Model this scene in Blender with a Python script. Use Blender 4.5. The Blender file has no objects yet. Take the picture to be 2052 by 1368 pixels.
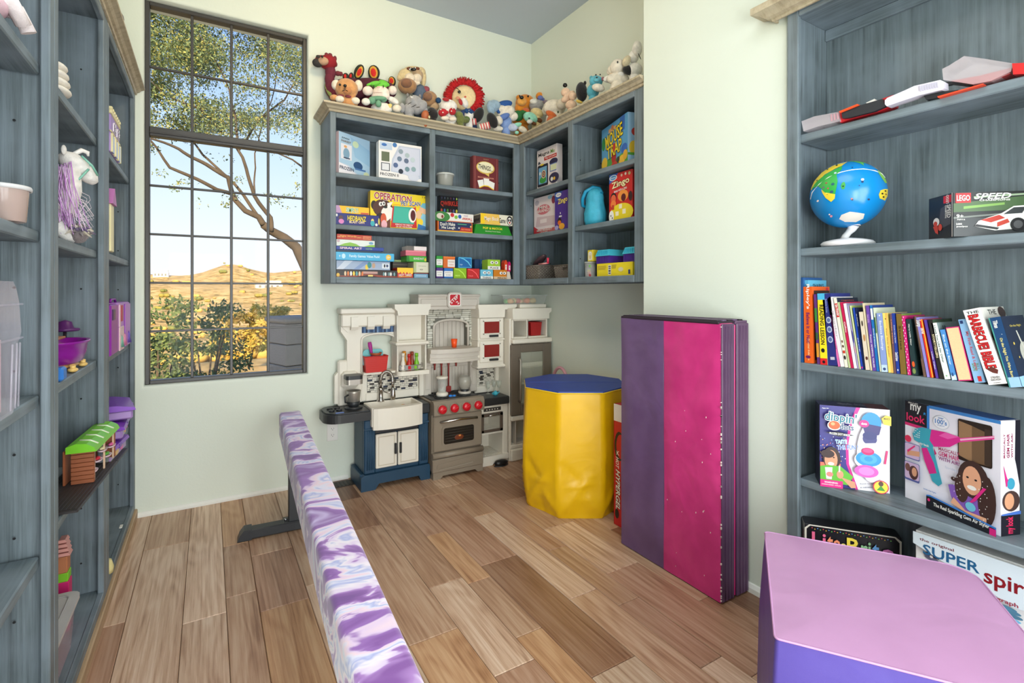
import bpy, bmesh, math, random
from mathutils import Vector, Matrix, noise
random.seed(7)
C = bpy.context.scene.collection
sc = bpy.context.scene
R = math.radians
# ---------------------------------------------------------------- camera
H0 = 1.25                      # eye height in metres
YAW = R(31.07)
F = 1009.0                     # focal length in photo pixels
CX, HY = 1026.0, 584.0         # principal column, horizon row
FW = Vector((math.sin(YAW), math.cos(YAW), 0)); RT = Vector((math.cos(YAW), -math.sin(YAW), 0))
cam = bpy.data.objects.new('camera', bpy.data.cameras.new('camera')); C.objects.link(cam)
cam.data.sensor_width = 36; cam.data.lens = 36 * F / 2052
cam.data.shift_y = -(684 - HY) / 2052
cam.location = (0, 0, H0); cam.rotation_euler = (R(90), 0, -YAW)
cam.data.clip_start = 0.02; cam.data.clip_end = 3000
sc.camera = cam
# ---------------------------------------------------------------- colour management
sc.view_settings.view_transform = 'Standard'; sc.view_settings.look = 'None'
sc.view_settings.gamma = 1; sc.view_settings.use_curve_mapping = False
sc.view_settings.exposure = 0.0
# ---------------------------------------------------------------- world: late-afternoon desert sky
w = bpy.data.worlds.new('sky'); sc.world = w; w.use_nodes = True
nt = w.node_tree; nt.nodes.clear()
tc = nt.nodes.new('ShaderNodeTexCoord'); sp = nt.nodes.new('ShaderNodeSeparateXYZ')
cr = nt.nodes.new('ShaderNodeValToRGB'); bg = nt.nodes.new('ShaderNodeBackground'); ow = nt.nodes.new('ShaderNodeOutputWorld')
nt.links.new(tc.outputs['Generated'], sp.inputs[0]); nt.links.new(sp.outputs['Z'], cr.inputs[0])
nt.links.new(cr.outputs[0], bg.inputs[0]); nt.links.new(bg.outputs[0], ow.inputs[0])
e = cr.color_ramp.elements
e[0].position = 0.0; e[0].color = (0.90, 0.95, 1.0, 1)
e[1].position = 1.0; e[1].color = (0.08, 0.20, 0.62, 1)
for p, c in ((0.10, (0.84, 0.92, 1.0, 1)), (0.25, (0.60, 0.78, 1.0, 1)), (0.5, (0.20, 0.42, 0.92, 1))):
    k = e.new(p); k.color = c
bg.inputs[1].default_value = 1.2
# ---------------------------------------------------------------- sun (behind the house, low and warm), the warm ceiling bulb, added fill lights
def light(name, kind, loc, rot, energy, col, **kw):
    l = bpy.data.lights.new(name, kind); l.energy = energy; l.color = col
    for k, v in kw.items(): setattr(l, k, v)
    o = bpy.data.objects.new(name, l); C.objects.link(o); o.location = loc; o.rotation_euler = rot
    return o
light('sun', 'SUN', (0, 0, 30), (R(66), 0, R(-14)), 9.5, (1.0, 0.80, 0.50), angle=R(0.6))
light('ceiling_fill_light', 'AREA', (0.5, 0.5, 3.15), (0, 0, 0), 21, (0.97, 0.975, 1.0), shape='DISK', size=1.5)  # broad fill added under the ceiling, not a fixture of the room
light('ceiling_lamp_warm_bulb', 'POINT', (0.62, 2.31, 2.98), (0, 0, 0), 19, (1.0, 0.72, 0.40), shadow_soft_size=0.12)
light('rear_fill_light', 'AREA', (1.2, -1.4, 1.1), (R(92), 0, R(4)), 62, (0.93, 0.97, 1.0), shape='RECTANGLE', size=1.2, size_y=2.0)  # fill added behind the camera to brighten the back wall; no doorway there
light('rear_fill_light_left', 'AREA', (-0.05, -1.4, 0.95), (R(92), 0, R(-6)), 62, (0.93, 0.97, 1.0), shape='RECTANGLE', size=1.0, size_y=1.7)  # second added fill, placed left so its light reaches into the alcove
# ---------------------------------------------------------------- pixel helpers: a ray of the photograph meets a real plane
def ray(px, py=None):
    d = FW + RT * ((px - CX) / F)
    if py is not None: d = d + Vector((0, 0, (HY - py) / F))
    return d
def X_at(px, Y): d = ray(px); return d.x / d.y * Y
def Y_at(px, X): d = ray(px); return d.y / d.x * X
def on_y(px, py, Y): d = ray(px, py); t = Y / d.y; return Vector((d.x * t, Y, H0 + d.z * t))
def on_x(px, py, X): d = ray(px, py); t = X / d.x; return Vector((X, d.y * t, H0 + d.z * t))
def on_z(px, py, Z): d = ray(px, py); t = (Z - H0) / d.z; return Vector((d.x * t, d.y * t, Z))
# ---------------------------------------------------------------- materials
def lin(c):
    return tuple((x / 255 / 12.92) if x / 255 <= 0.04045 else ((x / 255 + 0.055) / 1.055) ** 2.4 for x in c[:3]) + (1,)
_m = {}
def mt(col, rough=0.45, metal=0.0, var=0.06, vs=9.0, bump=0.0, bs=120.0, trans=0.0, emit=0.0, sheen=0.0, coat=0.0, alpha=1.0):
    key = (tuple(col), rough, metal, var, vs, bump, bs, trans, emit, sheen, coat, alpha)
    if key in _m: return _m[key]
    m = bpy.data.materials.new('paint'); m.use_nodes = True; n = m.node_tree; L = n.links
    b = n.nodes['Principled BSDF']
    b.inputs['Roughness'].default_value = rough; b.inputs['Metallic'].default_value = metal
    b.inputs['Transmission Weight'].default_value = trans; b.inputs['Coat Weight'].default_value = coat
    b.inputs['Alpha'].default_value = alpha
    b.inputs['Sheen Weight'].default_value = sheen
    c = lin(col)
    if emit: b.inputs['Emission Color'].default_value = c; b.inputs['Emission Strength'].default_value = emit
    if var > 0 or bump > 0:
        t = n.nodes.new('ShaderNodeTexCoord')
    if var > 0:
        nz = n.nodes.new('ShaderNodeTexNoise'); nz.inputs['Scale'].default_value = vs; nz.inputs['Detail'].default_value = 3
        r = n.nodes.new('ShaderNodeValToRGB'); L.new(t.outputs['Object'], nz.inputs['Vector']); L.new(nz.outputs[0], r.inputs[0])
        r.color_ramp.elements[0].position = 0.3; r.color_ramp.elements[1].position = 0.7
        r.color_ramp.elements[0].color = tuple(x * (1 - var) for x in c[:3]) + (1,)
        r.color_ramp.elements[1].color = tuple(min(1, x * (1 + var)) for x in c[:3]) + (1,)
        L.new(r.outputs[0], b.inputs['Base Color'])
    else: b.inputs['Base Color'].default_value = c
    if bump > 0:
        nb = n.nodes.new('ShaderNodeTexNoise'); nb.inputs['Scale'].default_value = bs; nb.inputs['Detail'].default_value = 4
        bp = n.nodes.new('ShaderNodeBump'); bp.inputs['Strength'].default_value = bump; bp.inputs['Distance'].default_value = 0.004
        L.new(t.outputs['Object'], nb.inputs['Vector']); L.new(nb.outputs[0], bp.inputs['Height']); L.new(bp.outputs[0], b.inputs['Normal'])
    _m[key] = m; return m
def plastic(c, r=0.35): return mt(c, r, var=0.02)
def clear(c=(235, 238, 240), a=0.35, r=0.12): return mt(c, r, var=0.0, alpha=a)
def fur(c, s=260, b=0.9): return mt(c, 0.95, var=0.16, vs=40, bump=b, bs=s, sheen=0.3)
def cloth(c): return mt(c, 0.9, var=0.08, vs=60, bump=0.35, bs=500)
def grain(name, ramp, axis, rough=0.5, scale=1.0, bump=0.25, rings=True, dist=3.0, patch=None, fine=60):
    """stained / natural wood with grain running along the given object axis"""
    m = bpy.data.materials.new(name); m.use_nodes = True; n = m.node_tree; L = n.links
    b = n.nodes['Principled BSDF']; b.inputs['Roughness'].default_value = rough
    t = n.nodes.new('ShaderNodeTexCoord'); mp = n.nodes.new('ShaderNodeMapping'); oi = n.nodes.new('ShaderNodeObjectInfo')
    s = [fine * scale] * 3; s[axis] = 2.2 * scale; mp.inputs['Scale'].default_value = s
    mul = n.nodes.new('ShaderNodeMath'); mul.operation = 'MULTIPLY'; mul.inputs[1].default_value = 37.0
    cx = n.nodes.new('ShaderNodeCombineXYZ'); L.new(oi.outputs['Random'], mul.inputs[0])
    for i in range(3): L.new(mul.outputs[0], cx.inputs[i])
    L.new(t.outputs['Object'], mp.inputs['Vector']); L.new(cx.outputs[0], mp.inputs['Location'])
    nz = n.nodes.new('ShaderNodeTexNoise'); nz.inputs['Scale'].default_value = 1; nz.inputs['Detail'].default_value = 6; nz.inputs['Roughness'].default_value = 0.65
    L.new(mp.outputs[0], nz.inputs['Vector'])
    fac = nz.outputs[0]
    if rings:
        m2 = n.nodes.new('ShaderNodeMapping'); s2 = [7.0 * scale] * 3; s2[axis] = 0.9 * scale; m2.inputs['Scale'].default_value = s2
        L.new(t.outputs['Object'], m2.inputs['Vector']); L.new(cx.outputs[0], m2.inputs['Location'])
        n2 = n.nodes.new('ShaderNodeTexNoise'); n2.inputs['Scale'].default_value = 1.0; n2.inputs['Detail'].default_value = 2; n2.inputs['Distortion'].default_value = 0.6
        L.new(m2.outputs[0], n2.inputs['Vector'])
        sn = n.nodes.new('ShaderNodeMath'); sn.operation = 'MULTIPLY'; sn.inputs[1].default_value = 55; L.new(n2.outputs[0], sn.inputs[0])
        si = n.nodes.new('ShaderNodeMath'); si.operation = 'SINE'; L.new(sn.outputs[0], si.inputs[0])
        ma = n.nodes.new('ShaderNodeMath'); ma.operation = 'MULTIPLY_ADD'; ma.inputs[1].default_value = 0.06; L.new(si.outputs[0], ma.inputs[0]); L.new(nz.outputs[0], ma.inputs[2])
        m5 = n.nodes.new('ShaderNodeMath'); m5.operation = 'MULTIPLY_ADD'; m5.inputs[1].default_value = 0.40; L.new(n2.outputs[0], m5.inputs[0]); L.new(ma.outputs[0], m5.inputs[2])
        m6 = n.nodes.new('ShaderNodeMath'); m6.operation = 'SUBTRACT'; m6.inputs[1].default_value = 0.20; L.new(m5.outputs[0], m6.inputs[0]); fac = m6.outputs[0]
    rr = n.nodes.new('ShaderNodeValToRGB'); L.new(fac, rr.inputs[0]); el = rr.color_ramp.elements
    el[0].position = ramp[0][0]; el[0].color = lin(ramp[0][1]); el[1].position = ramp[-1][0]; el[1].color = lin(ramp[-1][1])
    for p, c in ramp[1:-1]: k = el.new(p); k.color = lin(c)
    out = rr.outputs[0]
    if patch:   # lighter rubbed patches in the stain
        n3 = n.nodes.new('ShaderNodeTexNoise'); n3.inputs['Scale'].default_value = 5; n3.inputs['Detail'].default_value = 3; L.new(t.outputs['Object'], n3.inputs['Vector'])
        r3 = n.nodes.new('ShaderNodeValToRGB'); r3.color_ramp.elements[0].position = 0.42; r3.color_ramp.elements[1].position = 0.75; L.new(n3.outputs[0], r3.inputs[0])
        mx = n.nodes.new('ShaderNodeMix'); mx.data_type = 'RGBA'; L.new(r3.outputs[0], mx.inputs[0]); L.new(out, mx.inputs[6]); mx.inputs[7].default_value = lin(patch); out = mx.outputs[2]
    if name == 'plank':   # every plank its own tone
        mx = n.nodes.new('ShaderNodeMix'); mx.data_type = 'RGBA'; mx.blend_type = 'MULTIPLY'; mx.inputs[0].default_value = 1
        L.new(out, mx.inputs[6]); L.new(oi.outputs['Color'], mx.inputs[7]); out = mx.outputs[2]
    L.new(out, b.inputs['Base Color'])
    bp = n.nodes.new('ShaderNodeBump'); bp.inputs['Strength'].default_value = bump; bp.inputs['Distance'].default_value = 0.002
    L.new(nz.outputs[0], bp.inputs['Height']); L.new(bp.outputs[0], b.inputs['Normal'])
    return m
STAIN = [(0.28, (72, 80, 83)), (0.46, (98, 110, 115)), (0.60, (112, 125, 131)), (0.8, (136, 149, 155))]
M_blue_z = grain('blue_stained_oak', STAIN, 2, rings=False, bump=0.5, patch=(121, 134, 143), fine=75)
M_blue_x = grain('blue_stained_oak_x', STAIN, 0, rings=False, bump=0.3, patch=(130, 144, 154))
M_blue_y = grain('blue_stained_oak_y', STAIN, 1, rings=False, bump=0.3, patch=(130, 144, 154))
M_crown = grain('tan_glazed_moulding', [(0.3, (158, 142, 116)), (0.5, (184, 170, 142)), (0.75, (200, 188, 162))], 0, rings=False, bump=0.1, scale=0.7)
M_toe = grain('toe_wood', [(0.3, (128, 102, 72)), (0.5, (178, 150, 116)), (0.8, (200, 174, 140))], 1, rings=False, bump=0.1)
M_plank = grain('plank', [(0.26, (184, 158, 138)), (0.42, (222, 201, 182)), (0.56, (242, 228, 213)), (0.70, (255, 248, 238))], 1, rough=0.36, scale=1.0, bump=0.16, fine=85)
def wallmat():
    m = mt((226, 233, 219), 0.85, var=0.015, vs=1.5, bump=0.12, bs=90); return m
M_wall = wallmat()
M_ceil = mt((190, 200, 210), 0.9, var=0.01, vs=2)
M_white = mt((236, 236, 228), 0.6, var=0.01)
# ---------------------------------------------------------------- mesh builder
_bv = {}
class B:
    def __init__(s): s.v = []; s.f = []; s.m = []; s.s = []; s.mats = []; s.T = Matrix()
    def mi(s, m):
        if m not in s.mats: s.mats.append(m)
        return s.mats.index(m)
    def add(s, vs, fs, m, smooth=False):
        o = len(s.v); s.v += [s.T @ Vector(p) for p in vs]; i = s.mi(m)
        for f in fs: s.f.append([o + k for k in f]); s.m.append(i); s.s.append(smooth)
        return s
    def box(s, x0, x1, y0, y1, z0, z1, m, bev=0.0):
        if x1 < x0: x0, x1 = x1, x0
        if y1 < y0: y0, y1 = y1, y0
        if z1 < z0: z0, z1 = z1, z0
        bev = min(bev, 0.49 * min(x1 - x0, y1 - y0, z1 - z0))
        if bev <= 0:
            vs = [(x, y, z) for z in (z0, z1) for y in (y0, y1) for x in (x0, x1)]
            return s.add(vs, [(0, 2, 3, 1), (4, 5, 7, 6), (0, 1, 5, 4), (2, 6, 7, 3), (0, 4, 6, 2), (1, 3, 7, 5)], m)
        b = bev; X = (x0, x1); Y = (y0, y1); Z = (z0, z1); ix = {}; vs = []
        for i in (0, 1):
            for j in (0, 1):
                for k in (0, 1):
                    sx, sy, sz = (1, -1)[i], (1, -1)[j], (1, -1)[k]
                    for a, d in ((0, (0, b * sy, b * sz)), (1, (b * sx, 0, b * sz)), (2, (b * sx, b * sy, 0))):
                        ix[i, j, k, a] = len(vs); vs.append((X[i] + d[0], Y[j] + d[1], Z[k] + d[2]))
        fs = []; o2 = [(0, 0), (1, 0), (1, 1), (0, 1)]
        for i in (0, 1):
            fs.append([ix[i, p, q, 0] for p, q in o2]); fs.append([ix[p, i, q, 1] for p, q in o2]); fs.append([ix[p, q, i, 2] for p, q in o2])
        for p in (0, 1):
            for q in (0, 1):
                fs.append([ix[p, q, 0, 0], ix[p, q, 1, 0], ix[p, q, 1, 1], ix[p, q, 0, 1]])
                fs.append([ix[p, 0, q, 0], ix[p, 1, q, 0], ix[p, 1, q, 2], ix[p, 0, q, 2]])
                fs.append([ix[0, p, q, 1], ix[1, p, q, 1], ix[1, p, q, 2], ix[0, p, q, 2]])
                for r_ in (0, 1): fs.append([ix[p, q, r_, 0], ix[p, q, r_, 1], ix[p, q, r_, 2]])
        cen = Vector(((x0 + x1) / 2, (y0 + y1) / 2, (z0 + z1) / 2)); out = []
        for f in fs:
            a, bb, c = (Vector(vs[t]) for t in f[:3]); nn = (bb - a).cross(c - a)
            fc = sum((Vector(vs[t]) for t in f), Vector()) / len(f)
            out.append(f if nn.dot(fc - cen) > 0 else f[::-1])
        return s.add(vs, out, m)
    def ell(s, c, r, m, seg=16, rings=10, rot=None):
        vs = [(0, 0, 1)]; fs = []
        for i in range(1, rings):
            a = math.pi * i / rings
            for j in range(seg):
                b = 2 * math.pi * j / seg; vs.append((math.sin(a) * math.cos(b), math.sin(a) * math.sin(b), math.cos(a)))
        vs.append((0, 0, -1)); n = len(vs) - 1
        for j in range(seg): fs.append((0, 1 + j, 1 + (j + 1) % seg)); fs.append((n, n - seg + (j + 1) % seg, n - seg + j))
        for i in range(rings - 2):
            for j in range(seg):
                a = 1 + i * seg; fs.append((a + j, a + seg + j, a + seg + (j + 1) % seg, a + (j + 1) % seg))
        if isinstance(r, (int, float)): r = (r, r, r)
        q = rot.to_matrix() if rot is not None and hasattr(rot, 'to_matrix') else rot
        pts = []
        for p in vs:
            p = Vector((p[0] * r[0], p[1] * r[1], p[2] * r[2]))
            if q is not None: p = q @ p
            pts.append(p + Vector(c))
        return s.add(pts, fs, m, True)
    def tube(s, pts, rad, m, seg=10, cap=True, smooth=True):
        pts = [Vector(p) for p in pts]; n = len(pts)
        if isinstance(rad, (int, float)): rad = [rad] * n
        vs = []; up = None
        for i in range(n):
            t = (pts[min(i + 1, n - 1)] - pts[max(i - 1, 0)])
            t = t.normalized() if t.length > 1e-9 else Vector((0, 0, 1))
            if up is None: up = Vector((0, 0, 1)) if abs(t.z) < 0.9 else Vector((1, 0, 0))
            sd = t.cross(up); sd = sd.normalized() if sd.length > 1e-6 else Vector((1, 0, 0)); up = sd.cross(t).normalized()
            for j in range(seg):
                a = 2 * math.pi * j / seg; vs.append(pts[i] + (sd * math.cos(a) + up * math.sin(a)) * rad[i])
        fs = [(i * seg + j, i * seg + (j + 1) % seg, (i + 1) * seg + (j + 1) % seg, (i + 1) * seg + j) for i in range(n - 1) for j in range(seg)]
        s.add(vs, fs, m, smooth)
        if cap: s.add(vs[:seg], [tuple(range(seg))[::-1]], m); s.add(vs[-seg:], [tuple(range(seg))], m)
        return s
    def lathe(s, prof, c, m, seg=24, smooth=True, sx=1.0, sy=1.0):
        vs = []; n = len(prof)
        for r, z in prof:
            for j in range(seg):
                a = 2 * math.pi * j / seg; vs.append((c[0] + r * math.cos(a) * sx, c[1] + r * math.sin(a) * sy, c[2] + z))
        fs = [(i * seg + j, i * seg + (j + 1) % seg, (i + 1) * seg + (j + 1) % seg, (i + 1) * seg + j) for i in range(n - 1) for j in range(seg)]
        return s.add(vs, fs, m, smooth)
    def prism(s, poly, a0, a1, m, axis='y', smooth=False):
        """poly in the plane across the axis: y -> (x,z), x -> (y,z), z -> (x,y)"""
        def P(p, a): return {'y': (p[0], a, p[1]), 'x': (a, p[0], p[1]), 'z': (p[0], p[1], a)}[axis]
        n = len(poly); vs = [P(p, a0) for p in poly] + [P(p, a1) for p in poly]
        s.add(vs, [tuple(range(n))], m); s.add(vs, [tuple(range(2 * n - 1, n - 1, -1))], m)
        return s.add(vs, [(i, i + n, (i + 1) % n + n, (i + 1) % n) for i in range(n)], m, smooth)
    def build(s, name, parent=None, loc=(0, 0, 0), fix=True):
        me = bpy.data.meshes.new(name); me.from_pydata([tuple(p) for p in s.v], [], s.f); 
        for m in s.mats: me.materials.append(m)
        me.polygons.foreach_set('material_index', s.m); me.polygons.foreach_set('use_smooth', s.s)
        if fix:
            bm = bmesh.new(); bm.from_mesh(me); bmesh.ops.remove_doubles(bm, verts=bm.verts, dist=1e-6); bmesh.ops.recalc_face_normals(bm, faces=bm.faces); bm.to_mesh(me); bm.free()
        me.update()
        o = bpy.data.objects.new(name, me); C.objects.link(o); o.location = loc
        if parent is not None: o.parent = parent
        return o
def rrect(x0, x1, z0, z1, r, n=4):
    p = []
    for cx, cz, a0 in ((x1 - r, z1 - r, 0), (x0 + r, z1 - r, 90), (x0 + r, z0 + r, 180), (x1 - r, z0 + r, 270)):
        for k in range(n + 1):
            a = R(a0 + 90 * k / n); p.append((cx + r * math.cos(a), cz + r * math.sin(a)))
    return p
def sweep(b, path, prof, m, closed=False):
    """mitred moulding: profile (out, z) carried along a floor-plan path, out = to the right of travel"""
    n = len(path); P = [Vector(p) for p in path]; rows = []
    for i in range(n):
        d0 = (P[i] - P[i - 1]).normalized() if i > 0 else None; d1 = (P[i + 1] - P[i]).normalized() if i < n - 1 else None
        d0 = d0 or d1; d1 = d1 or d0
        n0 = Vector((d0.y, -d0.x)); n1 = Vector((d1.y, -d1.x)); mm = (n0 + n1); mm = mm / max(1e-6, mm.dot(n0))
        rows.append([(P[i].x + mm.x * o, P[i].y + mm.y * o, z) for o, z in prof])
    k = len(prof); vs = [p for r in rows for p in r]
    fs = [(i * k + j, i * k + (j + 1) % k, (i + 1) * k + (j + 1) % k, (i + 1) * k + j) for i in range(n - 1) for j in range(k)]
    fs += [tuple(range(k)), tuple(range((n - 1) * k, n * k))[::-1]]
    b.add(vs, fs, m)
# ---------------------------------------------------------------- scene graph helpers
def tag(o, label, cat, group=None, kind=None):
    if label: o['label'] = label
    if cat: o['category'] = cat
    if group: o['group'] = group
    if kind: o['kind'] = kind
    return o
def struct(o, label=None):
    o['kind'] = 'structure'
    if label: o['label'] = label
    return o
def thing(name, label, cat, loc=(0, 0, 0), rz=0.0, group=None):
    o = bpy.data.objects.new(name, None); C.objects.link(o); o.location = loc; o.rotation_euler = (0, 0, rz); o.empty_display_size = 0.05
    return tag(o, label, cat, group)
def lab(o, t): o['label'] = t; return o
# ================================================================ STRUCTURE
YB, XR, XW, YJ = 3.46, 2.27, 1.94, 1.903        # back wall, alcove wall, projecting wall, jog
XL, YF, ZC = -0.66, -1.60, 3.28
WX0, WX1, WZ0, WZ1 = -0.31, 0.55, 0.72, 2.905      # window opening
# back wall with a bull-nosed window opening
b = B()
rr_ = 0.018; rings = [(rr_ * (1 - math.sin(R(a))), YB + rr_ * (1 - math.cos(R(a)))) for a in (0, 22, 45, 68, 90)] + [(0, YB + 0.2)]
rects = [[(WX0 - o, y, WZ0 - o), (WX1 + o, y, WZ0 - o), (WX1 + o, y, WZ1 + o), (WX0 - o, y, WZ1 + o)] for o, y in rings]
outer = [(XL - 0.2, YB, -0.1), (XR + 0.2, YB, -0.1), (XR + 0.2, YB, ZC + 0.1), (XL - 0.2, YB, ZC + 0.1)]
outb = [(p[0], YB + 0.2, p[2]) for p in outer]
vs = outer + [p for r in rects for p in r] + outb
fs = [(i, (i + 1) % 4, 4 + (i + 1) % 4, 4 + i) for i in range(4)]
b.add(vs, fs, M_wall)
b.add(vs, [(4 + k * 4 + i, 4 + k * 4 + (i + 1) % 4, 8 + k * 4 + (i + 1) % 4, 8 + k * 4 + i) for k in range(5) for i in range(4)], M_wall, True)
b.add(vs, [(24 + i, 24 + (i + 1) % 4, 28 + (i + 1) % 4, 28 + i) for i in range(4)], M_wall)
b.add(vs, [(i, (i + 1) % 4, 28 + (i + 1) % 4, 28 + i) for i in range(4)], M_wall)
struct(b.build('wall_back', fix=True))
struct(B().box(XR, XR + 0.2, YF, YB, -0.1, ZC + 0.1, M_wall).build('wall_right'))
struct(B().box(XW, XR, 1.124, YJ, -0.02, ZC, M_wall, 0.012).build('wall_right_front'))
struct(B().box(XL - 0.2, XL, YF, YB, -0.1, ZC + 0.1, M_wall).build('wall_left'))
struct(B().box(XL - 0.2, XR + 0.2, YF - 0.2, YF, -0.1, ZC + 0.1, M_wall).build('wall_front'))
struct(B().box(XL - 0.2, XR + 0.2, YF - 0.2, YB + 0.2, ZC, ZC + 0.2, M_ceil).build('ceiling'))
fl = struct(B().box(XL - 0.2, XR + 0.2, YF - 0.2, YB + 0.2, -0.12, -0.012, mt((60, 42, 30), 0.8)).build('floor'))
# planks, each its own piece
rows = [(-0.345, -0.271, [2.39, 1.2]), (-0.271, -0.085, [3.0, 1.3]), (-0.085, 0.06, [2.26, 0.9]), (0.06, 0.1715, [2.84, 2.36, 1.3]),
        (0.1715, 0.352, [2.67, 2.19, 1.0]), (0.352, 0.49, [3.05, 2.28, 1.5]), (0.49, 0.606, [3.2, 2.0, 1.0]), (0.606, 0.796, [3.1, 2.68, 1.71, 0.7]),
        (0.796, 0.952, [2.0, 1.43, 0.8]), (0.952, 1.064, [2.81, 2.43, 1.944, 1.55, 0.9]), (1.064, 1.256, [2.9, 2.04, 1.265, 0.6]),
        (1.256, 1.40, [2.98, 2.50, 1.633, 0.9]), (1.40, 1.51, [3.0, 1.99, 1.50, 1.11, 0.5]), (1.51, 1.70, [2.6, 2.18, 1.695, 1.0]),
        (1.70, 1.81, [2.9, 2.3, 1.354, 0.8]), (1.81, 1.96, [2.7, 2.0, 1.5, 0.7]), (1.96, 2.08, [2.5, 1.4]), (2.08, 2.27, [2.8, 1.9])]
TONE = {'l': (224, 204, 186), 'm': (200, 174, 152), 'd': (166, 136, 114), 'o': (204, 170, 136), 'r': (190, 160, 140), 'g': (204, 188, 170), 'k': (140, 112, 94)}
tones = ['lr', 'mll', 'llm', 'omml', 'mrol', 'lml', 'dmgm', 'kdmol', 'mlrl', 'mromol'[:6], 'mrdg', 'lmlm', 'mrmrl'[:5], 'dmlrm', 'mrmrm', 'rmdkm', 'mdr', 'rmd']
for (x0, x1, js), tn in zip(rows, tones):
    ys = [YB] + js + [-0.3]; tn = tn + 'mlrmom'
    for k in range(len(ys) - 1):
        y1, y0 = ys[k], ys[k + 1]
        ln = y1 - y0; g = 0.0008
        p = B().box(x0 + g - (x0 + x1) / 2, x1 - g - (x0 + x1) / 2, -ln / 2 + g, ln / 2 - g, -0.012, 0.0, M_plank, 0.0022).build('plank', fl, ((x0 + x1) / 2, (y0 + y1) / 2, random.uniform(-0.0006, 0.0)))
        dv = random.uniform(-8, 8); c = lin([v + dv for v in TONE[tn[k]]]); p.color = c
for x0, x1 in ((-0.66, -0.345),):
    B().box(x0, x1, -0.3, YB, -0.012, -0.001, M_toe).build('plank', fl).color = lin(TONE['m'])
# thin painted shoe trim at the wall feet
bb = B(); sweep(bb, [(-0.345, YB), (0.80, YB)], [(0, 0), (0.014, 0), (0.014, 0.012), (0.006, 0.024), (0, 0.026)], M_white); struct(bb.build('baseboard_back'))
bb = B(); sweep(bb, [(XW, 1.90), (XW, 1.125)], [(0, 0), (0.014, 0), (0.014, 0.02), (0.006, 0.034), (0, 0.036)], M_white); struct(bb.build('baseboard_right'))
# ---------------------------------------------------------------- window
M_fr = mt((78, 76, 74), 0.4, 0.3, var=0.05)
def glassmat():
    m = bpy.data.materials.new('window_glass'); m.use_nodes = True; n = m.node_tree; n.nodes.clear()
    o = n.nodes.new('ShaderNodeOutputMaterial'); mx = n.nodes.new('ShaderNodeMixShader'); t = n.nodes.new('ShaderNodeBsdfTransparent'); g = n.nodes.new('ShaderNodeBsdfGlossy')
    g.inputs['Roughness'].default_value = 0.02; lw = n.nodes.new('ShaderNodeFresnel'); lw.inputs[0].default_value = 1.1
    t.inputs[0].default_value = (0.97, 0.98, 0.98, 1)
    n.links.new(lw.outputs[0], mx.inputs[0]); n.links.new(t.outputs[0], mx.inputs[1]); n.links.new(g.outputs[0], mx.inputs[2]); n.links.new(mx.outputs[0], o.inputs[0])
    return m
M_glass = glassmat()
YW = 3.54
win = bpy.data.objects.new('window_1', None); C.objects.link(win); win.location = ((WX0 + WX1) / 2, YW, WZ0); struct(win)
def wpart(b, name): return b.build(name, win, (-(WX0 + WX1) / 2, -YW, -WZ0))
ft = 0.022
b = B(); b.box(WX0, WX0 + ft, YW - .02, YW + .04, WZ0, WZ1, M_fr, .003); b.box(WX1 - ft, WX1, YW - .02, YW + .04, WZ0, WZ1, M_fr, .003)
b.box(WX0 + ft, WX1 - ft, YW - .02, YW + .04, WZ0, WZ0 + ft, M_fr, .003); b.box(WX0 + ft, WX1 - ft, YW - .02, YW + .04, WZ1 - ft, WZ1, M_fr, .003); wpart(b, 'window_frame')
ZR = 2.165
b = B(); b.box(WX0 + ft, WX1 - ft, YW - .026, YW + .03, ZR - .027, ZR + .027, M_fr, .003); b.box(WX0 + ft, WX1 - ft, YW - .034, YW - .024, ZR - .012, ZR - .004, M_fr, .002); wpart(b, 'meeting_rail')
xs = [WX0 + ft + (WX1 - WX0 - 2 * ft) * k / 4 for k in range(5)]
zu = [ZR + .027, (ZR + .027 + WZ1 - ft) / 2, WZ1 - ft]
zl = [WZ0 + ft + (ZR - .027 - WZ0 - ft) * k / 5 for k in range(6)]
hb = 0.0075
for zz, nm in ((zu, 'u'), (zl, 'l')):
    for x in xs[1:4]: b = B(); b.box(x - hb, x + hb, YW - .008, YW + .012, zz[0], zz[-1], M_fr, .002); wpart(b, 'glazing_bar')
    for z in zz[1:-1]:
        b = B(); b.box(WX0 + ft, WX1 - ft, YW - .007, YW + .011, z - .006, z + .006, M_fr, .002); wpart(b, 'glazing_bar')
    for i in range(4):
        for j in range(len(zz) - 1):
            b = B(); b.box(xs[i] + (hb if i else 0), xs[i + 1] - (hb if i < 3 else 0), YW + .001, YW + .004, zz[j] + (.006 if j else 0), zz[j + 1] - (.006 if j < len(zz) - 2 else 0), M_glass); wpart(b, 'pane')
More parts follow.
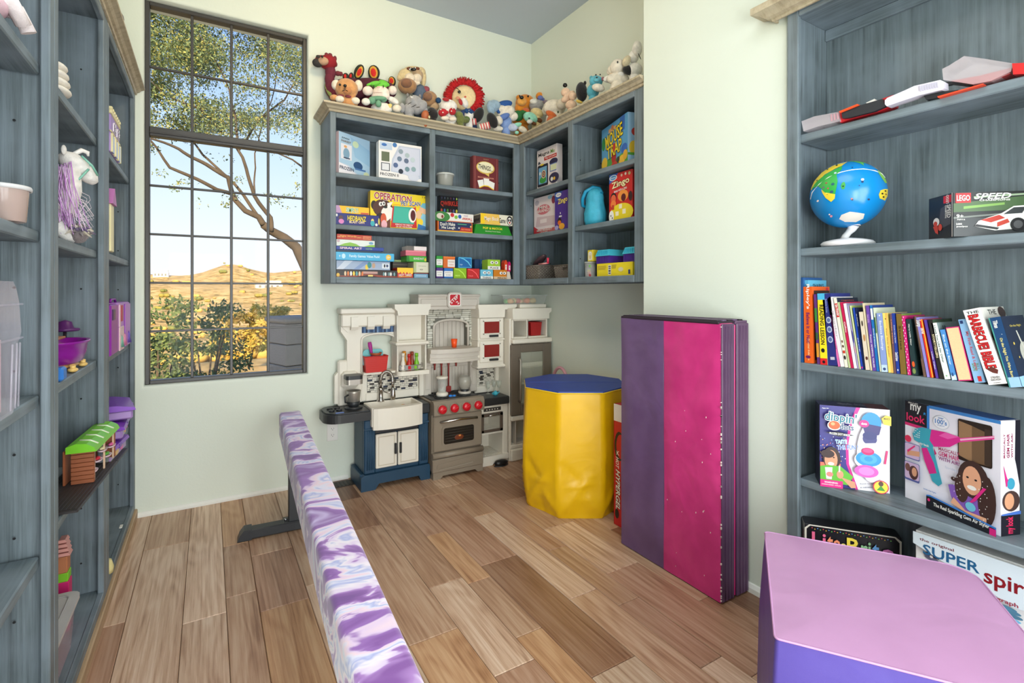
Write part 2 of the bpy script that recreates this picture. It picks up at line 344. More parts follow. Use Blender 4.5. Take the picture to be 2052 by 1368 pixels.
# ================================================================ CABINETS
CROWN = lambda z, o=0.045, h=0.045: [(0, z), (0.007, z), (0.010, z + .006), (0.010, z + .012), (o * .42, z + .015), (o * .62, z + .026), (o * .9, z + .032), (o, z + .034), (o, z + h), (0, z + h)]
def cabinet(name, label, org, rz, W, D, zb, zt, cols, stile, trail, brail, shelf_z, top_hidden=True, ft=0.02, cat='cabinet', holes=True, lip=0.006, dbl=()):
    """face-frame bookcase; local x = right seen from the front, y = inwards. cols = [(x0,x1)] openings; shelf_z[i] = heights of shelf tops"""
    t = thing(name, label, cat, (org[0], org[1], 0), rz)
    def bx(nm, x0, x1, y0, y1, z0, z1, m=M_blue_z, bev=0.0015):
        mx, my, mz = (x0 + x1) / 2, (y0 + y1) / 2, (z0 + z1) / 2
        return B().box(x0 - mx, x1 - mx, y0 - my, y1 - my, z0 - mz, z1 - mz, m, bev).build(nm, t, (mx, my, mz))
    bx('side_panel', 0, .019, ft, D, zb, zt); bx('side_panel', W - .019, W, ft, D, zb, zt)
    bx('back_panel', .019, W - .019, D - .008, D, zb, zt)
    bx('top_panel', .019, W - .019, ft, D - .008, zt - .02, zt, M_blue_x); bx('bottom_panel', .019, W - .019, ft, D - .008, zb + .012, zb + brail - .003, M_blue_x)
    bx('nailing_strip', .019, W - .019, D - .024, D - .008, zt - .065, zt - .02, M_blue_x, .003)
    edges = [0] + [v for c in cols for v in c] + [W]
    for k in range(0, len(edges), 2):
        x0, x1 = edges[k], edges[k + 1]
        bx('stile', x0, x1, 0, ft, zb, zt, M_blue_z, .003)
        if 0 < k < len(edges) - 2: 
            mid = (x0 + x1) / 2; th = .019 if (x1 - x0) < .07 else (x1 - x0) - .03
            bx('divider', mid - th / 2, mid + th / 2, ft, D - .008, zb + brail - .003, zt - .02)
    for i, (x0, x1) in enumerate(cols):
        bx('rail', x0, x1, 0, ft, zt - trail, zt, M_blue_x, .003); bx('rail', x0, x1, 0, ft, zb, zb + brail, M_blue_x, .003)
        ex = .012
        for z in shelf_z[i]: bx('shelf', x0 - ex + .002, x1 + ex - .002, ft + .003, D - .009, z - .03, z, M_blue_x, .0035)
        if holes:
            hb_ = B(); dk = mt((30, 32, 34), .9)
            zz = zb + .16
            while zz < zt - .15:
                for sx, xx in ((1, x0 - ex), (-1, x1 + ex)):
                    for yy in (ft + .05, D - .06):
                        hb_.tube([(xx - .0005, yy, zz), (xx + .0012 * sx, yy, zz)], .0035, dk, 6)
                zz += .21
            hb_.build('peg_holes', t)['kind'] = 'stuff'
    return t
# upper cabinets round the corner
UZ0, UZ1 = 1.30, 2.335
ucL = cabinet('wall_cabinet', 'blue-stained wall cabinet hung beside the window, full of board games', (0.6255, 3.155), 0, 1.965 - 0.6255 + .30, 0.303, UZ0, UZ1,
              [(0.660 - .6255, 1.263 - .6255), (1.3025 - .6255, 1.917 - .6255)], .04, .033, .04, [[1.978, 1.661], [1.978, 1.661]])
ucR = cabinet('wall_cabinet', 'blue-stained wall cabinet on the alcove side wall, from the inner corner to the projecting wall', (1.965, 3.153), R(-90), 3.153 - 1.908, 0.303, UZ0, UZ1,
              [(3.153 - 3.094, 3.153 - 2.571), (3.153 - 2.52, 3.153 - 1.986)], .04, .033, .04, [[1.978, 1.661], [1.978, 1.661]])
b = B(); sweep(b, [(.6255, 3.455), (.6255, 3.155), (1.965, 3.155), (1.965, 1.90)], CROWN(2.335), M_crown)
tag(b.build('crown_moulding'), 'tan glazed crown moulding running round the two corner wall cabinets', 'moulding')
# tall bookcases on the left wall
LS = dict(trail=.035, brail=.04)
bk = [('blue-stained bookcase nearest the camera at the left edge of the photo', .92, 1.76, .045, .044, [1.832, 1.405, .986, .575]),
      ('blue-stained bookcase in the middle of the left wall, holding the unicorn and the purple tub', 1.76, 2.545, .042, .055, [1.842, 1.408, .985, .59]),
      ('blue-stained bookcase at the far end of the left wall, next to the window', 2.545, 3.458, .065, .048, [1.862, 1.417, .972, .52])]
for lb, y0, y1, s0, s1, sz in bk:
    cabinet('bookcase', lb, (-.348, y0), R(90), y1 - y0 - .001, .30, .05, 2.335, [(s0, y1 - y0 - s1)], .04, .035, .035, [sz])
b = B(); sweep(b, [(-.348, .9), (-.348, 3.455)], CROWN(2.335), M_crown)
tag(b.build('crown_moulding'), 'tan glazed crown moulding along the tops of the left wall bookcases', 'moulding')
b = B(); b.box(-.36, -.336, .9, 3.455, 0, .05, M_toe, .004); struct(b.build('trim_1'))
# built-in bookcase on the right
rb = cabinet('bookcase', 'blue-stained built-in bookcase on the right wall, holding the globe and the storybooks', (1.92, 1.122), R(-90), 1.02, .26, .04, 2.335, [(.044, .976)], .044, .038, .045, [[1.851, 1.415, .979, .535]], holes=False)
b = B(); sweep(b, [(1.938, 1.165), (1.915, 1.165), (1.915, .1)], CROWN(2.315, .065, .06), M_crown)
tag(b.build('crown_moulding'), 'tan glazed crown moulding above the right wall bookcase', 'moulding')
# ================================================================ OUTSIDE THE WINDOW
def hgt(x, y):
    r = math.hypot(x, y); a = math.atan2(x, y)
    K = [(0, -.45), (12, -.5), (22, -1.6), (45, -4.5), (90, -8.5), (150, -9.0), (230, -4), (330, 6), (430, 15 + 9 * math.exp(-((a - .035) / .035) ** 2) + 4 * math.exp(-((a - .16) / .06) ** 2) - 4 * math.exp(-((a + .06) / .05) ** 2)), (520, 12), (800, -10)]
    for (r0, h0), (r1, h1) in zip(K, K[1:]):
        if r <= r1:
            t = (r - r0) / (r1 - r0); t = t * t * (3 - 2 * t); h = h0 + (h1 - h0) * t; break
    else: h = -10
    k = min(1, max(0, (r - 10) / 60))
    return h + k * (1.5 * noise.noise(Vector((x * .02, y * .02, 0))) + .5 * noise.noise(Vector((x * .09, y * .09, 3)))) * min(3, .4 + r / 200)
def terrainmat():
    m = bpy.data.materials.new('dry_grass'); m.use_nodes = True; n = m.node_tree; L = n.links; b = n.nodes['Principled BSDF']; b.inputs['Roughness'].default_value = 1
    g = n.nodes.new('ShaderNodeNewGeometry'); a = n.nodes.new('ShaderNodeTexNoise'); a.inputs['Scale'].default_value = .22; a.inputs['Detail'].default_value = 12; a.inputs['Roughness'].default_value = .75
    L.new(g.outputs['Position'], a.inputs['Vector']); r = n.nodes.new('ShaderNodeValToRGB'); L.new(a.outputs[0], r.inputs[0]); e = r.color_ramp.elements
    e[0].position = .36; e[0].color = lin((104, 94, 50)); e[1].position = .62; e[1].color = lin((226, 190, 134))
    k = e.new(.45); k.color = lin((168, 138, 76)); k = e.new(.52); k.color = lin((206, 170, 106)); L.new(r.outputs[0], b.inputs['Base Color']); return m
vs = []; fs = []; NA, NR = 90, 110
rs = [4.2 * (800 / 4.2) ** (k / (NR - 1)) for k in range(NR)]
for r in rs:
    for j in range(NA):
        a = R(-40 + 80 * j / (NA - 1)); x, y = r * math.sin(a), r * math.cos(a); vs.append((x, y, hgt(x, y)))
fs = [(i * NA + j, i * NA + j + 1, (i + 1) * NA + j + 1, (i + 1) * NA + j) for i in range(NR - 1) for j in range(NA - 1)]
te = B().add(vs, fs, terrainmat(), True).build('desert_hillside'); struct(te); te['label'] = 'golden desert hillside beyond the window'
def leaves(name, parent, blobs, cols, size, kind='stuff', flat=.5):
    """blobs = (centre, radius, count): many small leaf blades in one mesh"""
    b = B(); ms = [mt(c, .7, var=.1) for c in cols]
    for c, r, n in blobs:
        for _ in range(n):
            d = Vector((random.gauss(0, 1), random.gauss(0, 1), random.gauss(0, 1))).normalized() * (random.random() ** .45)
            p = Vector(c) + Vector((d.x * r[0], d.y * r[1], d.z * r[2]))
            u = Vector((random.gauss(0, 1), random.gauss(0, 1), random.gauss(0, 1))).normalized(); w_ = u.orthogonal().normalized(); l = size * random.uniform(.6, 1.4)
            b.add([p, p + u * l * .5 + w_ * l * .28, p + u * l, p + u * l * .5 - w_ * l * .28], [(0, 1, 2, 3)], random.choice(ms))
    o = b.build(name, parent, fix=False)
    if kind: o['kind'] = kind
    return o
# low brush scattered over the slope
b = []
for _ in range(900):
    r = 26 * (420 / 26) ** random.random(); a = R(random.uniform(-22, 30)); x, y = r * math.sin(a), r * math.cos(a); s_ = random.uniform(.3, .9) * (1 + r / 160)
    if any(abs(x - hx) < 22 and abs(y - hy) < 30 for hx, hy in ((13, 300), (-30, 380))): continue
    b.append(((x, y, hgt(x, y) + s_ * .35), (s_, s_, s_ * .6), 14))
ob = B(); br = [mt(c, .9) for c in ((150, 140, 70), (186, 158, 84), (120, 124, 66), (210, 176, 96))]
for c, r, n in b:
    m_ = random.choice(br)
    for _ in range(3):
        q = Vector(c) + Vector((random.uniform(-.5, .5) * r[0], random.uniform(-.5, .5) * r[1], 0)); ob.ell(q, (r[0] * .6, r[1] * .6, r[2] * .7), m_, 7, 5)
o = ob.build('desert_brush', fix=False); tag(o, 'low dry brush dotted over the golden hillside', 'brush', kind='stuff')
# shade tree: branches drawn where they cross the window, at 8 m
M_bark = mt((86, 74, 62), .95, var=.25, vs=6, bump=.6, bs=30)
tree = thing('shade_tree', 'large feathery-leaved tree reaching over the window from the right', 'tree', (2.4, 8.4, -.5))
def branch(px, r0, r1, dy=(0, 0), name='branch'):
    n = len(px); pts = [on_y(p[0], p[1], 8.0 + dy[0] + (dy[1] - dy[0]) * i / (n - 1)) for i, p in enumerate(px)]
    fine = []
    for i in range(n - 1):
        for k in range(3):
            t = k / 3; q = pts[i].lerp(pts[i + 1], t); fine.append(q + Vector((noise.noise(q * 3), 0, noise.noise(q * 3 + Vector((9, 9, 9))))) * .02)
    fine.append(pts[-1]); m = len(fine)
    return B().tube(fine, [.62 * (r0 + (r1 - r0) * i / (m - 1)) for i in range(m)], M_bark, 8).build(name, tree, (-2.4, -8.4, .5))
branch([(760, 760), (700, 660), (650, 590), (625, 560), (608, 525), (593, 494), (571, 477), (545, 463), (527, 450)], .17, .085, (.4, 0), 'trunk')
branch([(527, 450), (518, 435), (492, 423), (472, 403), (466, 389)], .07, .05)
branch([(466, 389), (457, 355), (413, 330), (387, 316), (358, 298), (328, 286), (299, 275), (250, 262)], .05, .015, (0, -.5))
branch([(466, 389), (434, 380), (396, 360), (369, 348), (340, 336), (328, 319), (314, 295), (300, 278), (280, 262)], .045, .015, (0, -.3))
branch([(527, 450), (513, 428), (489, 392), (472, 371), (440, 340), (405, 310), (392, 290), (370, 262), (340, 235), (310, 180)], .045, .01, (0, .6))
branch([(545, 463), (542, 435), (519, 406), (510, 392), (504, 371), (495, 339), (486, 316), (472, 295), (475, 275), (472, 234), (460, 180), (430, 120), (400, 70)], .05, .012, (0, -.4))
branch([(510, 385), (510, 368), (513, 336), (510, 307), (520, 270), (545, 200), (560, 130), (590, 60)], .02, .008, (0, .3))
branch([(640, 350), (608, 336), (586, 319), (562, 310), (530, 296), (510, 260)], .03, .01, (.5, .2))
branch([(445, 269), (422, 237), (402, 216), (366, 205), (330, 190), (300, 160)], .03, .008, (-.1, -.5))
branch([(478, 300), (520, 240), (570, 200), (600, 150), (640, 90)], .03, .01, (.1, .7))
bl = []
random.seed(11)
for _ in range(560):
    px = random.uniform(150, 760); py = random.uniform(-110, 262) if random.random() < .93 else random.uniform(262, 420)
    hole = noise.noise(Vector((px * .012, py * .012, 1)))
    if hole < -.02 and py < 215 and random.random() < .75: continue
    if px < 330 and py > 240: continue
    if py > 262 and px < 400 and random.random() < .6: continue
    q = on_y(px, py, random.uniform(7.3, 9.6)); s_ = random.uniform(.12, .36) if py < 262 else .1
    bl.append((q, (s_ * 1.2, s_, s_ * .75), int((250 if py < 262 else 14) * (s_ / .24) ** 2) + 6))
for px, py in ((300, 290), (310, 300), (352, 378), (470, 395), (452, 410), (540, 390), (556, 402), (584, 392), (598, 372), (480, 360), (320, 345), (365, 365)):
    bl.append((on_y(px, py, 8), (.09, .09, .05), 26))
leaves('foliage', tree, [(Vector(c) - Vector((2.4, 8.4, -.5)), r, n) for c, r, n in bl], [(112, 126, 84), (128, 142, 92), (92, 110, 76), (166, 160, 88)], .038)
# leafy shrub and low bushes in the shade of the house
def bush(name, label, px, py, Y, w_, h, n, cols, size=.05, stems=5):
    p = on_y(px, py, Y); z0 = hgt(p.x, Y) - .02
    t = thing(name, label, 'shrub', (p.x, Y, z0))
    sb = B()
    for k in range(stems):
        a = random.uniform(0, 6.28); ex = random.uniform(.15, .42) * w_; sb.tube([(0, 0, 0), (math.cos(a) * ex * .3, math.sin(a) * ex * .3, h * .3), (math.cos(a) * ex, math.sin(a) * ex, h * random.uniform(.6, .85))], [.025, .018, .007], M_bark, 6)
    sb.build('stem', t); bls = []
    for _ in range(n):
        a = random.uniform(0, 6.28); r = random.random() ** .5 * w_ * .5; z = random.uniform(.25, .98) * h
        bls.append(((math.cos(a) * r * (1.1 - .5 * z / h), math.sin(a) * r, z), (.16, .16, .09), 60))
    leaves('foliage', t, bls, cols, size); return t
G1 = [(92, 108, 64), (110, 124, 70), (78, 92, 58)]
bush('desert_shrub', 'leafy green shrub with bare stems beyond the lower window panes', 412, 750, 7.2, 1.1, 1.72, 46, G1)
bush('desert_shrub', 'tall shrub at the lower left corner of the window', 310, 750, 6.4, 1.0, 1.62, 46, G1)
bush('low_bush', 'low dark bush at the foot of the shrubs outside', 350, 740, 5.5, .9, .78, 40, [(96, 104, 70), (120, 122, 82)])
bush('low_bush', 'golden bush in the sun beyond the stone edging', 500, 720, 14.5, 2.0, 1.4, 50, [(206, 170, 80), (180, 160, 76)], .1)
bush('low_bush', 'yellow-green bush beside the block pillar', 548, 660, 19, 1.8, 2.2, 45, [(190, 170, 84), (150, 148, 74)], .1)
# white stone edging, each stone its own
stn = thing('stone_edging', 'row of pale stones edging the yard outside the window', 'stones', (0.0, 10.5, -.5))
for k in range(13):
    x = -.35 + k * .15; y = 11.2 - 10.5 + k * .05 + random.uniform(-.05, .05); B().ell((0, 0, 0), (random.uniform(.06, .09), .07, .04), mt((214, 204, 194), .9, bump=.5, bs=20), 9, 6).build('stone', stn, (x, y, .06))
# grey block pillar
pil = thing('block_pillar', 'grey concrete block pillar outside the lower right window pane', 'pillar', (.74, 5.35, -.45), R(18))
MC = mt((150, 140, 130), .95, var=.08, vs=20, bump=.6, bs=60)
for k in range(7):
    for i in range(2):
        B().box(-.2 + .2 * i + .002, 0 + .2 * i - .002, -.2, .2, .2 * k + .003, .2 * k + .197, MC, .008).build('block', pil)
B().box(-.22, .22, -.22, .22, 1.4, 1.46, MC, .02).build('cap', pil)
# far pale houses on the hill
for (px, py, Y, w_) in ((540, 553, 300, 13), (322, 545, 380, 8)):
    p = on_y(px, py, Y); t = thing('hill_house', 'tiny white house on the hill, right of the window centre' if px > 500 else 'tiny pale house on the ridge at the left of the window', 'house', (p.x, Y, hgt(p.x, Y) - 1))
    mh = mt((250, 240, 225), .8); b = B(); b.box(-w_ / 2, w_ / 2, 0, 8, -1, 3.5, mh); b.box(-w_ * .1, w_ * .45, 1, 7, 3.5, 5, mh); b.build('wall', t)
    for k in range(4): B().box(-w_ * .4 + k * w_ * .22, -w_ * .4 + k * w_ * .22 + w_ * .1, -.1, .1, 1.2, 2.6, mt((120, 120, 120), .3)).build('window', t)
# ================================================================ PRINTED ART AND LETTERING
_tx = {}
def glyphs(s, bold=0.0, shear=0.0):
    k = (s, bold, shear)
    if k in _tx: return _tx[k]
    cu = bpy.data.curves.new('t', 'FONT'); cu.body = s; cu.size = 1; cu.offset = bold; cu.shear = shear; cu.align_x = 'CENTER'; cu.resolution_u = 2
    ob = bpy.data.objects.new('t', cu); me = bpy.data.meshes.new_from_object(ob)
    v = [tuple(p.co) for p in me.vertices]; f = [tuple(p.vertices) for p in me.polygons]
    bpy.data.objects.remove(ob); bpy.data.curves.remove(cu); bpy.data.meshes.remove(me)
    x0 = min(p[0] for p in v); x1 = max(p[0] for p in v); y0 = min(p[1] for p in v); y1 = max(p[1] for p in v)
    v = [((p[0] - (x0 + x1) / 2) / (x1 - x0), (p[1] - (y0 + y1) / 2) / (y1 - y0)) for p in v]
    _tx[k] = (v, f, x1 - x0, y1 - y0); return _tx[k]
def pm(c): return c if not isinstance(c, tuple) else mt(c, .38, var=0)
W_, K_, RD, YL, BL, GN = (240, 238, 232), (22, 22, 26), (200, 32, 38), (246, 208, 40), (34, 92, 170), (60, 150, 60)
def art(parent, w, h, items, M=None, name='front_print', step=.00018, base=.0004):
    """flat print laid on a face. items in 0..1 face coordinates (x right, y up). M maps (x, -out, z) face space to the thing's space"""
    b = B(); b.T = M or Matrix(); d = base
    for it in items:
        k = it[0]
        if k == 'r': _, x0, y0, x1, y1, c = it; P = [(x0, y0), (x1, y0), (x1, y1), (x0, y1)]
        elif k == 'e':
            _, cx, cy, rx, ry, c = it[:6]; n = 20; P = [(cx + rx * math.cos(2 * math.pi * i / n), cy + ry * math.sin(2 * math.pi * i / n)) for i in range(n)]
        elif k == 'p': P = it[1]; c = it[2]
        elif k == 't':
            _, s, cx, cy, tw, th, c = it[:7]; rot = R(it[7]) if len(it) > 7 and it[7] else 0; oc = it[8] if len(it) > 8 else None; sh = it[9] if len(it) > 9 else 0
            bold = .018
            for pas in ((1, oc), (0, c)):
                if pas[1] is None: continue
                v, f, _, _ = glyphs(s, bold + (.045 if pas[0] else 0), sh)
                kk = 1.06 if pas[0] else 1
                pts = []
                for x, y in v:
                    X = x * tw * w * (1.02 if pas[0] else 1); Y = y * th * h * (1.10 if pas[0] else 1)
                    pts.append((cx * w + X * math.cos(rot) - Y * math.sin(rot), -d, cy * h + X * math.sin(rot) + Y * math.cos(rot)))
                b.add(pts, f, pm(pas[1])); d += step
            continue
        b.add([(x * w, -d, y * h) for x, y in P], [tuple(range(len(P)))], pm(c)); d += step
    return b.build(name, parent, fix=False)
def FR(): return Matrix()                                          # front face of a box
def RS(w): return Matrix.Translation((w, 0, 0)) @ Matrix.Rotation(R(90), 4, 'Z')       # right side, u runs inwards
def LSd(dp): return Matrix.Translation((0, dp, 0)) @ Matrix.Rotation(R(-90), 4, 'Z')   # left side, u runs outwards
def TP(h): return Matrix.Translation((0, 0, h)) @ Matrix.Rotation(R(-90), 4, 'X')      # top, u right, v inwards
def lines(x0, x1, y0, y1, n, c, ragged=.15):
    out = []; hh = (y1 - y0) / (2 * n)
    for i in range(n):
        y = y1 - (2 * i + 1) * hh; out.append(('r', x0, y, x1 - random.random() * ragged * (x1 - x0), y + hh * .9, c))
    return out
def gbox(name, label, loc, rz, w, dp, h, col, front=None, side=None, lside=None, top=None, group=None, cat='box', tilt=0, rough=.4):
    """cardboard box: closed carton with a lid seam; origin at the front-left bottom corner"""
    b = B(); m = mt(col, rough, var=.02); b.box(0, w, 0, dp, 0, h, m, min(.0018, h * .06))
    o = b.build(name, None, loc); o.rotation_euler = (tilt, 0, rz); tag(o, label, cat, group)
    if front: art(o, w, h, front)
    if side: art(o, dp, h, side, RS(w), 'side_print')
    if lside: art(o, dp, h, lside, LSd(dp), 'side_print')
    if top: art(o, w, dp, top, TP(h), 'top_print')
    return o
def yb(px0, px1, pyt, z, Y):
    """box facing the camera side of the back wall: returns location, width, height from photo columns and top row"""
    x0 = X_at(px0, Y); x1 = X_at(px1, Y); zt = on_y((px0 + px1) / 2, pyt, Y).z; return Vector((x0, Y, z)), x1 - x0, zt - z
def xb(px0, px1, pyt, z, X):
    y0 = Y_at(px0, X); y1 = Y_at(px1, X); zt = on_x((px0 + px1) / 2, pyt, X).z; return Vector((X, y0, z)), y0 - y1, zt - z
# ================================================================ BOARD GAMES IN THE CORNER CABINETS
S3, S2, S1 = 1.978, 1.661, 1.338
YF_ = 3.19; RZ = R(-90); XF_ = 2.0
def Yg(name, label, px0, px1, pyt, z, Y, dp, col, **k):
    l, w, h = yb(px0, px1, pyt, z, Y); return gbox(name, label, l, 0, w, dp, h, col, **k), l, w, h
def Xg(name, label, px0, px1, pyt, z, X, dp, col, **k):
    l, w, h = xb(px0, px1, pyt, z, X); return gbox(name, label, l, RZ, w, dp, h, col, **k), l, w, h
# ---- top left bay
LB, PB = (176, 208, 232), (226, 214, 234)
p0 = on_z(679, 344, S3); p0 = Vector((X_at(679, 3.22), 3.22, S3)); p1 = Vector((X_at(741, 3.34), 3.34, S3))
dv = p1 - p0; w = dv.length; a_ = math.atan2(dv.y, dv.x); h = on_y(679, 262, 3.22).z - S3
gbox('puzzle_box', 'pale blue and lilac box turned at an angle, top left of the wall cabinets', p0, a_, w, .055, h, (206, 216, 232), lside=[('r', 0, 0, 1, 1, (222, 200, 206))], front=[
    ('p', [(.02, .28), (.3, .26), (.75, .0), (1, 0), (1, 1), (0, 1)], LB), ('p', [(0, .28), (.25, .24), (.55, .08), (.7, 0), (0, 0)], (244, 240, 246)),
    ('p', [(.35, .95), (1, .75), (1, .35), (.5, .5)], (156, 196, 226)), ('r', .06, .38, .4, .74, (232, 232, 240)), ('e', .23, .52, .1, .13, (134, 170, 196)), ('e', .2, .68, .05, .03, (226, 170, 110)), ('r', .14, .4, .34, .43, (70, 84, 110)),
    ('e', .52, .8, .1, .08, (206, 226, 190)), ('e', .88, .12, .1, .08, (216, 228, 190)), ('e', .6, .3, .15, .1, (50, 84, 130)), ('r', .5, .2, .85, .24, (80, 120, 176)),
    ('t', 'JUNGLE', .2, .87, .24, .045, K_), ('t', 'FOREST', .22, .8, .3, .05, (120, 96, 70)), ('t', 'FROZEN', .24, .17, .44, .08, (60, 70, 96))])
o, l, w, h = Yg('craft_kit_box', 'white kit box with a window onto pastel paint pots, top left bay', 759, 845, 287, S3, 3.215, .06, (240, 238, 234), front=[
    ('r', .03, .03, .97, .97, (236, 232, 230)), ('p', [(.27, .22), (.3, .55), (.46, .93), (.97, .93), (.99, .1), (.8, .12), (.6, .18)], (188, 196, 214)), ('p', [(.3, .25), (.34, .55), (.5, .9), (.94, .9), (.95, .2), (.7, .16), (.5, .24)], (206, 210, 226)),
    ('r', .06, .47, .24, .72, (100, 108, 84)), ('r', .05, .22, .25, .43, (80, 84, 96)), ('r', .07, .24, .23, .41, (222, 222, 226)), ('t', 'FROZEN II', .24, .13, .42, .075, (70, 66, 74)),
    ('r', .02, .78, .3, .97, (190, 206, 226)), ('e', .12, .9, .06, .04, (60, 110, 180)), ('e', .36, .93, .05, .06, (70, 120, 180))] +
    [('e', x, y, .055, .065, c) for x, y, c in ((.5, .78, (140, 156, 168)), (.65, .7, (170, 186, 190)), (.47, .58, (110, 128, 150)), (.63, .55, (96, 110, 136)), (.78, .6, (190, 205, 210)), (.38, .4, (86, 104, 146)), (.65, .33, (110, 140, 150)), (.8, .35, (140, 168, 172)), (.5, .25, (40, 48, 66)))] +
    [('e', .8, .13, .13, .1, (206, 210, 224))])
# deli tub
def tub(name, label, loc, r, h, body, lid, cat='container', sx=1.0, group=None):
    t = thing(name, label, cat, loc, 0, group)
    B().lathe([(r * .82, .001), (r * .84, .002), (r * .95, h * .9), (r * .97, h * .93), (r * .95, h * .9), (r * .82, .004), (0, .003)], (0, 0, 0), body, 24, sx=sx).build('body', t)
    B().lathe([(0, h * .95), (r * .93, h * .955), (r * .95, h), (r * 1.03, h), (r * 1.06, h * .96), (r * 1.05, h * .88), (r, h * .88)], (0, 0, 0), lid, 24, sx=sx).build('lid', t)
    return t
c = on_y(890, 340, 3.30); z_ = on_y(890, 341, 3.25).z - S3
tub('deli_tub', 'clear round tub with a white lid beside the dark red game box', (X_at(892, 3.27), 3.27, S3), .062, .095, clear((205, 205, 195), .42), mt((225, 228, 222), .4, var=0, alpha=.85))
o, l, w, h = Yg('card_game_box', 'dark red game box with a cream speech bubble and three printed cards', 948, 999, 315, S3, 3.205, .05, (112, 44, 48), front=[
    ('r', .06, 0, .09, 1, (150, 84, 78)), ('r', .92, 0, .94, 1, (150, 84, 78)), ('e', .48, .68, .36, .19, (214, 178, 80)), ('p', [(.4, .52), (.62, .52), (.62, .42)], (222, 190, 100)), ('e', .48, .69, .32, .165, (240, 232, 196)),
    ('t', 'THINGS...', .48, .68, .58, .14, K_, -6), ('t', 'ROUND UP', .5, .93, .2, .03, (190, 150, 110)), ('r', .18, .36, .8, .4, (196, 130, 110)), ('t', 'HUMOR IN A BOX', .5, .38, .52, .028, (112, 44, 48)),
    ('p', [(.16, .27), (.38, .32), (.42, .12), (.24, .05)], W_), ('p', [(.84, .25), (.62, .31), (.58, .12), (.8, .03)], W_), ('p', [(.4, .36), (.62, .36), (.6, .14), (.42, .14)], (244, 240, 232)), ('p', [(.24, .05), (.42, .12), (.58, .12), (.8, .03), (.8, .06), (.58, .15), (.42, .15), (.24, .08)], YL)])
# ---- middle left bay
o, l, w, h = Yg('game_box', 'dark blue game box with yellow lettering, under a thin yellow box', 672, 760, 429, S2, 3.20, .20, (40, 44, 120), front=[
    ('t', 'HEDBANZ', .48, .62, .42, .42, (248, 222, 60), 0, (20, 20, 40)), ('t', 'BLAST OFF!', .48, .3, .34, .2, (244, 230, 190), 0, (150, 70, 40)), ('e', .12, .6, .05, .2, (90, 60, 60)), ('e', .13, .3, .06, .2, (220, 130, 190)), ('e', .84, .5, .035, .2, (250, 216, 120)), ('e', .84, .3, .05, .24, (60, 170, 180)), ('e', .03, .8, .02, .12, W_), ('e', .93, .2, .03, .12, W_), ('e', .99, .5, .02, .3, (220, 200, 90))])
zt = l.z + h
l2, w2, h2 = yb(673, 740, 413.5, zt + .001, 3.21)
gbox('game_box', 'thin yellow game box lying on the dark blue box', l2, 0, w2, .18, h2, (244, 190, 40), front=[('p', [(0, 0), (.18, 0), (.1, 1), (0, 1)], (190, 150, 190)), ('t', 'SIMPLY!', .48, .5, .36, .6, (90, 170, 120), 0, W_), ('r', .74, .05, .98, .25, (200, 70, 60))])
dog = (84, 44, 32)
o, l, w, h = Yg('game_box', 'big yellow game box standing upright with a red-framed green picture', 742, 857, 387, S2, 3.265, .06, (250, 216, 36), front=[
    ('r', 0, 0, 1, 1, (252, 220, 36)), ('e', .06, .62, .05, .12, (40, 26, 24)), ('e', .21, .55, .17, .24, dog), ('e', .3, .42, .12, .2, (246, 240, 230)), ('p', [(.28, .7), (.38, .75), (.33, .6), (.38, .52), (.3, .5)], W_), ('e', .17, .28, .08, .14, (40, 20, 20)), ('e', .22, .26, .05, .16, (216, 90, 50)),
    ('e', .17, .66, .03, .06, W_), ('e', .22, .68, .03, .06, W_), ('e', .18, .66, .012, .03, K_), ('e', .225, .68, .012, .03, K_), ('e', .25, .59, .035, .035, (30, 40, 36)), ('p', [(.08, 0), (.33, 0), (.34, .3), (.2, .1), (.12, .25)], (110, 56, 36)), ('e', .23, .12, .05, .12, (240, 180, 190)),
    ('p', [(.34, .06), (.8, .08), (.78, .68), (.38, .68)], (206, 34, 34)), ('p', [(.37, .18), (.75, .18), (.73, .64), (.4, .64)], (60, 170, 150)), ('p', [(.36, .64), (.76, .64), (.78, .67), (.36, .67)], (246, 210, 40)), ('p', [(.385, .2), (.66, .2), (.65, .6), (.41, .6)], (70, 184, 162)),
    ('e', .72, .42, .07, .2, (246, 240, 232)), ('e', .73, .42, .045, .15, (90, 20, 24)), ('t', 'REMOVE THE OBJECTS', .57, .14, .3, .045, W_), ('t', 'OR GET THE BUZZER!', .57, .09, .28, .04, W_),
    ('e', .92, .6, .08, .12, (240, 190, 150)), ('p', [(.86, .68), (.9, .78), (.99, .8), (1, .6)], (120, 190, 210)), ('p', [(.84, .3), (.9, .5), (1, .45), (1, .1), (.86, .1)], (150, 206, 226)), ('e', .83, .45, .05, .12, (244, 196, 150)), ('e', .86, .25, .05, .1, (250, 214, 60)), ('p', [(.8, 0), (1, 0), (1, .12), (.82, .2)], (60, 120, 180)),
    ('t', 'OPERATION', .38, .86, .64, .19, (186, 30, 34), -2, W_), ('t', 'PET SCAN', .69, .74, .34, .12, (34, 60, 130), 3, W_), ('t', '2  6+', .93, .95, .08, .05, (120, 90, 30))])
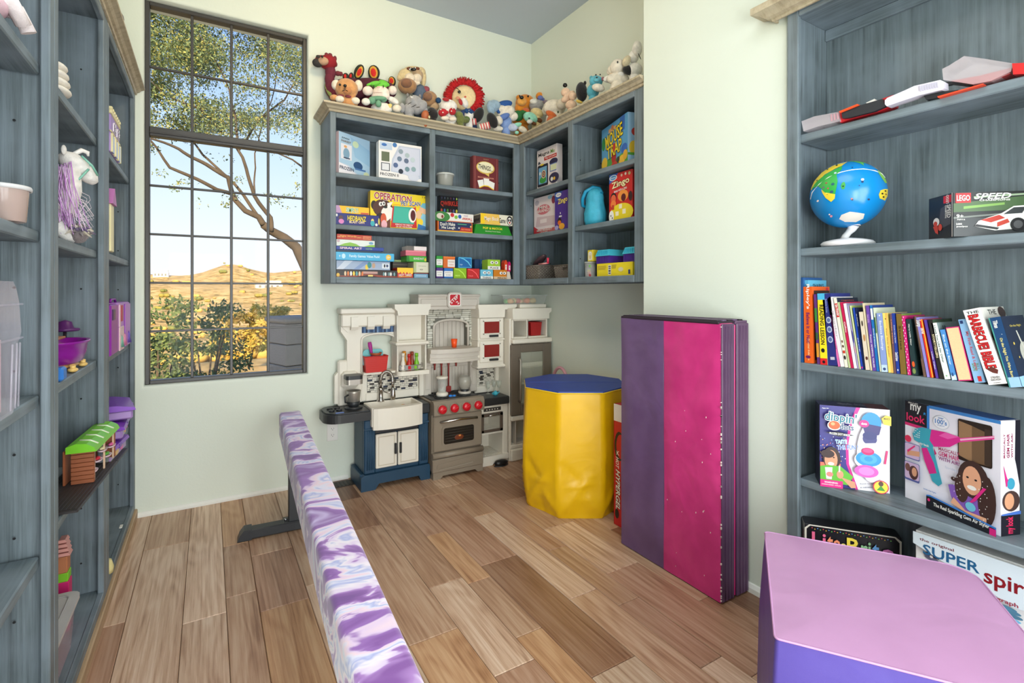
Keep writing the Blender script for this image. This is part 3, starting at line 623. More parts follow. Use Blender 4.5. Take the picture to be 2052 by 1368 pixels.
# ---- bottom left bay: stacks
def stackY(items, px0s, z, Y, group=None):
    """bottom-up pile; item = (label, px0, px1, thickness rows, colour, front art, name)"""
    for it in items:
        lb, a0, a1, hh, col, fr = it[:6]; nm = it[6] if len(it) > 6 else 'game_box'; yy = it[7] if len(it) > 7 else Y; dp = it[8] if len(it) > 8 else .2
        x0, x1 = X_at(a0, yy), X_at(a1, yy); gbox(nm, lb, (x0, yy, z), 0, x1 - x0, dp, hh - .0008, col, front=fr, group=group); z += hh
    return z
px = .00327  # metres per photo row at this depth
stackY([('black game box with small cartoon figures, bottom of the left stack', 673.5, 797, 15 * px, (44, 34, 30), [('p', [(.0, 0), (.3, .05), (.5, .35), (.7, .05), (1, 0), (1, .2), (.75, .3), (.5, .5), (.3, .3), (0, .2)], (150, 60, 40)), ('r', .42, .5, .66, .8, (196, 150, 140)), ('e', .03, .3, .025, .25, (226, 180, 60))] + [('e', .14 + .045 * k, .5, .016, .3, [(230, 200, 160), (220, 120, 50), W_, (250, 210, 60), (90, 160, 160)][k % 5]) for k in range(7)] + [('e', .76 + .03 * k, .5, .014, .26, [(120, 160, 160), W_, (60, 70, 80)][k % 3]) for k in range(7)] + [('r', .5, .15, .58, .35, (240, 214, 120))]),
        ('pale blue game box with a white label, second from the bottom of the left stack', 674, 782, 17 * px, (164, 180, 204), [('p', [(0, 0), (.15, 1), (.3, 1), (.12, 0)], (206, 214, 226)), ('p', [(.3, 0), (.5, 1), (.62, 1), (.4, 0)], (130, 154, 196)), ('r', .84, .2, .98, .8, (232, 236, 240)), ('e', .89, .5, .015, .2, K_), ('r', .92, .35, .96, .65, (60, 70, 110)), ('e', .55, .3, .03, .3, (240, 206, 60)), ('e', .6, .55, .04, .35, (50, 140, 140)), ('e', .68, .5, .03, .3, (200, 160, 130))]),
        ('bright sky blue long game box sticking out of the left stack', 668, 790, 15.5 * px, (74, 176, 220), [('e', .16, .5, .03, .3, (190, 226, 240)), ('t', '+', .1, .5, .02, .3, W_), ('t', 'Family Games Value Pack!', .5, .5, .5, .42, (220, 240, 246)), ('e', .9, .5, .045, .36, (250, 196, 70)), ('t', '13+', .9, .5, .05, .28, W_)], 'game_box', 3.165, .24),
        ('thin dark teal game box above the bright sky blue one', 674, 765, 4.5 * px, (36, 56, 84), [('r', 0, .2, 1, .4, (24, 36, 60))]),
        ('thin royal blue box with white and pink block letters', 674, 769, 7 * px, (40, 64, 150), [('t', 'SPIRAL ART', .3, .5, .46, .6, (236, 214, 230), 0, (110, 40, 90)), ('t', 'MASTER', .68, .45, .14, .4, (140, 190, 110))]),
        ('white game box with green hills printed on its side', 674, 751, 12.5 * px, (222, 228, 222), [('p', [(.05, 0), (.2, .4), (.35, .6), (.5, .4), (.62, 0)], (136, 186, 70)), ('p', [(.7, 0), (.85, .3), (1, .35), (1, 0)], (136, 186, 70)), ('e', .05, .75, .04, .2, (200, 170, 180)), ('e', .9, .6, .06, .2, (110, 160, 196))]),
        ('brick red box with gold lettering on top of the left stack', 675, 745, 10 * px, (188, 62, 44), [('t', 'Sight Words', .32, .6, .46, .45, (236, 180, 70)), ('t', 'Level 1', .63, .5, .12, .25, (240, 190, 90)), ('r', .74, .15, .97, .8, (214, 130, 90)), ('t', 'HARDCOVER', .86, .45, .2, .3, (180, 60, 44)), ('t', 'learning', .05, .5, .08, .3, (240, 200, 150))])],
       0, S1, YF_)
stackY([('red card box with yellow flames along its top', 796, 828, 21 * px, (206, 54, 36), [('p', [(0, 1), (1, 1), (1, .5), (.9, .35), (.8, .55), (.7, .4), (.6, .6), (.5, .4), (.4, .6), (.3, .4), (.2, .6), (.1, .45), (0, .6)], (250, 200, 50)), ('t', 'HOT TAKES', .5, .3, .8, .22, W_, 2, (170, 30, 30)), ('p', [(.1, .1), (.9, .16), (.9, .2), (.1, .14)], (250, 200, 50))], 'card_game_box', 3.19, .1)], 0, S1, 3.19)
stackY([('light blue box at the bottom right of the left bay', 830, 858, 9.5 * px, (124, 166, 196), [('t', 'memory', .5, .5, .7, .3, (200, 222, 236))], 'card_game_box', 3.19, .12),
        ('thin dark red box in the small stack', 830, 859, 2 * px, (130, 40, 44), None, 'card_game_box', 3.19, .12),
        ('pale green box with a drawn cup, right side of the left bay', 829, 859.5, 22 * px, (196, 204, 168), [('r', .18, .05, .98, .95, (214, 212, 188)), ('t', 'simple', .55, .62, .5, .08, (120, 124, 100)), ('e', .5, .3, .1, .06, (70, 70, 64)), ('e', .5, .31, .07, .03, (220, 216, 196)), ('r', 0, 0, .15, 1, (176, 190, 136))], 'card_game_box', 3.19, .12),
        ('bright green card game box in the right stack of the left bay', 815, 855, 12 * px, (70, 170, 50), [('t', 'BUNGE IN IT', .6, .55, .5, .35, W_, 0, (30, 90, 30)), ('e', .93, .4, .05, .3, (220, 190, 50)), ('p', [(0, 0), (.15, 0), (.1, 1), (0, 1)], (40, 120, 40))], 'card_game_box', 3.19, .12),
        ('small pink box with a rounded lip', 813, 854, 11 * px, (216, 112, 130), [('r', 0, .8, 1, .95, (240, 150, 160))], 'pink_box', 3.195, .11),
        ('white and grey card box on top of the right stack of the left bay', 815, 855, 9 * px, (226, 220, 212), [('r', 0, 0, .36, 1, (110, 104, 100)), ('r', .38, .12, .97, .9, (236, 224, 224))], 'card_game_box', 3.20, .1)], 0, S1, 3.19)
stackY([('dark box of cards behind the red flame card box', 787, 826, 40 * px, (60, 54, 44), [('r', 0, .7, 1, .74, (110, 100, 80)), ('r', .1, .5, .5, .54, (120, 100, 60)), ('r', 0, .86, 1, .97, (70, 110, 60)), ('t', 'FACES', .3, .92, .4, .08, (200, 210, 150))], 'card_game_box', 3.31, .1)], 0, S1, 3.31)
# ---- second bay
stackY([("navy game box with an orange edge and bold white letters", 877, 947, 21.5 * px * 1.08, (226, 110, 44), [('r', .03, .14, .97, .94, (42, 54, 92)), ('r', 0, 0, 1, .1, (230, 190, 60)), ('t', "Don't Make", .28, .7, .42, .32, W_, 2, K_), ('t', 'Me Laugh', .3, .35, .38, .3, W_, 2, K_), ('p', [(.66, .5), (.97, .45), (.97, .12), (.62, .16)], (190, 50, 44)), ('t', 'SILLY PHRASES', .8, .3, .26, .12, (240, 170, 120)), ('r', .56, .72, .82, .8, (90, 170, 130)), ('e', .6, .4, .02, .06, W_), ('e', .94, .6, .02, .08, (240, 220, 120))]),
        ('white game box lying upside down on the orange-edged navy box', 874, 949, 16 * px * 1.1, (234, 230, 222), [('e', .14, .45, .22, .62, (60, 130, 60)), ('p', [(0, 0), (.25, 0), (.2, 1), (0, 1)], (60, 120, 60)), ('e', .11, .5, .1, .35, (214, 204, 190)), ('e', .16, .45, .03, .2, (120, 50, 40)), ('e', .42, .72, .05, .25, (200, 44, 50)), ('e', .52, .5, .045, .22, (130, 190, 70)), ('e', .62, .6, .045, .24, (50, 100, 180)), ('t', 'Twister', .82, .34, .28, .36, (206, 60, 60), 180), ('t', 'junior', .78, .75, .12, .18, (160, 110, 170), 180)])], 0, S2, YF_)
l, w, h = yb(881, 918, 392, S2, 3.402)
dots = [('e', .1 + .16 * i, .12 + .125 * j, .05, .045, [(220, 90, 70), (70, 130, 200), (90, 160, 70), (110, 50, 70), (110, 110, 160), (246, 230, 80)][i]) for i in range(6) for j in (0, 1, 2, 3, 4)] + [('e', .1 + .16 * i, .93, .03, .03, [(60, 60, 90), (80, 90, 110), (90, 100, 90), (110, 60, 80), (110, 100, 150), (200, 230, 100)][i]) for i in range(6)]
gbox('connection_game', 'black box with rows of coloured dots and red lettering', l, 0, w, .05, h, (20, 20, 24), front=dots + [('t', 'QWIRKLE', .5, .79, .94, .14, (214, 60, 44), 3, (60, 10, 10))])
def slanted(nm, lb, a0, a1, b0, b1, z, h, Y, dp, col, fr):
    """box whose front leans back towards the top (wider at the foot)"""
    x0, x1 = X_at(a0, Y), X_at(a1, Y); t0, t1 = X_at(b0, Y) - x0, X_at(b1, Y) - x0; w = x1 - x0
    b = B(); b.add([(0, 0, 0), (w, 0, 0), (t1, .02, h), (t0, .02, h), (0, dp, 0), (w, dp, 0), (t1, dp, h), (t0, dp, h)], [(0, 1, 2, 3), (5, 4, 7, 6), (4, 0, 3, 7), (1, 5, 6, 2), (3, 2, 6, 7), (4, 5, 1, 0)], mt(col, .4, var=.02))
    o = b.build(nm, None, (x0, Y, z)); tag(o, lb, 'box'); 
    art(o, w, math.hypot(h, .02), fr, Matrix.Rotation(-math.atan2(.02, h), 4, 'X')); return o
slanted('game_box', 'bright green game box with slanted sides and yellow letters', 950, 1026, 956, 1021, S2, .071, 3.19, .16, (44, 140, 46), [('t', 'POP & MATCH', .5, .66, .5, .24, (250, 226, 60)), ('t', 'Matching Travel Game', .5, .32, .4, .13, (226, 230, 200))])
l, w, h = yb(963, 1028, 429.5, S2 + .073, 3.19)
gbox('game_box', 'white and yellow game box resting on the slanted green box', l, 0, w, .16, h, (234, 228, 206), front=[('p', [(0, 0), (.12, 0), (.16, 1), (0, 1)], (248, 206, 40)), ('p', [(.12, 0), (.6, 0), (.56, 1), (.16, 1)], (240, 196, 90)), ('t', 'Magic Block', .33, .5, .44, .5, (246, 240, 220), 0, (214, 150, 40)), ('t', 'Game', .66, .45, .2, .5, K_), ('e', .89, .5, .09, .45, K_), ('e', .89, .45, .065, .34, W_), ('e', .86, .52, .022, .14, K_), ('e', .92, .52, .022, .14, K_), ('e', .89, .3, .03, .09, (190, 60, 50))], lside=[('r', .0, .1, 1, .9, (110, 104, 96)), ('t', 'Game', .5, .5, .8, .4, K_)])
# bottom shelf of the second bay: card tins and blocks
def Yc(nm, lb, a0, a1, pyt, z, Y, dp, col, fr, group=None):
    l, w, h = yb(a0, a1, pyt, z, Y); return gbox(nm, lb, l, 0, w, dp, h, col, front=fr, group=group, cat='card box'), z + h + .0008
lbl = [('r', 0, .2, .96, .72, (232, 230, 226)), ('t', 'Questions', .45, .58, .7, .09, (90, 90, 100)), ('t', 'for kids', .45, .36, .5, .08, (90, 90, 100))]
_, z1 = Yc('card_tin', 'small purple card tin with a white label, left end of the lowest row', 874.5, 888, 536, S1, 3.19, .1, (78, 44, 124), lbl)
Yc('card_tin', 'small green card tin with a white label on top of the purple tin', 874.5, 887.5, 512.5, z1, 3.19, .1, (50, 150, 60), lbl)
_, z2 = Yc('card_tin', 'small blue card tin with a white label, second in the lowest row', 890, 908, 537, S1, 3.19, .1, (40, 110, 190), lbl)
Yc('card_tin', 'orange card tin with a white label on top of the blue tin', 888.5, 912, 514, z2, 3.19, .1, (214, 106, 40), [('r', .36, .1, .98, .74, (234, 226, 218)), ('r', 0, .9, 1, 1, (240, 130, 50)), ('t', 'Conversation', .67, .55, .5, .09, (150, 90, 70)), ('t', 'cubes', .67, .3, .4, .09, (190, 80, 70))])
sw = lambda c, t='': [('r', .03, .05, .97, .95, c), ('p', [(.05, .9), (.4, .8), (.7, .5), (.9, .1), (.95, .1), (.75, .55), (.42, .86), (.05, .95)], tuple(min(255, v + 60) for v in c))] + ([('t', t, .28, .3, .4, .12, tuple(min(255, v + 80) for v in c))] if t else [])
_, z3 = Yc('card_tin', 'lime green card tin with a curved stripe', 909.5, 935, 537, S1, 3.19, .1, (150, 190, 40), sw((140, 182, 36), 'CREATE'))
_, z4 = Yc('card_tin', 'red card tin with a curved stripe', 936.5, 961, 538, S1, 3.19, .1, (190, 40, 44), sw((196, 44, 46), 'TALK'))
_, _z = Yc('card_tin', 'blue card tin with a pale rounded border, above the lime tin', 918.5, 945.5, 515, z3, 3.19, .1, (44, 120, 180), [('r', .02, .04, .98, .96, (90, 190, 226)), ('r', .06, .08, .94, .9, (32, 104, 170)), ('p', [(.1, .9), (.4, .78), (.7, .5), (.9, .15), (.94, .2), (.75, .58), (.42, .86), (.1, .96)], (110, 200, 230)), ('t', 'TOP', .2, .3, .2, .12, (190, 220, 240))])
_, z5 = Yc('flash_card_box', 'light blue card box with cartoon eyes in the lowest row', 963, 988, 540, S1, 3.19, .09, (110, 186, 214), [('r', 0, 0, 1, .32, W_), ('t', 'THING', .5, .16, .7, .2, K_), ('e', .32, .68, .14, .15, W_), ('e', .66, .68, .14, .15, W_), ('e', .34, .67, .045, .07, K_), ('e', .66, .67, .045, .07, K_), ('e', .5, .45, .08, .04, (50, 100, 150))])
_, z6 = Yc('flash_card_box', 'orange card box with cartoon eyes, right end of the lowest row', 989.5, 1015.5, 540.5, S1, 3.19, .09, (206, 126, 34), [('r', 0, 0, 1, .3, (226, 196, 160)), ('t', 'PERSON', .62, .15, .66, .2, K_), ('e', .56, .66, .12, .15, W_), ('e', .82, .66, .12, .15, W_), ('e', .6, .65, .045, .08, K_), ('e', .8, .65, .045, .08, K_)])
_, _z = Yc('flash_card_box', 'lime green card box with cartoon eyes on the upper row', 977.5, 1002.5, 520, max(z5, z6), 3.19, .09, (160, 204, 60), [('r', 0, 0, 1, .34, W_), ('t', 'PLACE', .52, .17, .66, .2, K_), ('e', .34, .7, .14, .15, W_), ('e', .68, .7, .14, .15, W_), ('e', .36, .7, .045, .08, K_), ('e', .66, .7, .045, .08, K_), ('e', .5, .48, .08, .03, (220, 150, 60))])
Yc('card_tin', 'dark blue card tin half hidden behind the lime box with eyes', 951, 976, 519.5, S1, 3.33, .1, (30, 60, 100), [('r', .45, .3, 1, 1, (50, 106, 160)), ('t', 'Build', .7, .85, .3, .12, (190, 210, 230))])
b = B(); b.prism([(0, 0), (.036, 0), (.022, .06), (0, .06)], 0, .08, mt((222, 208, 190), .6)); tag(b.build('card_holder', None, (X_at(1016, 3.2), 3.2, S1)), 'cream card holder with a slanted side, right end of the lowest row', 'card box')
for k, (a0, cc, tt) in enumerate(((1011, (226, 74, 38), 'orange-red crayon shaped marker pack standing at the right end of the second bay'), (1018, (206, 30, 106), 'magenta crayon shaped marker pack beside the orange-red one'))):
    l, w, h = yb(a0, a0 + 6, 524 if k else 521, S1 + .0605, 3.215); b = B(); b.box(0, w, 0, .05, 0, h * .75, mt(cc, .4), .002); b.prism([(0, h * .75), (w, h * .75), (w * .6, h), (w * .4, h)], 0, .05, mt(cc, .4)); o = b.build('marker_pack', None, l); tag(o, tt, 'markers'); art(o, w, h, [('r', .25, .15, .75, .6, W_), ('t', 'A', .5, .45, .4, .12, cc)])
for k, (a0, z_) in enumerate(((876, 0), (891, 0))):   # dark twist lids on the two upper tins
    pass
# ---- right cabinet, top
l, w, h = xb(1076, 1138, 290, S3, 2.06); w = .245
o = gbox('drawing_board_box', 'white drawing board box with a black tablet picture in the corner bay', l, RZ, w, .05, h, (236, 226, 226), front=[
    ('t', 'Magna', .36, .86, .56, .11, K_), ('t', 'Me', .8, .86, .2, .1, (110, 160, 60)), ('r', .38, .7, 1, .78, (200, 50, 44)), ('t', 'Play and Learn', .7, .74, .52, .05, W_),
    ('p', rrect(.04, .58, .1, .62, .04), (44, 44, 54)), ('r', .1, .16, .52, .56, (120, 176, 214)), ('e', .32, .25, .17, .08, (70, 160, 70)), ('e', .36, .38, .11, .1, (230, 200, 150)), ('e', .36, .38, .08, .075, (60, 60, 60)), ('e', .36, .38, .055, .05, (236, 150, 150)), ('e', .36, .38, .03, .028, (90, 150, 80)), ('e', .18, .42, .04, .04, W_), ('p', [(.08, .64), (.08, .7), (.14, .72), (.22, .66)], (80, 84, 96)), ('e', .28, .62, .1, .02, (240, 210, 50)),
    ('e', .86, .6, .2, .08, (50, 46, 80)), ('r', .68, .38, 1, .56, (120, 140, 200)), ('r', .71, .4, 1, .54, (226, 230, 190)), ('e', .88, .22, .24, .12, (50, 46, 80)), ('e', .78, .2, .06, .05, W_), ('e', .9, .2, .05, .04, (240, 190, 60))])
a0 = Vector((2.06, Y_at(1206, 2.06), S3)); a1 = Vector((2.165, Y_at(1263, 2.165), S3))
l = Vector((2.12, Y_at(1206, 2.12), S3)); e1 = Vector((2.02, Y_at(1258, 2.02), S3)); dv = e1 - l; w = dv.length; a_ = math.atan2(dv.y, dv.x); h = on_x(1206, 262, 2.12).z - S3
gbox('game_box', 'blue game box with big yellow letters, angled on the top right shelf', l, a_, w, .075, h, (150, 196, 226), side=[('r', 0, 0, 1, 1, (150, 190, 220)), ('e', .5, .3, .4, .14, (226, 190, 60)), ('e', .6, .62, .3, .08, (180, 60, 50)), ('r', 0, .15, 1, .2, (90, 160, 60))], front=[
    ('r', 0, 0, 1, 1, (96, 166, 214)), ('p', [(0, 0), (1, 0), (1, .3), (.6, .2), (.3, .3), (0, .2)], (90, 170, 70)), ('r', .72, .7, .9, 1, (60, 110, 190)), ('e', .08, .66, .07, .14, (50, 140, 70)), ('e', .12, .22, .12, .14, (246, 206, 60)), ('e', .1, .08, .08, .08, (246, 206, 60)), ('e', .88, .32, .11, .1, (60, 110, 200)), ('e', .8, .12, .12, .09, (246, 196, 60)), ('e', .92, .18, .08, .1, (236, 180, 50)), ('e', .5, .26, .09, .14, (190, 50, 36)), ('e', .52, .1, .12, .06, (210, 70, 50)), ('e', .66, .16, .06, .06, (70, 60, 50)), ('r', .3, .82, .6, .9, (220, 170, 110)), ('e', .45, .9, .05, .05, (196, 120, 80)),
    ('t', 'MOUSE', .5, .7, .66, .28, (252, 224, 40), 8, K_), ('t', 'TRAP', .52, .42, .56, .26, (252, 224, 40), 4, K_), ('e', .52, .46, .05, .09, (200, 50, 40))])
# ---- right cabinet, middle
o, l, w, h = Xg('game_box', 'pinkish white game box with a red corner, beside the purple one', 1070, 1114, 392, S2, 2.06, .05, (234, 220, 222), front=[
    ('r', 0, 0, 1, .14, (206, 100, 104)), ('p', [(0, 0), (0, .25), (.25, .12), (.3, 0)], (190, 40, 50)), ('p', [(.16, .48), (.95, .44), (1, .2), (.08, .22)], (214, 190, 194)), ('r', .3, .3, .6, .4, (236, 222, 222)), ('e', .15, .86, .1, .07, (190, 180, 190)), ('e', .75, .93, .1, .05, (160, 200, 220)), ('e', .9, .84, .08, .1, (150, 60, 80)), ('e', .45, .65, .3, .13, (214, 120, 130)),
    ('t', 'MINI', .45, .71, .36, .08, W_, 0, (190, 50, 70)), ('t', 'BRANDS', .47, .62, .6, .08, W_, 0, (190, 50, 70)), ('t', 'MINI MARKET', .5, .11, .7, .05, W_), ('t', 'GAME', .5, .05, .3, .04, W_)])
l, w, h = xb(1112, 1138, 382.5, S2, 2.025); w = .16
muppet = lambda: [('e', .35, .44, .2, .11, (206, 44, 40)), ('e', .32, .44, .04, .03, W_), ('e', .4, .44, .03, .025, W_), ('r', .3, .34, .5, .38, (226, 226, 220)), ('e', .34, .24, .14, .09, (40, 30, 30)), ('e', .34, .2, .12, .06, (226, 110, 40)), ('e', .5, .1, .2, .08, (240, 170, 50)), ('e', .14, .08, .14, .06, (170, 160, 210))]
gbox('game_box', 'purple game box partly hidden behind the cabinet divider', l, RZ, w, .05, h, (76, 48, 140), lside=[('r', 0, 0, 1, 1, (40, 100, 170))], front=[('r', 0, 0, 1, 1, (78, 50, 142)), ('p', [(0, 1), (.55, 1), (.3, .82), (0, .76)], (50, 90, 170)), ('e', .26, .92, .2, .055, W_), ('t', 'ThinkFun', .26, .92, .28, .04, (40, 70, 150)), ('t', 'Zingo', .55, .74, .66, .17, (250, 226, 130), 6, K_)] + muppet()[2:])
# aqua drawstring bag
bag = thing('drawstring_bag', 'aqua blue drawstring toy bag slumped beside the red game box', 'bag', (2.09, Y_at(1193, 2.09), S2))
prof = [(.001, .0), (.055, .0), (.07, .01), (.078, .04), (.078, .08), (.068, .115), (.062, .15), (.064, .18), (.056, .21), (.035, .235), (.012, .246), (.0, .247)]
b = B(); b.lathe(prof, (0, 0, 0), mt((64, 176, 206), .55, var=.1, vs=30, bump=.9, bs=26), 28, sx=.8, sy=1.02)
for i, p in enumerate(b.v):
    a = math.atan2(p.y, p.x); k = 1 + .05 * math.sin(7 * a + p.z * 30) * min(1, p.z * 20) + .03 * math.sin(13 * a); b.v[i] = Vector((p.x * k, p.y * k + .02 * p.z, p.z))
b.build('sack', bag)
b = B(); b.tube([(.02, .075, .12), (-.04, .078, .14), (-.055, .06, .175), (-.05, .035, .22), (-.02, .0, .246), (.01, -.03, .235), (.0, -.06, .2)], .011, mt((30, 150, 190), .4), 8); b.build('strap', bag)
l, w, h = xb(1221, 1271, 344, S2, 2.03); w = .19
gbox('game_box', 'red game box with cream letters and a yellow circle of tiles', l, RZ, w, .055, h, (200, 36, 34), lside=[('r', 0, 0, 1, 1, (50, 100, 170))], front=[('r', 0, 0, 1, 1, (206, 40, 34)), ('p', [(0, 1), (.4, 1), (.2, .86), (0, .8)], (50, 90, 170)), ('e', .18, .92, .17, .06, W_), ('e', .18, .92, .14, .045, (60, 140, 200)), ('t', 'ThinkFun', .18, .92, .24, .03, W_), ('e', .55, .93, .04, .03, (226, 190, 160)), ('e', .72, .94, .04, .03, (230, 220, 200)), ('e', .88, .93, .05, .035, (190, 180, 120)), ('t', 'Zingo', .5, .76, .76, .17, (252, 240, 180), 7, (90, 20, 20)), ('t', 'BINGO WITH A ZING', .5, .63, .56, .045, W_, 6),
    ('e', .2, .5, .13, .1, (30, 24, 24)), ('e', .2, .47, .11, .09, (226, 100, 60)), ('e', .62, .5, .22, .12, (240, 150, 60)), ('e', .64, .46, .1, .08, (90, 20, 24)), ('e', .93, .46, .08, .1, (60, 30, 30)), ('e', .2, .36, .12, .08, (240, 130, 60)), ('e', .55, .15, .5, .2, (236, 212, 40)), ('r', .45, .24, .58, .33, (244, 234, 200)), ('r', .6, .12, .74, .22, (244, 234, 200)), ('r', .3, .1, .44, .19, (244, 234, 200)), ('r', .14, .24, .24, .34, (190, 60, 40)), ('e', .12, .1, .11, .13, W_), ('e', .1, .12, .02, .02, K_), ('e', .16, .07, .02, .02, K_)])
# ---- right cabinet, bottom
def basket(name, label, loc, rz, w, dp, h, col, cut):
    t = thing(name, label, 'basket', loc, rz); m = mt(col, .6, var=.06, bump=0)
    tp = .9
    def wall(P0, P1, nrm, nm):
        """woven strips: vertical ribs and bowed bands"""
        b = B(); L_ = (P1 - P0).length; n = max(5, int(L_ / .014)); rws = 9
        for r in range(rws):
            for i in range(n):
                s_ = 1 if (i + r) % 2 else 0; q0 = P0.lerp(P1, i / n); q1 = P0.lerp(P1, (i + 1) / n); z0 = h * (.04 + .92 * r / rws); z1 = h * (.04 + .92 * (r + .86) / rws)
                if cut and r >= rws - 3 and r < rws - 1 and nm == 'front_weave' and .36 * n < i < .64 * n: continue
                c = (q0 + q1) / 2; o_ = nrm * (.0022 if s_ else .0002); sc0 = tp + (1 - tp) * z0 / h; sc1 = tp + (1 - tp) * z1 / h
                f0 = lambda q, k, zz: Vector((w / 2 + (q.x - w / 2) * k, dp / 2 + (q.y - dp / 2) * k, zz))
                b.add([f0(q0, sc0, z0), f0(q1, sc0, z0), f0(q1, sc1, z1), f0(q0, sc1, z1), f0(c, sc0, z0) + o_ * 2, f0(c, sc1, z1) + o_ * 2], [(0, 4, 5, 3), (4, 1, 2, 5)], m)
        b.build(nm, t, fix=False)
    c4 = [Vector((0, 0, 0)), Vector((w, 0, 0)), Vector((w, dp, 0)), Vector((0, dp, 0))]; nr = [Vector((0, -1, 0)), Vector((1, 0, 0)), Vector((0, 1, 0)), Vector((-1, 0, 0))]
    for i, nm in enumerate(('front_weave', 'side_weave', 'back_weave', 'side_weave')): wall(c4[i], c4[(i + 1) % 4], nr[i], nm)
    b = B(); k = .004; dkm = mt(tuple(int(v * .8) for v in col), .6)
    b.box(k + w * .05, w - k - w * .05, k + dp * .05, dp - k - dp * .05, 0, .004, m)
    for (x0, x1, y0, y1) in ((w * .04, w * .96, dp * .04 + .002, dp * .04 + .004), (w * .04, w * .96, dp * .96 - .004, dp * .96 - .002), (w * .04 + .002, w * .04 + .004, dp * .04, dp * .96), (w * .96 - .004, w * .96 - .002, dp * .04, dp * .96)): b.box(x0, x1, y0, y1, 0, h * .94, dkm)
    b.build('liner', t)
    b = B(); r = .005; b.tube([(0, 0, h), (w, 0, h), (w, dp, h), (0, dp, h), (0, 0, h)], r, m, 8); b.build('rim', t)
    return t
BK = (118, 108, 98)
basket('woven_basket', 'grey-brown woven plastic basket in the corner bay, holding pink odds and ends', (1.99, 3.135, S1), R(-83), .165, .22, .098, BK, False)
basket('woven_basket', 'second grey-brown woven basket, with a slot handle, beside the divider', (2.03, 2.815, S1), R(-90), .24, .18, .088, BK, True)
t = thing('doll_dish', 'translucent dark plastic dish tipped over the basket', 'dish', (2.06, 3.03, S1 + .105)); b = B(); b.ell((0, 0, .03), (.035, .085, .02), mt((84, 60, 66), .2, var=0, alpha=.8), 16, 8, Matrix.Rotation(R(-28), 3, 'X')); b.build('dish', t)
t = thing('toy_brush', 'small pink toy brush lying across the basket rim', 'toy', (2.02, 2.93, S1 + .107)); b = B(); b.tube([(0, .05, 0), (0, -.06, .003)], .006, mt((236, 160, 160), .3), 8); b.build('handle', t); b = B(); b.tube([(0, -.06, .0), (0, -.062, .04)], .008, mt((226, 50, 80), .35), 8); b.build('bristle_head', t)
# corner bay 2: tubs, purple trays, yellow box
l, w, h = xb(1196, 1271, 526, S1, 2.02); w = .3
yb_ = gbox('game_box', 'long yellow box lying flat on the lowest right shelf', l, RZ, w, .2, h, (242, 218, 36), front=[('r', .34, .15, .42, .85, W_), ('r', .35, .2, .41, .8, (90, 90, 90)), ('r', .35, .3, .41, .34, W_), ('r', .35, .5, .41, .56, W_), ('r', .35, .66, .41, .7, W_)] + lines(.03, .3, .5, .82, 4, (190, 160, 60)) + lines(.45, .58, .55, .85, 3, (170, 150, 60)) + [('e', .7, .5, .07, .16, (226, 214, 170)), ('r', .9, .15, .95, .45, (50, 60, 120))])
zt = S1 + h + .001
for (a0, a1, lb) in ((1195, 1248, 'purple tray with a bright aqua lid, nearer the inner corner'), (1249, 1285, 'second purple tray with an aqua lid, at the end of the yellow box')):
    y0 = Y_at(a0, 2.03); y1 = y0 - .115 if a1 == 1248 else y0 - .1; w = y0 - y1; t = thing('toy_tray', lb, 'tray', (2.03, y0, zt), RZ, 'aqua lidded trays')
    b = B(); b.prism([(0, 0), (w, 0), (w, .05), (0, .05)], 0, .13, mt((78, 44, 140), .35)); 
    for k in range(9): b.box(.01 + k * w / 10, .014 + k * w / 10, -.002, 0, .004, .045, mt((66, 34, 124), .35))
    b.build('tray', t)
    b = B(); b.add([(-.004, -.006, .045), (w + .004, -.006, .045), (w - .008, .006, .083), (.008, .006, .083), (-.004, .136, .045), (w + .004, .136, .045), (w - .008, .124, .083), (.008, .124, .083)], [(0, 1, 2, 3), (5, 4, 7, 6), (4, 0, 3, 7), (1, 5, 6, 2), (3, 2, 6, 7), (4, 5, 1, 0)], mt((74, 190, 214), .3))
    for k in range(6): b.box(.016 + k * w / 7, .02 + k * w / 7, -.005, -.001, .05, .075, mt((50, 164, 196), .3))
    b.build('lid', t)
t = thing('block_tub', 'clear tub of coloured plastic pieces at the left of the yellow box', 'tub', (2.07, Y_at(1183, 2.07), S1)); b = B(); b.lathe([(.034, 0), (.036, .09), (.034, .088), (.032, .002)], (0, 0, 0), clear((230, 230, 226), .3), 20); b.build('jar', t)
b = B(); b.lathe([(0, .09), (.038, .09), (.038, .1), (0, .1)], (0, 0, 0), clear((220, 222, 216), .5), 20); b.build('lid', t)
for k, (c, z_) in enumerate((((206, 40, 50), .015), ((226, 60, 60), .03), ((236, 200, 50), .045), ((60, 150, 200), .05), ((110, 190, 60), .072), ((70, 170, 190), .074), ((200, 40, 70), .02))):
    b = B(); b.box(-.009, .009, -.009, .009, -.008, .008, mt(c, .4), .002); b.build('block', t, (-.012 + .006 * (k % 4) - .006, -.018 + .012 * (k % 4), z_))
gbox('card_box', 'small yellow card box with an arched picture, standing on the clear tub', (2.045, Y_at(1177.5, 2.045), S1 + .101), RZ, .05, .045, .071, (232, 206, 56), cat='card box', front=[('p', [(.15, .12), (.85, .12), (.85, .7), (.7, .85), (.3, .85), (.15, .7)], W_), ('e', .5, .45, .22, .28, (226, 200, 140)), ('e', .5, .6, .1, .1, (240, 236, 220))])
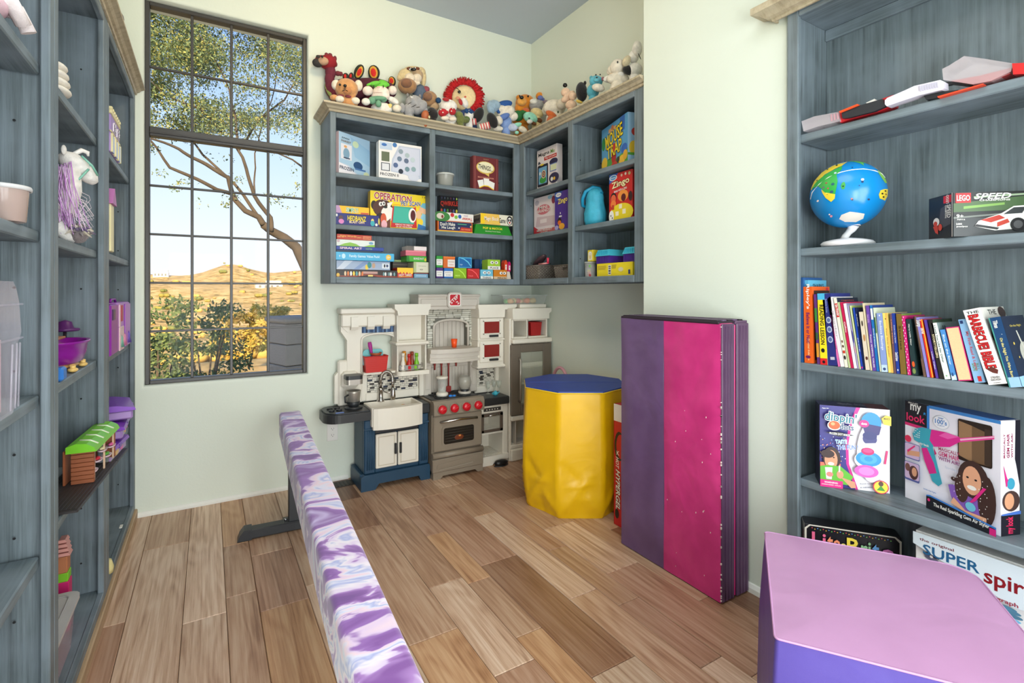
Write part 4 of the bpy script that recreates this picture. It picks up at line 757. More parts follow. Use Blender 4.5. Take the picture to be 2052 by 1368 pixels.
# ================================================================ RIGHT BOOKCASE CONTENTS
BZ = .9795; XB = 1.945
def book(label, bl, br, tl, ty, col, txt=None, tc=W_, cy=.5, L=.6, T=.6, extra=None, cover=None, dp=.15, org=(1590, 540, 5.948), X=XB, pages=(236, 230, 214), rise=0, hard=True, cat='book', thick=None):
    ox, oy, s = org
    y0 = Y_at(ox + bl / s, X); y1 = Y_at(ox + br / s, X); T0 = on_x(ox + tl / s, oy + ty / s, X); P = Vector((X, y0, BZ + rise))
    up = (T0 - P); h = up.length; up.normalize(); rt = Vector((0, -up.z, up.y)); w = thick or max(.004, (y0 - y1) * up.z - .0012)
    m = mt(col, .35, var=.02); b = B(); k = .0016 if hard else .0007; o_ = .003 if hard else 0
    b.box(0, w, 0, k, 0, h, m); b.box(0, k, k, dp, 0, h, m); b.box(w - k, w, k, dp, 0, h, m)
    o = b.build('book'); o.matrix_world = Matrix((( rt.x, 1, up.x, P.x), (rt.y, 0, up.y, P.y), (rt.z, 0, up.z, P.z), (0, 0, 0, 1)))
    B().box(k, w - k, k, dp - o_, o_, h - o_, mt(pages, .8, var=.05, vs=300)).build('pages', o)
    it = list(extra or [])
    if txt: it.append(('t', txt, .5, cy, L * h / w, T * w / h, tc, -90))
    if it: art(o, w, h, it, None, 'spine_print')
    if cover: art(o, dp, h, cover, RS(w), 'cover_print')
    tag(o, label, cat); return o
gl = [('e', .3, .8, .3, .1, (226, 190, 80)), ('e', .6, .3, .3, .12, (90, 60, 120))]
book('tall blue picture book with a white page edge, first on the left', 50, 118, 50, 95, (40, 84, 140), dp=.135, extra=[('r', 0, 0, .5, 1, (226, 222, 206))], hard=True)
book('light blue shark book standing behind the orange book', 130, 185, 133, 125, (92, 172, 206), 'SHARKS', (20, 60, 110), .86, .18, .5, cover=[('t', 'SHARKS', .55, .93, .6, .05, (20, 40, 60))], X=1.957, dp=.13, thick=.013)
book('bright orange hardback with purple lettering down its spine', 133, 238, 118, 205, (228, 98, 32), 'Believe It or Not!', (110, 30, 100), .46, .4, .42, extra=[('t', "Ripley's", .5, .87, 3.0, .05, W_, -90), ('t', 'Special Edition', .5, .18, 2.6, .03, (246, 200, 150), -90), ('e', .45, .08, .28, .02, (110, 30, 90))], dp=.125, cover=[('r', .1, .04, .98, .95, (60, 40, 30)), ('e', .85, .97, .08, .02, (200, 40, 60))])
book('thin purple and green book right of the orange one', 284, 318, 240, 295, (96, 52, 120), extra=[('r', 0, .6, 1, .8, (60, 130, 60)), ('r', 0, .1, 1, .3, (216, 150, 50)), ('r', 0, .35, 1, .45, (60, 90, 60))], dp=.12, hard=False)
book('yellow spined workbook with black letters and a red foot', 322, 412, 284, 285, (248, 224, 40), 'READING LESSON', K_, .56, .56, .55, extra=[('r', 0, .91, 1, 1, (80, 180, 220)), ('r', 0, 0, 1, .09, (214, 40, 44)), ('e', .45, .2, .25, .03, K_), ('e', .5, .04, .2, .02, K_)], dp=.14, cover=[('r', 0, 0, 1, 1, (90, 180, 220))])
book('dark blue book with three round pictures on its spine', 420, 528, 340, 290, (44, 50, 120), extra=[('t', 'Bedtime Stories', .4, .83, 1.7, .03, (140, 150, 200), -90)] + [('e', .5, y, .3, .045, (186, 196, 216)) for y in (.63, .5, .36)] + [('e', .5, y, .2, .03, (90, 110, 160)) for y in (.63, .5, .36)] + [('r', .3, .08, .8, .12, (190, 190, 200))], dp=.14)
book('thin rose pink book left of the white ones', 532, 560, 402, 345, (220, 110, 170), 'princess and the pea', (130, 40, 110), .5, .5, .5, hard=False)
book('tall white book with faint grey lettering', 564, 614, 415, 330, (232, 228, 230), 'Reader', (190, 180, 190), .6, .4, .5)
book('cream spined book with a red title panel and small animal photos', 616, 658, 478, 340, (234, 232, 214), extra=[('r', .05, .72, .95, .92, (206, 40, 40)), ('t', 'Eye Wonder', .5, .82, 4.0, .045, W_, -90), ('r', .1, .2, .9, .24, (200, 60, 40)), ('e', .5, .3, .3, .02, (90, 60, 40)), ('e', .5, .14, .35, .03, (50, 40, 40)), ('e', .5, .37, .25, .02, (110, 70, 50))], cover=[('r', 0, 0, 1, 1, (34, 40, 60)), ('t', 'reptiles', .5, .96, .6, .02, (200, 90, 60))])
book('thin pale green book beside the crimson spine', 660, 686, 526, 390, (190, 204, 150), hard=False)
book('crimson spined book with a short white title', 688, 722, 555, 390, (196, 30, 80), 'Caillou', W_, .62, .16, .6)
book('white spined book right of the crimson one', 724, 764, 595, 405, (236, 232, 234), cover=[('r', 0, 0, 1, 1, (150, 140, 170))])
book('lavender picture book with blue figures on its spine', 766, 783, 640, 425, (170, 160, 200), extra=[('e', .5, .5, .5, .1, (60, 60, 140)), ('e', .5, .3, .5, .06, (210, 150, 170))], hard=False)
book('thin lime and white book', 785, 808, 668, 430, (176, 196, 110), extra=[('r', .5, 0, 1, 1, (226, 228, 206))], hard=False)
book('royal blue thin book with a white title', 810, 838, 705, 455, (36, 70, 170), 'Jack and Jill', W_, .4, .22, .5, extra=[('e', .5, .03, .4, .015, (220, 40, 120))], hard=False)
book('thin navy book beside the royal blue one', 840, 858, 733, 455, (24, 34, 70), 'the three bears', W_, .8, .2, .5, hard=False)
book('cream and brown book with a sepia picture on its spine', 862, 916, 780, 505, (222, 208, 186), extra=[('e', .6, .55, .3, .06, (190, 140, 90)), ('e', .5, .8, .2, .05, (70, 60, 50)), ('e', .6, .2, .3, .03, (90, 50, 40))], cover=[('r', 0, 0, 1, 1, (90, 70, 60))])
book('tall cream book standing between the brown and purple books', 918, 942, 822, 400, (220, 206, 170), hard=False)
book('violet spined storybook with white letters', 946, 990, 860, 430, (104, 70, 160), 'Funny ANIMAL TALES', W_, .3, .5, .5, extra=[('t', 'classic stories', .4, .8, 3, .035, (190, 150, 210), -90)])
book('bright blue book right of the violet spine', 992, 1028, 908, 425, (34, 110, 180), 'World of Wonder', W_, .5, .3, .4, extra=[('r', .1, .78, .9, .95, W_)], cover=[('r', 0, 0, 1, 1, (36, 60, 130))])
book('thin white and green mottled book', 1032, 1050, 948, 455, (206, 214, 190), extra=[('r', 0, .6, 1, .85, (70, 110, 60))], hard=False)
book('periwinkle blue book with curly pale lettering', 1054, 1130, 988, 520, (136, 156, 208), 'Bedtime Blessings', (226, 232, 246), .62, .5, .5, extra=[('r', 0, 0, 1, .12, (190, 214, 230)), ('e', .5, .05, .25, .025, (60, 80, 130)), ('e', .5, .96, .12, .015, W_)])
book('pale yellow book with thin lettering', 1134, 1196, 1060, 518, (244, 214, 110), 'Your First Reader', (150, 110, 40), .5, .5, .2, extra=[('r', .6, 0, 1, 1, (240, 180, 90)), ('e', .55, .9, .12, .01, (60, 40, 30))])
book('brown and navy book beside the pale yellow one', 1200, 1228, 1148, 525, (110, 80, 90), 'Little Maid', (220, 150, 110), .7, .4, .5, hard=False)
book('cobalt blue book with white stars on its spine', 1232, 1272, 1170, 520, (38, 62, 150), 'Down Like a Spider', W_, .65, .3, .4, extra=[('t', 'David & Karen', .5, .28, 3.4, .04, W_, -90), ('e', .5, .06, .2, .015, W_)])
book('olive brown old book', 1280, 1350, 1222, 525, (124, 98, 44), 'Stories', (60, 44, 20), .6, .4, .4, cover=[('r', 0, 0, 1, 1, (120, 140, 70))])
book('hot pink book spotted with white dots', 1362, 1402, 1290, 550, (206, 36, 120), extra=[('e', .25 + .5 * (i % 2), .03 + .045 * i, .13, .012, W_) for i in range(22)])
book('dark green book with a small orange figure on its spine', 1418, 1480, 1340, 590, (34, 54, 56), 'Harry Little Otter', W_, .72, .38, .35, extra=[('e', .5, .2, .3, .05, (220, 90, 40)), ('e', .5, .08, .35, .05, (120, 140, 80))])
o7 = (1800, 540, 5.262)
book('thin tan and black paperback leaning left', 268, 300, 160, 495, (110, 84, 70), extra=[('r', 0, .3, .4, 1, (30, 28, 30))], org=o7, hard=False)
book('lavender paperback leaning on the tan one', 304, 338, 186, 505, (140, 130, 200), extra=[('r', 0, .85, 1, .96, (60, 40, 110)), ('t', 'Scamp', .5, .9, 3, .08, W_, -90)], org=o7, hard=False)
book('red and yellow striped paperback', 342, 376, 224, 525, (214, 50, 40), extra=[('r', .65, 0, 1, 1, (246, 190, 50)), ('t', 'Little Red', .35, .8, 2.6, .04, W_, -90)], org=o7, hard=False)
book('violet paperback right of the red and yellow one', 398, 430, 270, 530, (86, 60, 150), 'Little Tales', W_, .3, .3, .4, org=o7, hard=False)
book('black and cream storybook with serif letters', 436, 486, 315, 530, (40, 36, 34), 'STORYTELLERS', (236, 220, 170), .55, .4, .5, org=o7, cover=[('r', 0, 0, 1, 1, (60, 80, 60))])
book('plain white hardback with thin grey-green serif lettering', 492, 560, 346, 565, (232, 232, 228), 'I Love You Like No Other', (60, 100, 90), .62, .66, .34, org=o7, extra=[('e', .45, .06, .15, .015, (130, 180, 130))], cover=[('r', 0, 0, 1, 1, (130, 150, 150)), ('t', 'II', .3, .9, .15, .08, (40, 60, 60))])
book('sky blue book with a little snow figure at the foot of its spine', 568, 628, 438, 635, (76, 140, 206), 'Blue on the River', (220, 236, 246), .6, .6, .4, org=o7, extra=[('r', 0, 0, 1, .1, (190, 214, 236)), ('e', .4, .1, .2, .05, (40, 80, 130)), ('e', .4, .05, .2, .03, W_)])
# the turned-round book: page block faces out between magenta boards
x_ = book('thick magenta book standing with its cream page edges facing out', 636, 790, 500, 612, (206, 40, 120), None, org=o7, dp=.14)
for ch in x_.children:
    if ch.name.startswith('pages'): ch.location.y = -.0028; ch.data = ch.data.copy(); ch.data.materials[0] = mt((226, 196, 150), .85, var=.06, vs=400)
book('light blue hardback with red and green lettering', 806, 930, 632, 528, (140, 186, 226), 'My First Read & Learn', (196, 90, 110), .5, .6, .34, org=o7, extra=[('t', 'Bible', .5, .24, .9, .08, (110, 150, 110), -90), ('r', .4, .02, .75, .1, (200, 50, 50)), ('r', .1, .93, .4, .98, (40, 60, 110))])
book('big white cookbook with heavy red slab letters down its spine', 955, 1168, 682, 432, (240, 236, 232), None, org=o7, dp=.19, extra=[('t', 'THE', .5, .955, .72, .035, K_), ('t', 'BARBECUE! BIBLE', .47, .565, 3.9, .11, (200, 28, 34), -90, (90, 20, 20)), ('p', [(.2, .2), (.5, .23), (.8, .18), (.7, .13), (.45, .15)], (96, 44, 36)), ('t', 'STEVEN', .5, .09, .5, .025, K_), ('t', 'RAICHLEN', .5, .06, .55, .025, K_), ('t', 'WORKMAN', .5, .02, .4, .012, K_)],
     cover=[('r', 0, 0, 1, 1, (216, 214, 206)), ('t', 'THE', .42, .93, .34, .07, K_), ('e', .84, .92, .16, .08, (60, 36, 32)), ('e', .35, .6, .3, .12, (90, 60, 50)), ('e', .4, .35, .25, .12, (120, 60, 50)), ('r', .6, .1, .9, .5, (80, 90, 60))], X=1.935)
book('thick navy and teal night-sky storybook, last on the right', 1172, 1320, 950, 512, (26, 66, 110), 'On the Night You Were Born', (226, 214, 130), .42, .56, .3, org=o7, dp=.19, X=1.935, extra=[('r', 0, 0, .1, 1, (70, 150, 140)), ('t', 'Tillman', .45, .9, .8, .05, W_, -90), ('r', .12, 0, 1, .14, (150, 190, 226)), ('e', .5, .6, .03, .005, W_), ('e', .6, .3, .03, .005, W_), ('e', .7, .75, .03, .005, W_)],
     cover=[('r', 0, 0, 1, 1, (22, 34, 60)), ('e', .6, .45, .22, .16, (206, 204, 190)), ('p', [(.45, .78), (.5, .78), (.62, .5), (.55, .5)], (226, 224, 210)), ('r', 0, 0, 1, .14, (150, 196, 230)), ('t', 'On the Night', .5, .85, .5, .04, (220, 200, 100)), ('e', .2, .6, .03, .02, (230, 200, 90)), ('e', .25, .4, .02, .015, (230, 200, 90))])
def turned(nm, lb, p0, p1, h, dp, z, col, **k):
    p0 = Vector(p0); p1 = Vector(p1); d = p1 - p0; return gbox(nm, lb, (p0.x, p0.y, z), math.atan2(d.y, d.x), d.length, dp, h, col, **k)
S4r = .5355; face_c = (206, 150, 116)
# frozen dot maker carton
turned('toy_box', 'blue, pink and white frozen treat maker carton on the fourth shelf', (1.936, 1.008), (2.064, .836), .296, .088, S4r, (44, 40, 110), cat='box', top=[('r', 0, 0, 1, 1, (34, 24, 64)), ('r', .7, 0, 1, 1, (110, 40, 40)), ('t', 'dippin dots', .5, .55, .4, .4, (60, 60, 80), 0, (190, 190, 200))], lside=[('r', 0, 0, 1, 1, (30, 26, 50))], front=[
    ('r', 0, 0, 1, 1, (236, 232, 238)), ('p', [(0, 1), (.59, 1), (.47, .78), (.42, .55), (.43, .3), (.56, 0), (0, 0)], (206, 30, 140)), ('p', [(0, 1), (.53, 1), (.43, .78), (.38, .55), (.39, .3), (.52, 0), (0, 0)], (48, 44, 124)),
    ] + [('e', random.random() * .38, .32 + random.random() * .3, .006, .006, random.choice([(240, 120, 120), (250, 200, 120), (120, 160, 240), W_])) for _ in range(50)] + [
    ('r', 0, .12, .3, .3, (230, 110, 90)), ('e', .17, .36, .13, .14, (50, 30, 28)), ('e', .16, .34, .095, .12, (206, 146, 112)), ('e', .16, .29, .045, .02, W_), ('e', .125, .37, .014, .008, K_), ('e', .2, .37, .014, .008, K_), ('e', .11, .41, .1, .05, (50, 30, 28)),
    ('p', [(0, .25), (.1, .27), (.3, .27), (.48, .16), (.4, .05), (0, .07)], (96, 176, 54)), ('p', [(.07, .24), (.18, .25), (.17, .1), (.09, .1)], (226, 216, 220)), ('e', .14, .16, .05, .03, (230, 130, 120)), ('p', [(.3, .14), (.5, .1), (.52, .03), (.45, .02)], face_c), ('e', .29, .17, .05, .05, face_c), ('r', .27, .2, .29, .28, W_), ('r', 0, 0, .33, .09, (214, 40, 130)), ('t', 'WARNING:', .16, .06, .2, .022, W_), ('t', 'CHOKING HAZARD - Small parts', .16, .03, .28, .016, W_),
    ('e', .74, .48, .21, .36, (222, 216, 226)), ('e', .73, .84, .14, .12, (34, 140, 206)), ('p', [(.59, .83), (.87, .8), (.84, .7), (.74, .67), (.64, .71)], (56, 50, 110)), ('e', .63, .82, .07, .045, (214, 40, 130)), ('t', 'dots', .63, .82, .08, .03, W_), ('e', .71, .64, .1, .07, (60, 62, 120)), ('e', .71, .68, .1, .05, (46, 50, 110)), ('p', [(.6, .58), (.8, .6), (.78, .53), (.7, .5), (.62, .52)], (232, 228, 236)),
    ('e', .69, .38, .2, .11, (236, 232, 240)), ('e', .69, .4, .18, .09, (40, 140, 216)), ('e', .69, .4, .12, .06, (70, 160, 226)), ('e', .69, .4, .06, .03, (40, 140, 216)), ('e', .68, .49, .09, .045, (190, 30, 100)), ('e', .68, .5, .07, .025, (220, 70, 130)), ('e', .66, .25, .17, .075, (206, 90, 180)), ('e', .66, .25, .11, .05, (226, 130, 200)), ('p', [(.93, .52), (.96, .52), (.93, .36), (.9, .36)], (206, 40, 110)),
    ('p', [(.87, .9), (.93, .94), (1, .93), (1, .82), (.9, .83)], (246, 214, 60)), ('t', 'MAKE', .94, .9, .08, .025, K_), ('e', .86, .08, .11, .08, (206, 40, 80)), ('e', .86, .08, .095, .07, (240, 210, 70)), ('e', .86, .12, .035, .03, (90, 60, 50)), ('p', [(.8, .04), (.86, .1), (.92, .04)], (70, 150, 60)), ('t', 'Food ready', .66, .1, .18, .02, (60, 60, 90), 10), ('t', 'in minutes!', .66, .06, .18, .02, (60, 60, 90), 10),
    ('t', "dippin'", .29, .86, .46, .15, (20, 110, 130), -4, W_), ('e', .2, .77, .1, .06, W_), ('e', .2, .775, .085, .052, (226, 90, 40)), ('e', .18, .79, .03, .02, (246, 160, 110)), ('t', 'dots', .38, .765, .2, .07, (20, 70, 110), -3, W_), ('p', [(.07, .68), (.25, .7), (.49, .67), (.27, .64)], K_), ('t', 'FROZEN DOT MAKER', .28, .67, .3, .026, W_, -2), ('t', 'Ages 8+', .07, .975, .1, .014, W_), ('t', 'TASTE', .3, .58, .17, .05, (120, 180, 240), 4, (240, 240, 250)), ('t', 'THE FUN !', .39, .52, .3, .055, (50, 110, 200), 6, W_)])
# hair styler carton with a window
t_ = turned('toy_box', 'white and pink hair styler carton with an open window in its front', (2.078, .795), (1.98, .522), .337, .071, S4r, (234, 232, 240), cat='box', top=[('r', 0, 0, .98, 1, (40, 90, 170)), ('r', 0, 0, .3, 1, (40, 40, 44))], side=[
    ('r', 0, 0, 1, .18, (26, 24, 34)), ('t', 'my look', .5, .09, .7, .1, (226, 40, 90), 90), ('p', [(.75, 1), (1, 1), (1, .4), (.8, .6), (.72, .66)], (30, 28, 40)), ('t', 'MAGICALLY', .16, .78, 1.0, .02, (150, 40, 80), 90), ('t', 'GEM HAIR', .36, .78, 1.0, .03, (150, 40, 80), 90), ('t', 'WITH AIR!', .56, .78, 1.0, .02, (150, 40, 80), 90), ('p', [(.1, .62), (.3, .5), (.4, .47), (.25, .42)], (206, 40, 130)), ('e', .5, .45, .2, .05, (60, 150, 180)), ('e', .5, .3, .45, .09, (70, 50, 46)), ('e', .4, .3, .25, .07, face_c), ('p', [(.0, .18), (1, .18), (1, .21), (0, .19)], (70, 110, 190))], front=[
    ('r', 0, .97, 1, 1, (60, 130, 200)), ('r', 0, 0, 1, .97, (232, 230, 240)), ('r', 0, .76, .28, 1, (20, 20, 26)), ('r', .26, .74, .29, .99, (50, 130, 210)), ('p', [(0, .78), (.26, .77), (.26, .74), (0, .75)], (214, 40, 110)), ('t', 'my', .13, .93, .13, .09, W_), ('t', 'look', .13, .84, .22, .08, (226, 40, 100)), ('p', [(.22, .89), (.235, .92), (.25, .89), (.22, .91), (.25, .91)], (60, 160, 230)), ('t', 'CRA-Z-ART', .1, .985, .12, .014, W_),
    ('e', .42, .86, .09, .065, (190, 196, 206)), ('e', .42, .86, .085, .06, (238, 238, 244)), ('t', "100's", .42, .865, .13, .045, (50, 120, 190)), ('t', 'over', .42, .9, .06, .015, (90, 130, 190)), ('t', 'of gems', .42, .83, .08, .013, (90, 130, 190)),
    ('p', rrect(.6, .93, .56, .94, .02), (40, 30, 24)), ('p', [(.61, .6), (.74, .57), (.74, .9), (.61, .92)], (150, 116, 84)), ('p', [(.74, .57), (.92, .58), (.92, .86), (.74, .9)], (110, 84, 60)), ('r', .86, .58, .92, .9, (60, 46, 36)), ('p', [(.62, .76), (.95, .86), (.95, .83), (.62, .72)], (226, 70, 150)), ('p', [(.62, .75), (.95, .855), (.95, .845), (.62, .735)], (236, 190, 210)),
    ('p', [(.1, .68), (.13, .74), (.22, .77), (.32, .77), (.34, .6), (.2, .6), (.12, .62)], (56, 160, 180)), ('p', [(.32, .77), (.48, .78), (.62, .77), (.63, .73), (.52, .65), (.35, .61), (.3, .66)], (214, 40, 140)), ('p', [(.48, .78), (.62, .77), (.5, .72), (.4, .73)], (230, 90, 170)), ('p', [(.19, .62), (.33, .62), (.37, .5), (.44, .28), (.4, .24), (.33, .27), (.24, .48)], (56, 160, 180)), ('p', [(.21, .56), (.27, .58), (.35, .45), (.38, .36), (.3, .33), (.24, .45)], (206, 36, 130)), ('t', 'my look', .24, .6, .11, .03, W_, -4), ('p', [(.35, .6), (.38, .55), (.36, .53)], (190, 30, 100))] +
    [('e', .13 + .02 * (i % 4), .66 + .02 * (i % 5), .005, .005, W_) for i in range(16)] + [
    ('t', 'MAGICALLY', .52, .61, .22, .032, (160, 40, 90)), ('t', 'GEM HAIR', .52, .565, .22, .045, (190, 50, 110)), ('t', 'WITH AIR!', .52, .52, .22, .034, (130, 40, 110)), ('t', 'Sparkling Style!', .58, .45, .2, .03, (200, 206, 224)), ('e', .06, .62, .04, .035, (206, 40, 80)),
    ('p', rrect(.02, .2, .42, .58, .015), (80, 90, 150)), ('p', rrect(.025, .195, .43, .575, .015), (196, 170, 200)), ('p', [(.05, .5), (.2, .52), (.2, .47), (.05, .45)], face_c), ('p', [(.05, .5), (.14, .57), (.15, .56), (.06, .48)], (214, 40, 110)), ('p', rrect(.02, .2, .2, .39, .015), (80, 90, 150)), ('p', rrect(.025, .195, .22, .385, .015), (196, 170, 200)), ('e', .13, .29, .055, .07, (70, 40, 40)), ('e', .14, .3, .03, .045, face_c), ('e', .06, .33, .03, .04, (110, 70, 60)),
    ('t', 'Includes dryer & gems', .32, .17, .14, .02, (90, 130, 190)),
    ('p', [(.52, .3), (.62, .33), (.8, .3), (.9, .2), (.92, .06), (.6, .12), (.55, .2)], (130, 90, 180)), ('e', .77, .42, .15, .17, (60, 40, 36)), ('e', .66, .32, .07, .14, (66, 44, 38)), ('e', .9, .27, .085, .22, (60, 40, 36)), ('e', .58, .37, .03, .02, (60, 40, 36)), ('e', .76, .41, .09, .13, (222, 164, 130)), ('e', .76, .345, .045, .02, W_), ('e', .72, .43, .013, .009, K_), ('e', .8, .425, .013, .009, K_), ('p', [(.55, .14), (.62, .12), (.9, .06), (.9, .12), (.7, .12), (.58, .2)], (226, 170, 136)), ('p', [(.72, .18), (.8, .24), (.9, .38), (.87, .38), (.78, .26)], (214, 40, 130)), ('e', .75, .17, .05, .04, (110, 190, 214))] +
    [('e', .62 + .07 * math.sin(i * 2.1) * .5, .22 + .02 * i, .004, .005, W_) for i in range(12)] + [('e', .88 + .04 * math.sin(i * 1.7), .1 + .026 * i, .004, .005, W_) for i in range(14)] + [
    ('p', [(.3, .13), (.34, .14), (1, .08), (1, 0), (.3, .08)], (50, 120, 200)), ('p', [(.3, .12), (.35, .125), (.99, .065), (.99, 0), (.3, 0)], (20, 20, 28)), ('t', 'The Real Sparkling Gem Air Styler', .66, .06, .56, .045, W_, 0), ('e', .33, .09, .015, .015, (214, 40, 110)), ('r', .94, 0, 1, .06, (206, 30, 120))])
# peg-light toy box and drawing toy box on the bottom shelf
BS = .0835
turned('toy_box', 'black carton with rainbow letters on the bottom shelf, behind the pink block', (1.937, 1.063), (2.12, .822), .287, .075, BS, (30, 28, 32), cat='box', lside=[('r', 0, 0, 1, 1, (226, 220, 210)), ('t', 'Lite', .5, .8, .6, .1, (190, 30, 60), 90)], front=[('p', [(0, .0), (1, 0), (1, .95), (.94, 1), (.05, 1), (0, .95)], (226, 220, 206)), ('p', [(.02, .02), (.98, .02), (.98, .93), (.93, .985), (.06, .985), (.02, .94)], (20, 18, 24))] +
    [('e', .08 + .03 * i, .96 - .012 * (i % 2), .006, .006, [(240, 90, 90), (250, 200, 60), (90, 160, 240), (120, 210, 90)][i % 4]) for i in range(28)] + [('t', 'Li', .15, .82, .15, .2, (240, 110, 150)), ('t', 'te', .31, .80, .14, .18, (244, 150, 110)), ('e', .41, .79, .03, .035, (246, 230, 120)), ('t', 'B', .51, .81, .13, .2, (246, 220, 80)), ('t', 'ri', .64, .80, .1, .18, (150, 200, 150)), ('t', 't', .74, .79, .07, .18, (110, 170, 230)), ('t', 'e', .86, .77, .13, .14, (220, 120, 190))] + [('r', .1, .1, .9, .5, (40, 40, 60))])
sp_ = gbox('toy_box', 'white drawing toy carton on the bottom shelf, right of the black carton', (1.995, .735, BS), RZ, .44, .12, .383, (228, 226, 224), cat='box')
rose = []
for cx, cy, r, c in ((.2, .66, .06, (120, 120, 160)), (.1, .82, .05, (90, 90, 110)), (.34, .5, .07, (120, 110, 140)), (.5, .6, .09, (96, 150, 180)), (.62, .42, .1, (110, 160, 190)), (.3, .3, .1, (180, 120, 140)), (.75, .6, .09, (150, 110, 150)), (.85, .3, .12, (90, 130, 180)), (.55, .18, .1, (180, 90, 110))):
    for k in range(10):
        a = k * math.pi / 5; rose.append(('e', cx + r * .45 * math.cos(a), cy + r * .45 * math.sin(a) * 1.15, r * .5, r * .16, tuple(int(v * (.8 + .04 * k)) for v in c)))
    rose.append(('e', cx, cy, r * .2, r * .22, W_))
art(sp_, .44, .383, rose + [('p', [(0, 1), (1, 1), (1, .72), (.85, .66), (.7, .7), (.55, .68), (0, .9)], (206, 216, 222)), ('t', 'the original', .14, .95, .2, .03, (110, 40, 50)), ('t', 'SUPER', .22, .88, .32, .085, (36, 90, 130)), ('t', 'spirograph', .68, .83, .56, .15, (130, 24, 30)), ('t', 'SUPER', .3, .72, .12, .03, (70, 130, 160)), ('t', 'spirograph', .47, .7, .2, .04, (150, 40, 60))])
# racing-car brick set carton
gr = []
turned('toy_box', 'black racing car building set carton beside the globe', (1.918, .612), (1.918 + .766 * .27, .612 - .643 * .27), .132, .11, 1.4155, (24, 24, 28), cat='box', lside=[('r', 0, 0, 1, 1, (28, 28, 32)), ('p', [(.4, .2), (.9, .3), (.9, .8), (.5, .7)], (70, 70, 76)), ('r', .62, .8, .93, .97, (210, 30, 36)), ('t', 'LEGO', .78, .885, .24, .09, W_, 90), ('t', 'SPEED', .84, .6, .36, .13, W_, -90), ('t', 'CHAMPIONS', .72, .6, .36, .05, W_, -90), ('e', .33, .4, .13, .1, (226, 226, 226)), ('e', .3, .36, .08, .06, (196, 60, 40)), ('p', [(.2, .3), (.4, .32), (.42, .1), (.3, .15)], (196, 60, 44)), ('e', .5, .26, .08, .08, (206, 70, 50)), ('r', .97, 0, 1, 1, (220, 214, 210))], front=[
    ('r', 0, 0, 1, 1, (30, 34, 34)), ('p', [(0, .75), (1, .95), (1, .6), (0, .55)], (70, 96, 60)), ('p', [(.1, .68), (.5, .75), (.5, .7), (.1, .62)], (120, 160, 80)), ('p', [(.2, .9), (.9, .97), (.9, .93), (.2, .86)], (150, 170, 140)), ('p', [(0, 0), (1, 0), (1, .3), (0, .45)], (52, 56, 58)), ('p', [(0, .4), (.6, .5), (.6, .53), (0, .44)], (110, 116, 110)),
    ('r', .02, .76, .17, .98, (214, 24, 32)), ('t', 'LEGO', .095, .87, .13, .13, W_, 0, K_), ('t', 'SPEED', .38, .9, .36, .13, W_, 0, None, .3), ('t', 'CHAMPIONS', .4, .81, .3, .04, W_), ('t', '9+', .06, .46, .07, .08, W_), ('t', '76916', .07, .38, .08, .03, W_), ('t', '280', .05, .28, .06, .04, W_), ('t', 'pcs/pcs', .08, .22, .11, .04, W_),
    ('p', [(.2, .22), (.24, .34), (.34, .42), (.46, .5), (.58, .66), (.72, .68), (.86, .55), (.97, .5), (1, .3), (.9, .2), (.4, .12)], (226, 224, 220)), ('p', [(.26, .36), (.44, .47), (.5, .4), (.36, .3)], (180, 50, 36)), ('p', [(.48, .48), (.58, .63), (.7, .64), (.66, .5)], (50, 54, 56)), ('p', [(.7, .64), (.86, .54), (.84, .42), (.68, .45)], (180, 46, 34)), ('p', [(.2, .22), (.42, .14), (.44, .18), (.22, .27)], (30, 30, 34)), ('p', [(.42, .2), (.54, .3), (.52, .38), (.42, .3)], (190, 60, 40)), ('e', .62, .25, .075, .15, (30, 30, 32)), ('e', .62, .25, .045, .09, (90, 90, 92)), ('e', .9, .3, .05, .11, (30, 30, 32)), ('p', [(.88, .62), (1, .7), (1, .8), (.9, .74)], (220, 220, 216))])
# ---------------------------------------------------------------- globe
gt = thing('toy_globe', 'blue illustrated childrens globe on a white stand', 'globe', (2.022, Y_at(1698, 2.022), 1.4155))
cx, cy = 0, 0; RG = .121
b = B(); b.lathe([(0, 0), (.066, 0), (.082, .004), (.086, .012), (.078, .02), (.05, .027), (.018, .032), (0, .033)], (0, 0, 0), mt((236, 236, 238), .25, var=0), 32); b.build('base', gt)
b = B(); b.tube([(0, .01, .028), (0, .006, .04), (0, -.004, .052), (0, -.014, .062), (.0, -.02, .078)], [.014, .012, .011, .014, .02], mt((236, 236, 238), .25, var=0), 14); b.build('neck', gt)
gm = bpy.data.materials.new('globe_ocean'); gm.use_nodes = True; gm.node_tree.nodes['Principled BSDF'].inputs['Base Color'].default_value = lin((20, 134, 206)); gm.node_tree.nodes['Principled BSDF'].inputs['Roughness'].default_value = .22
ball = B().ell((0, 0, 0), RG, gm, 48, 32).build('ball', gt, (0, 0, .1915))
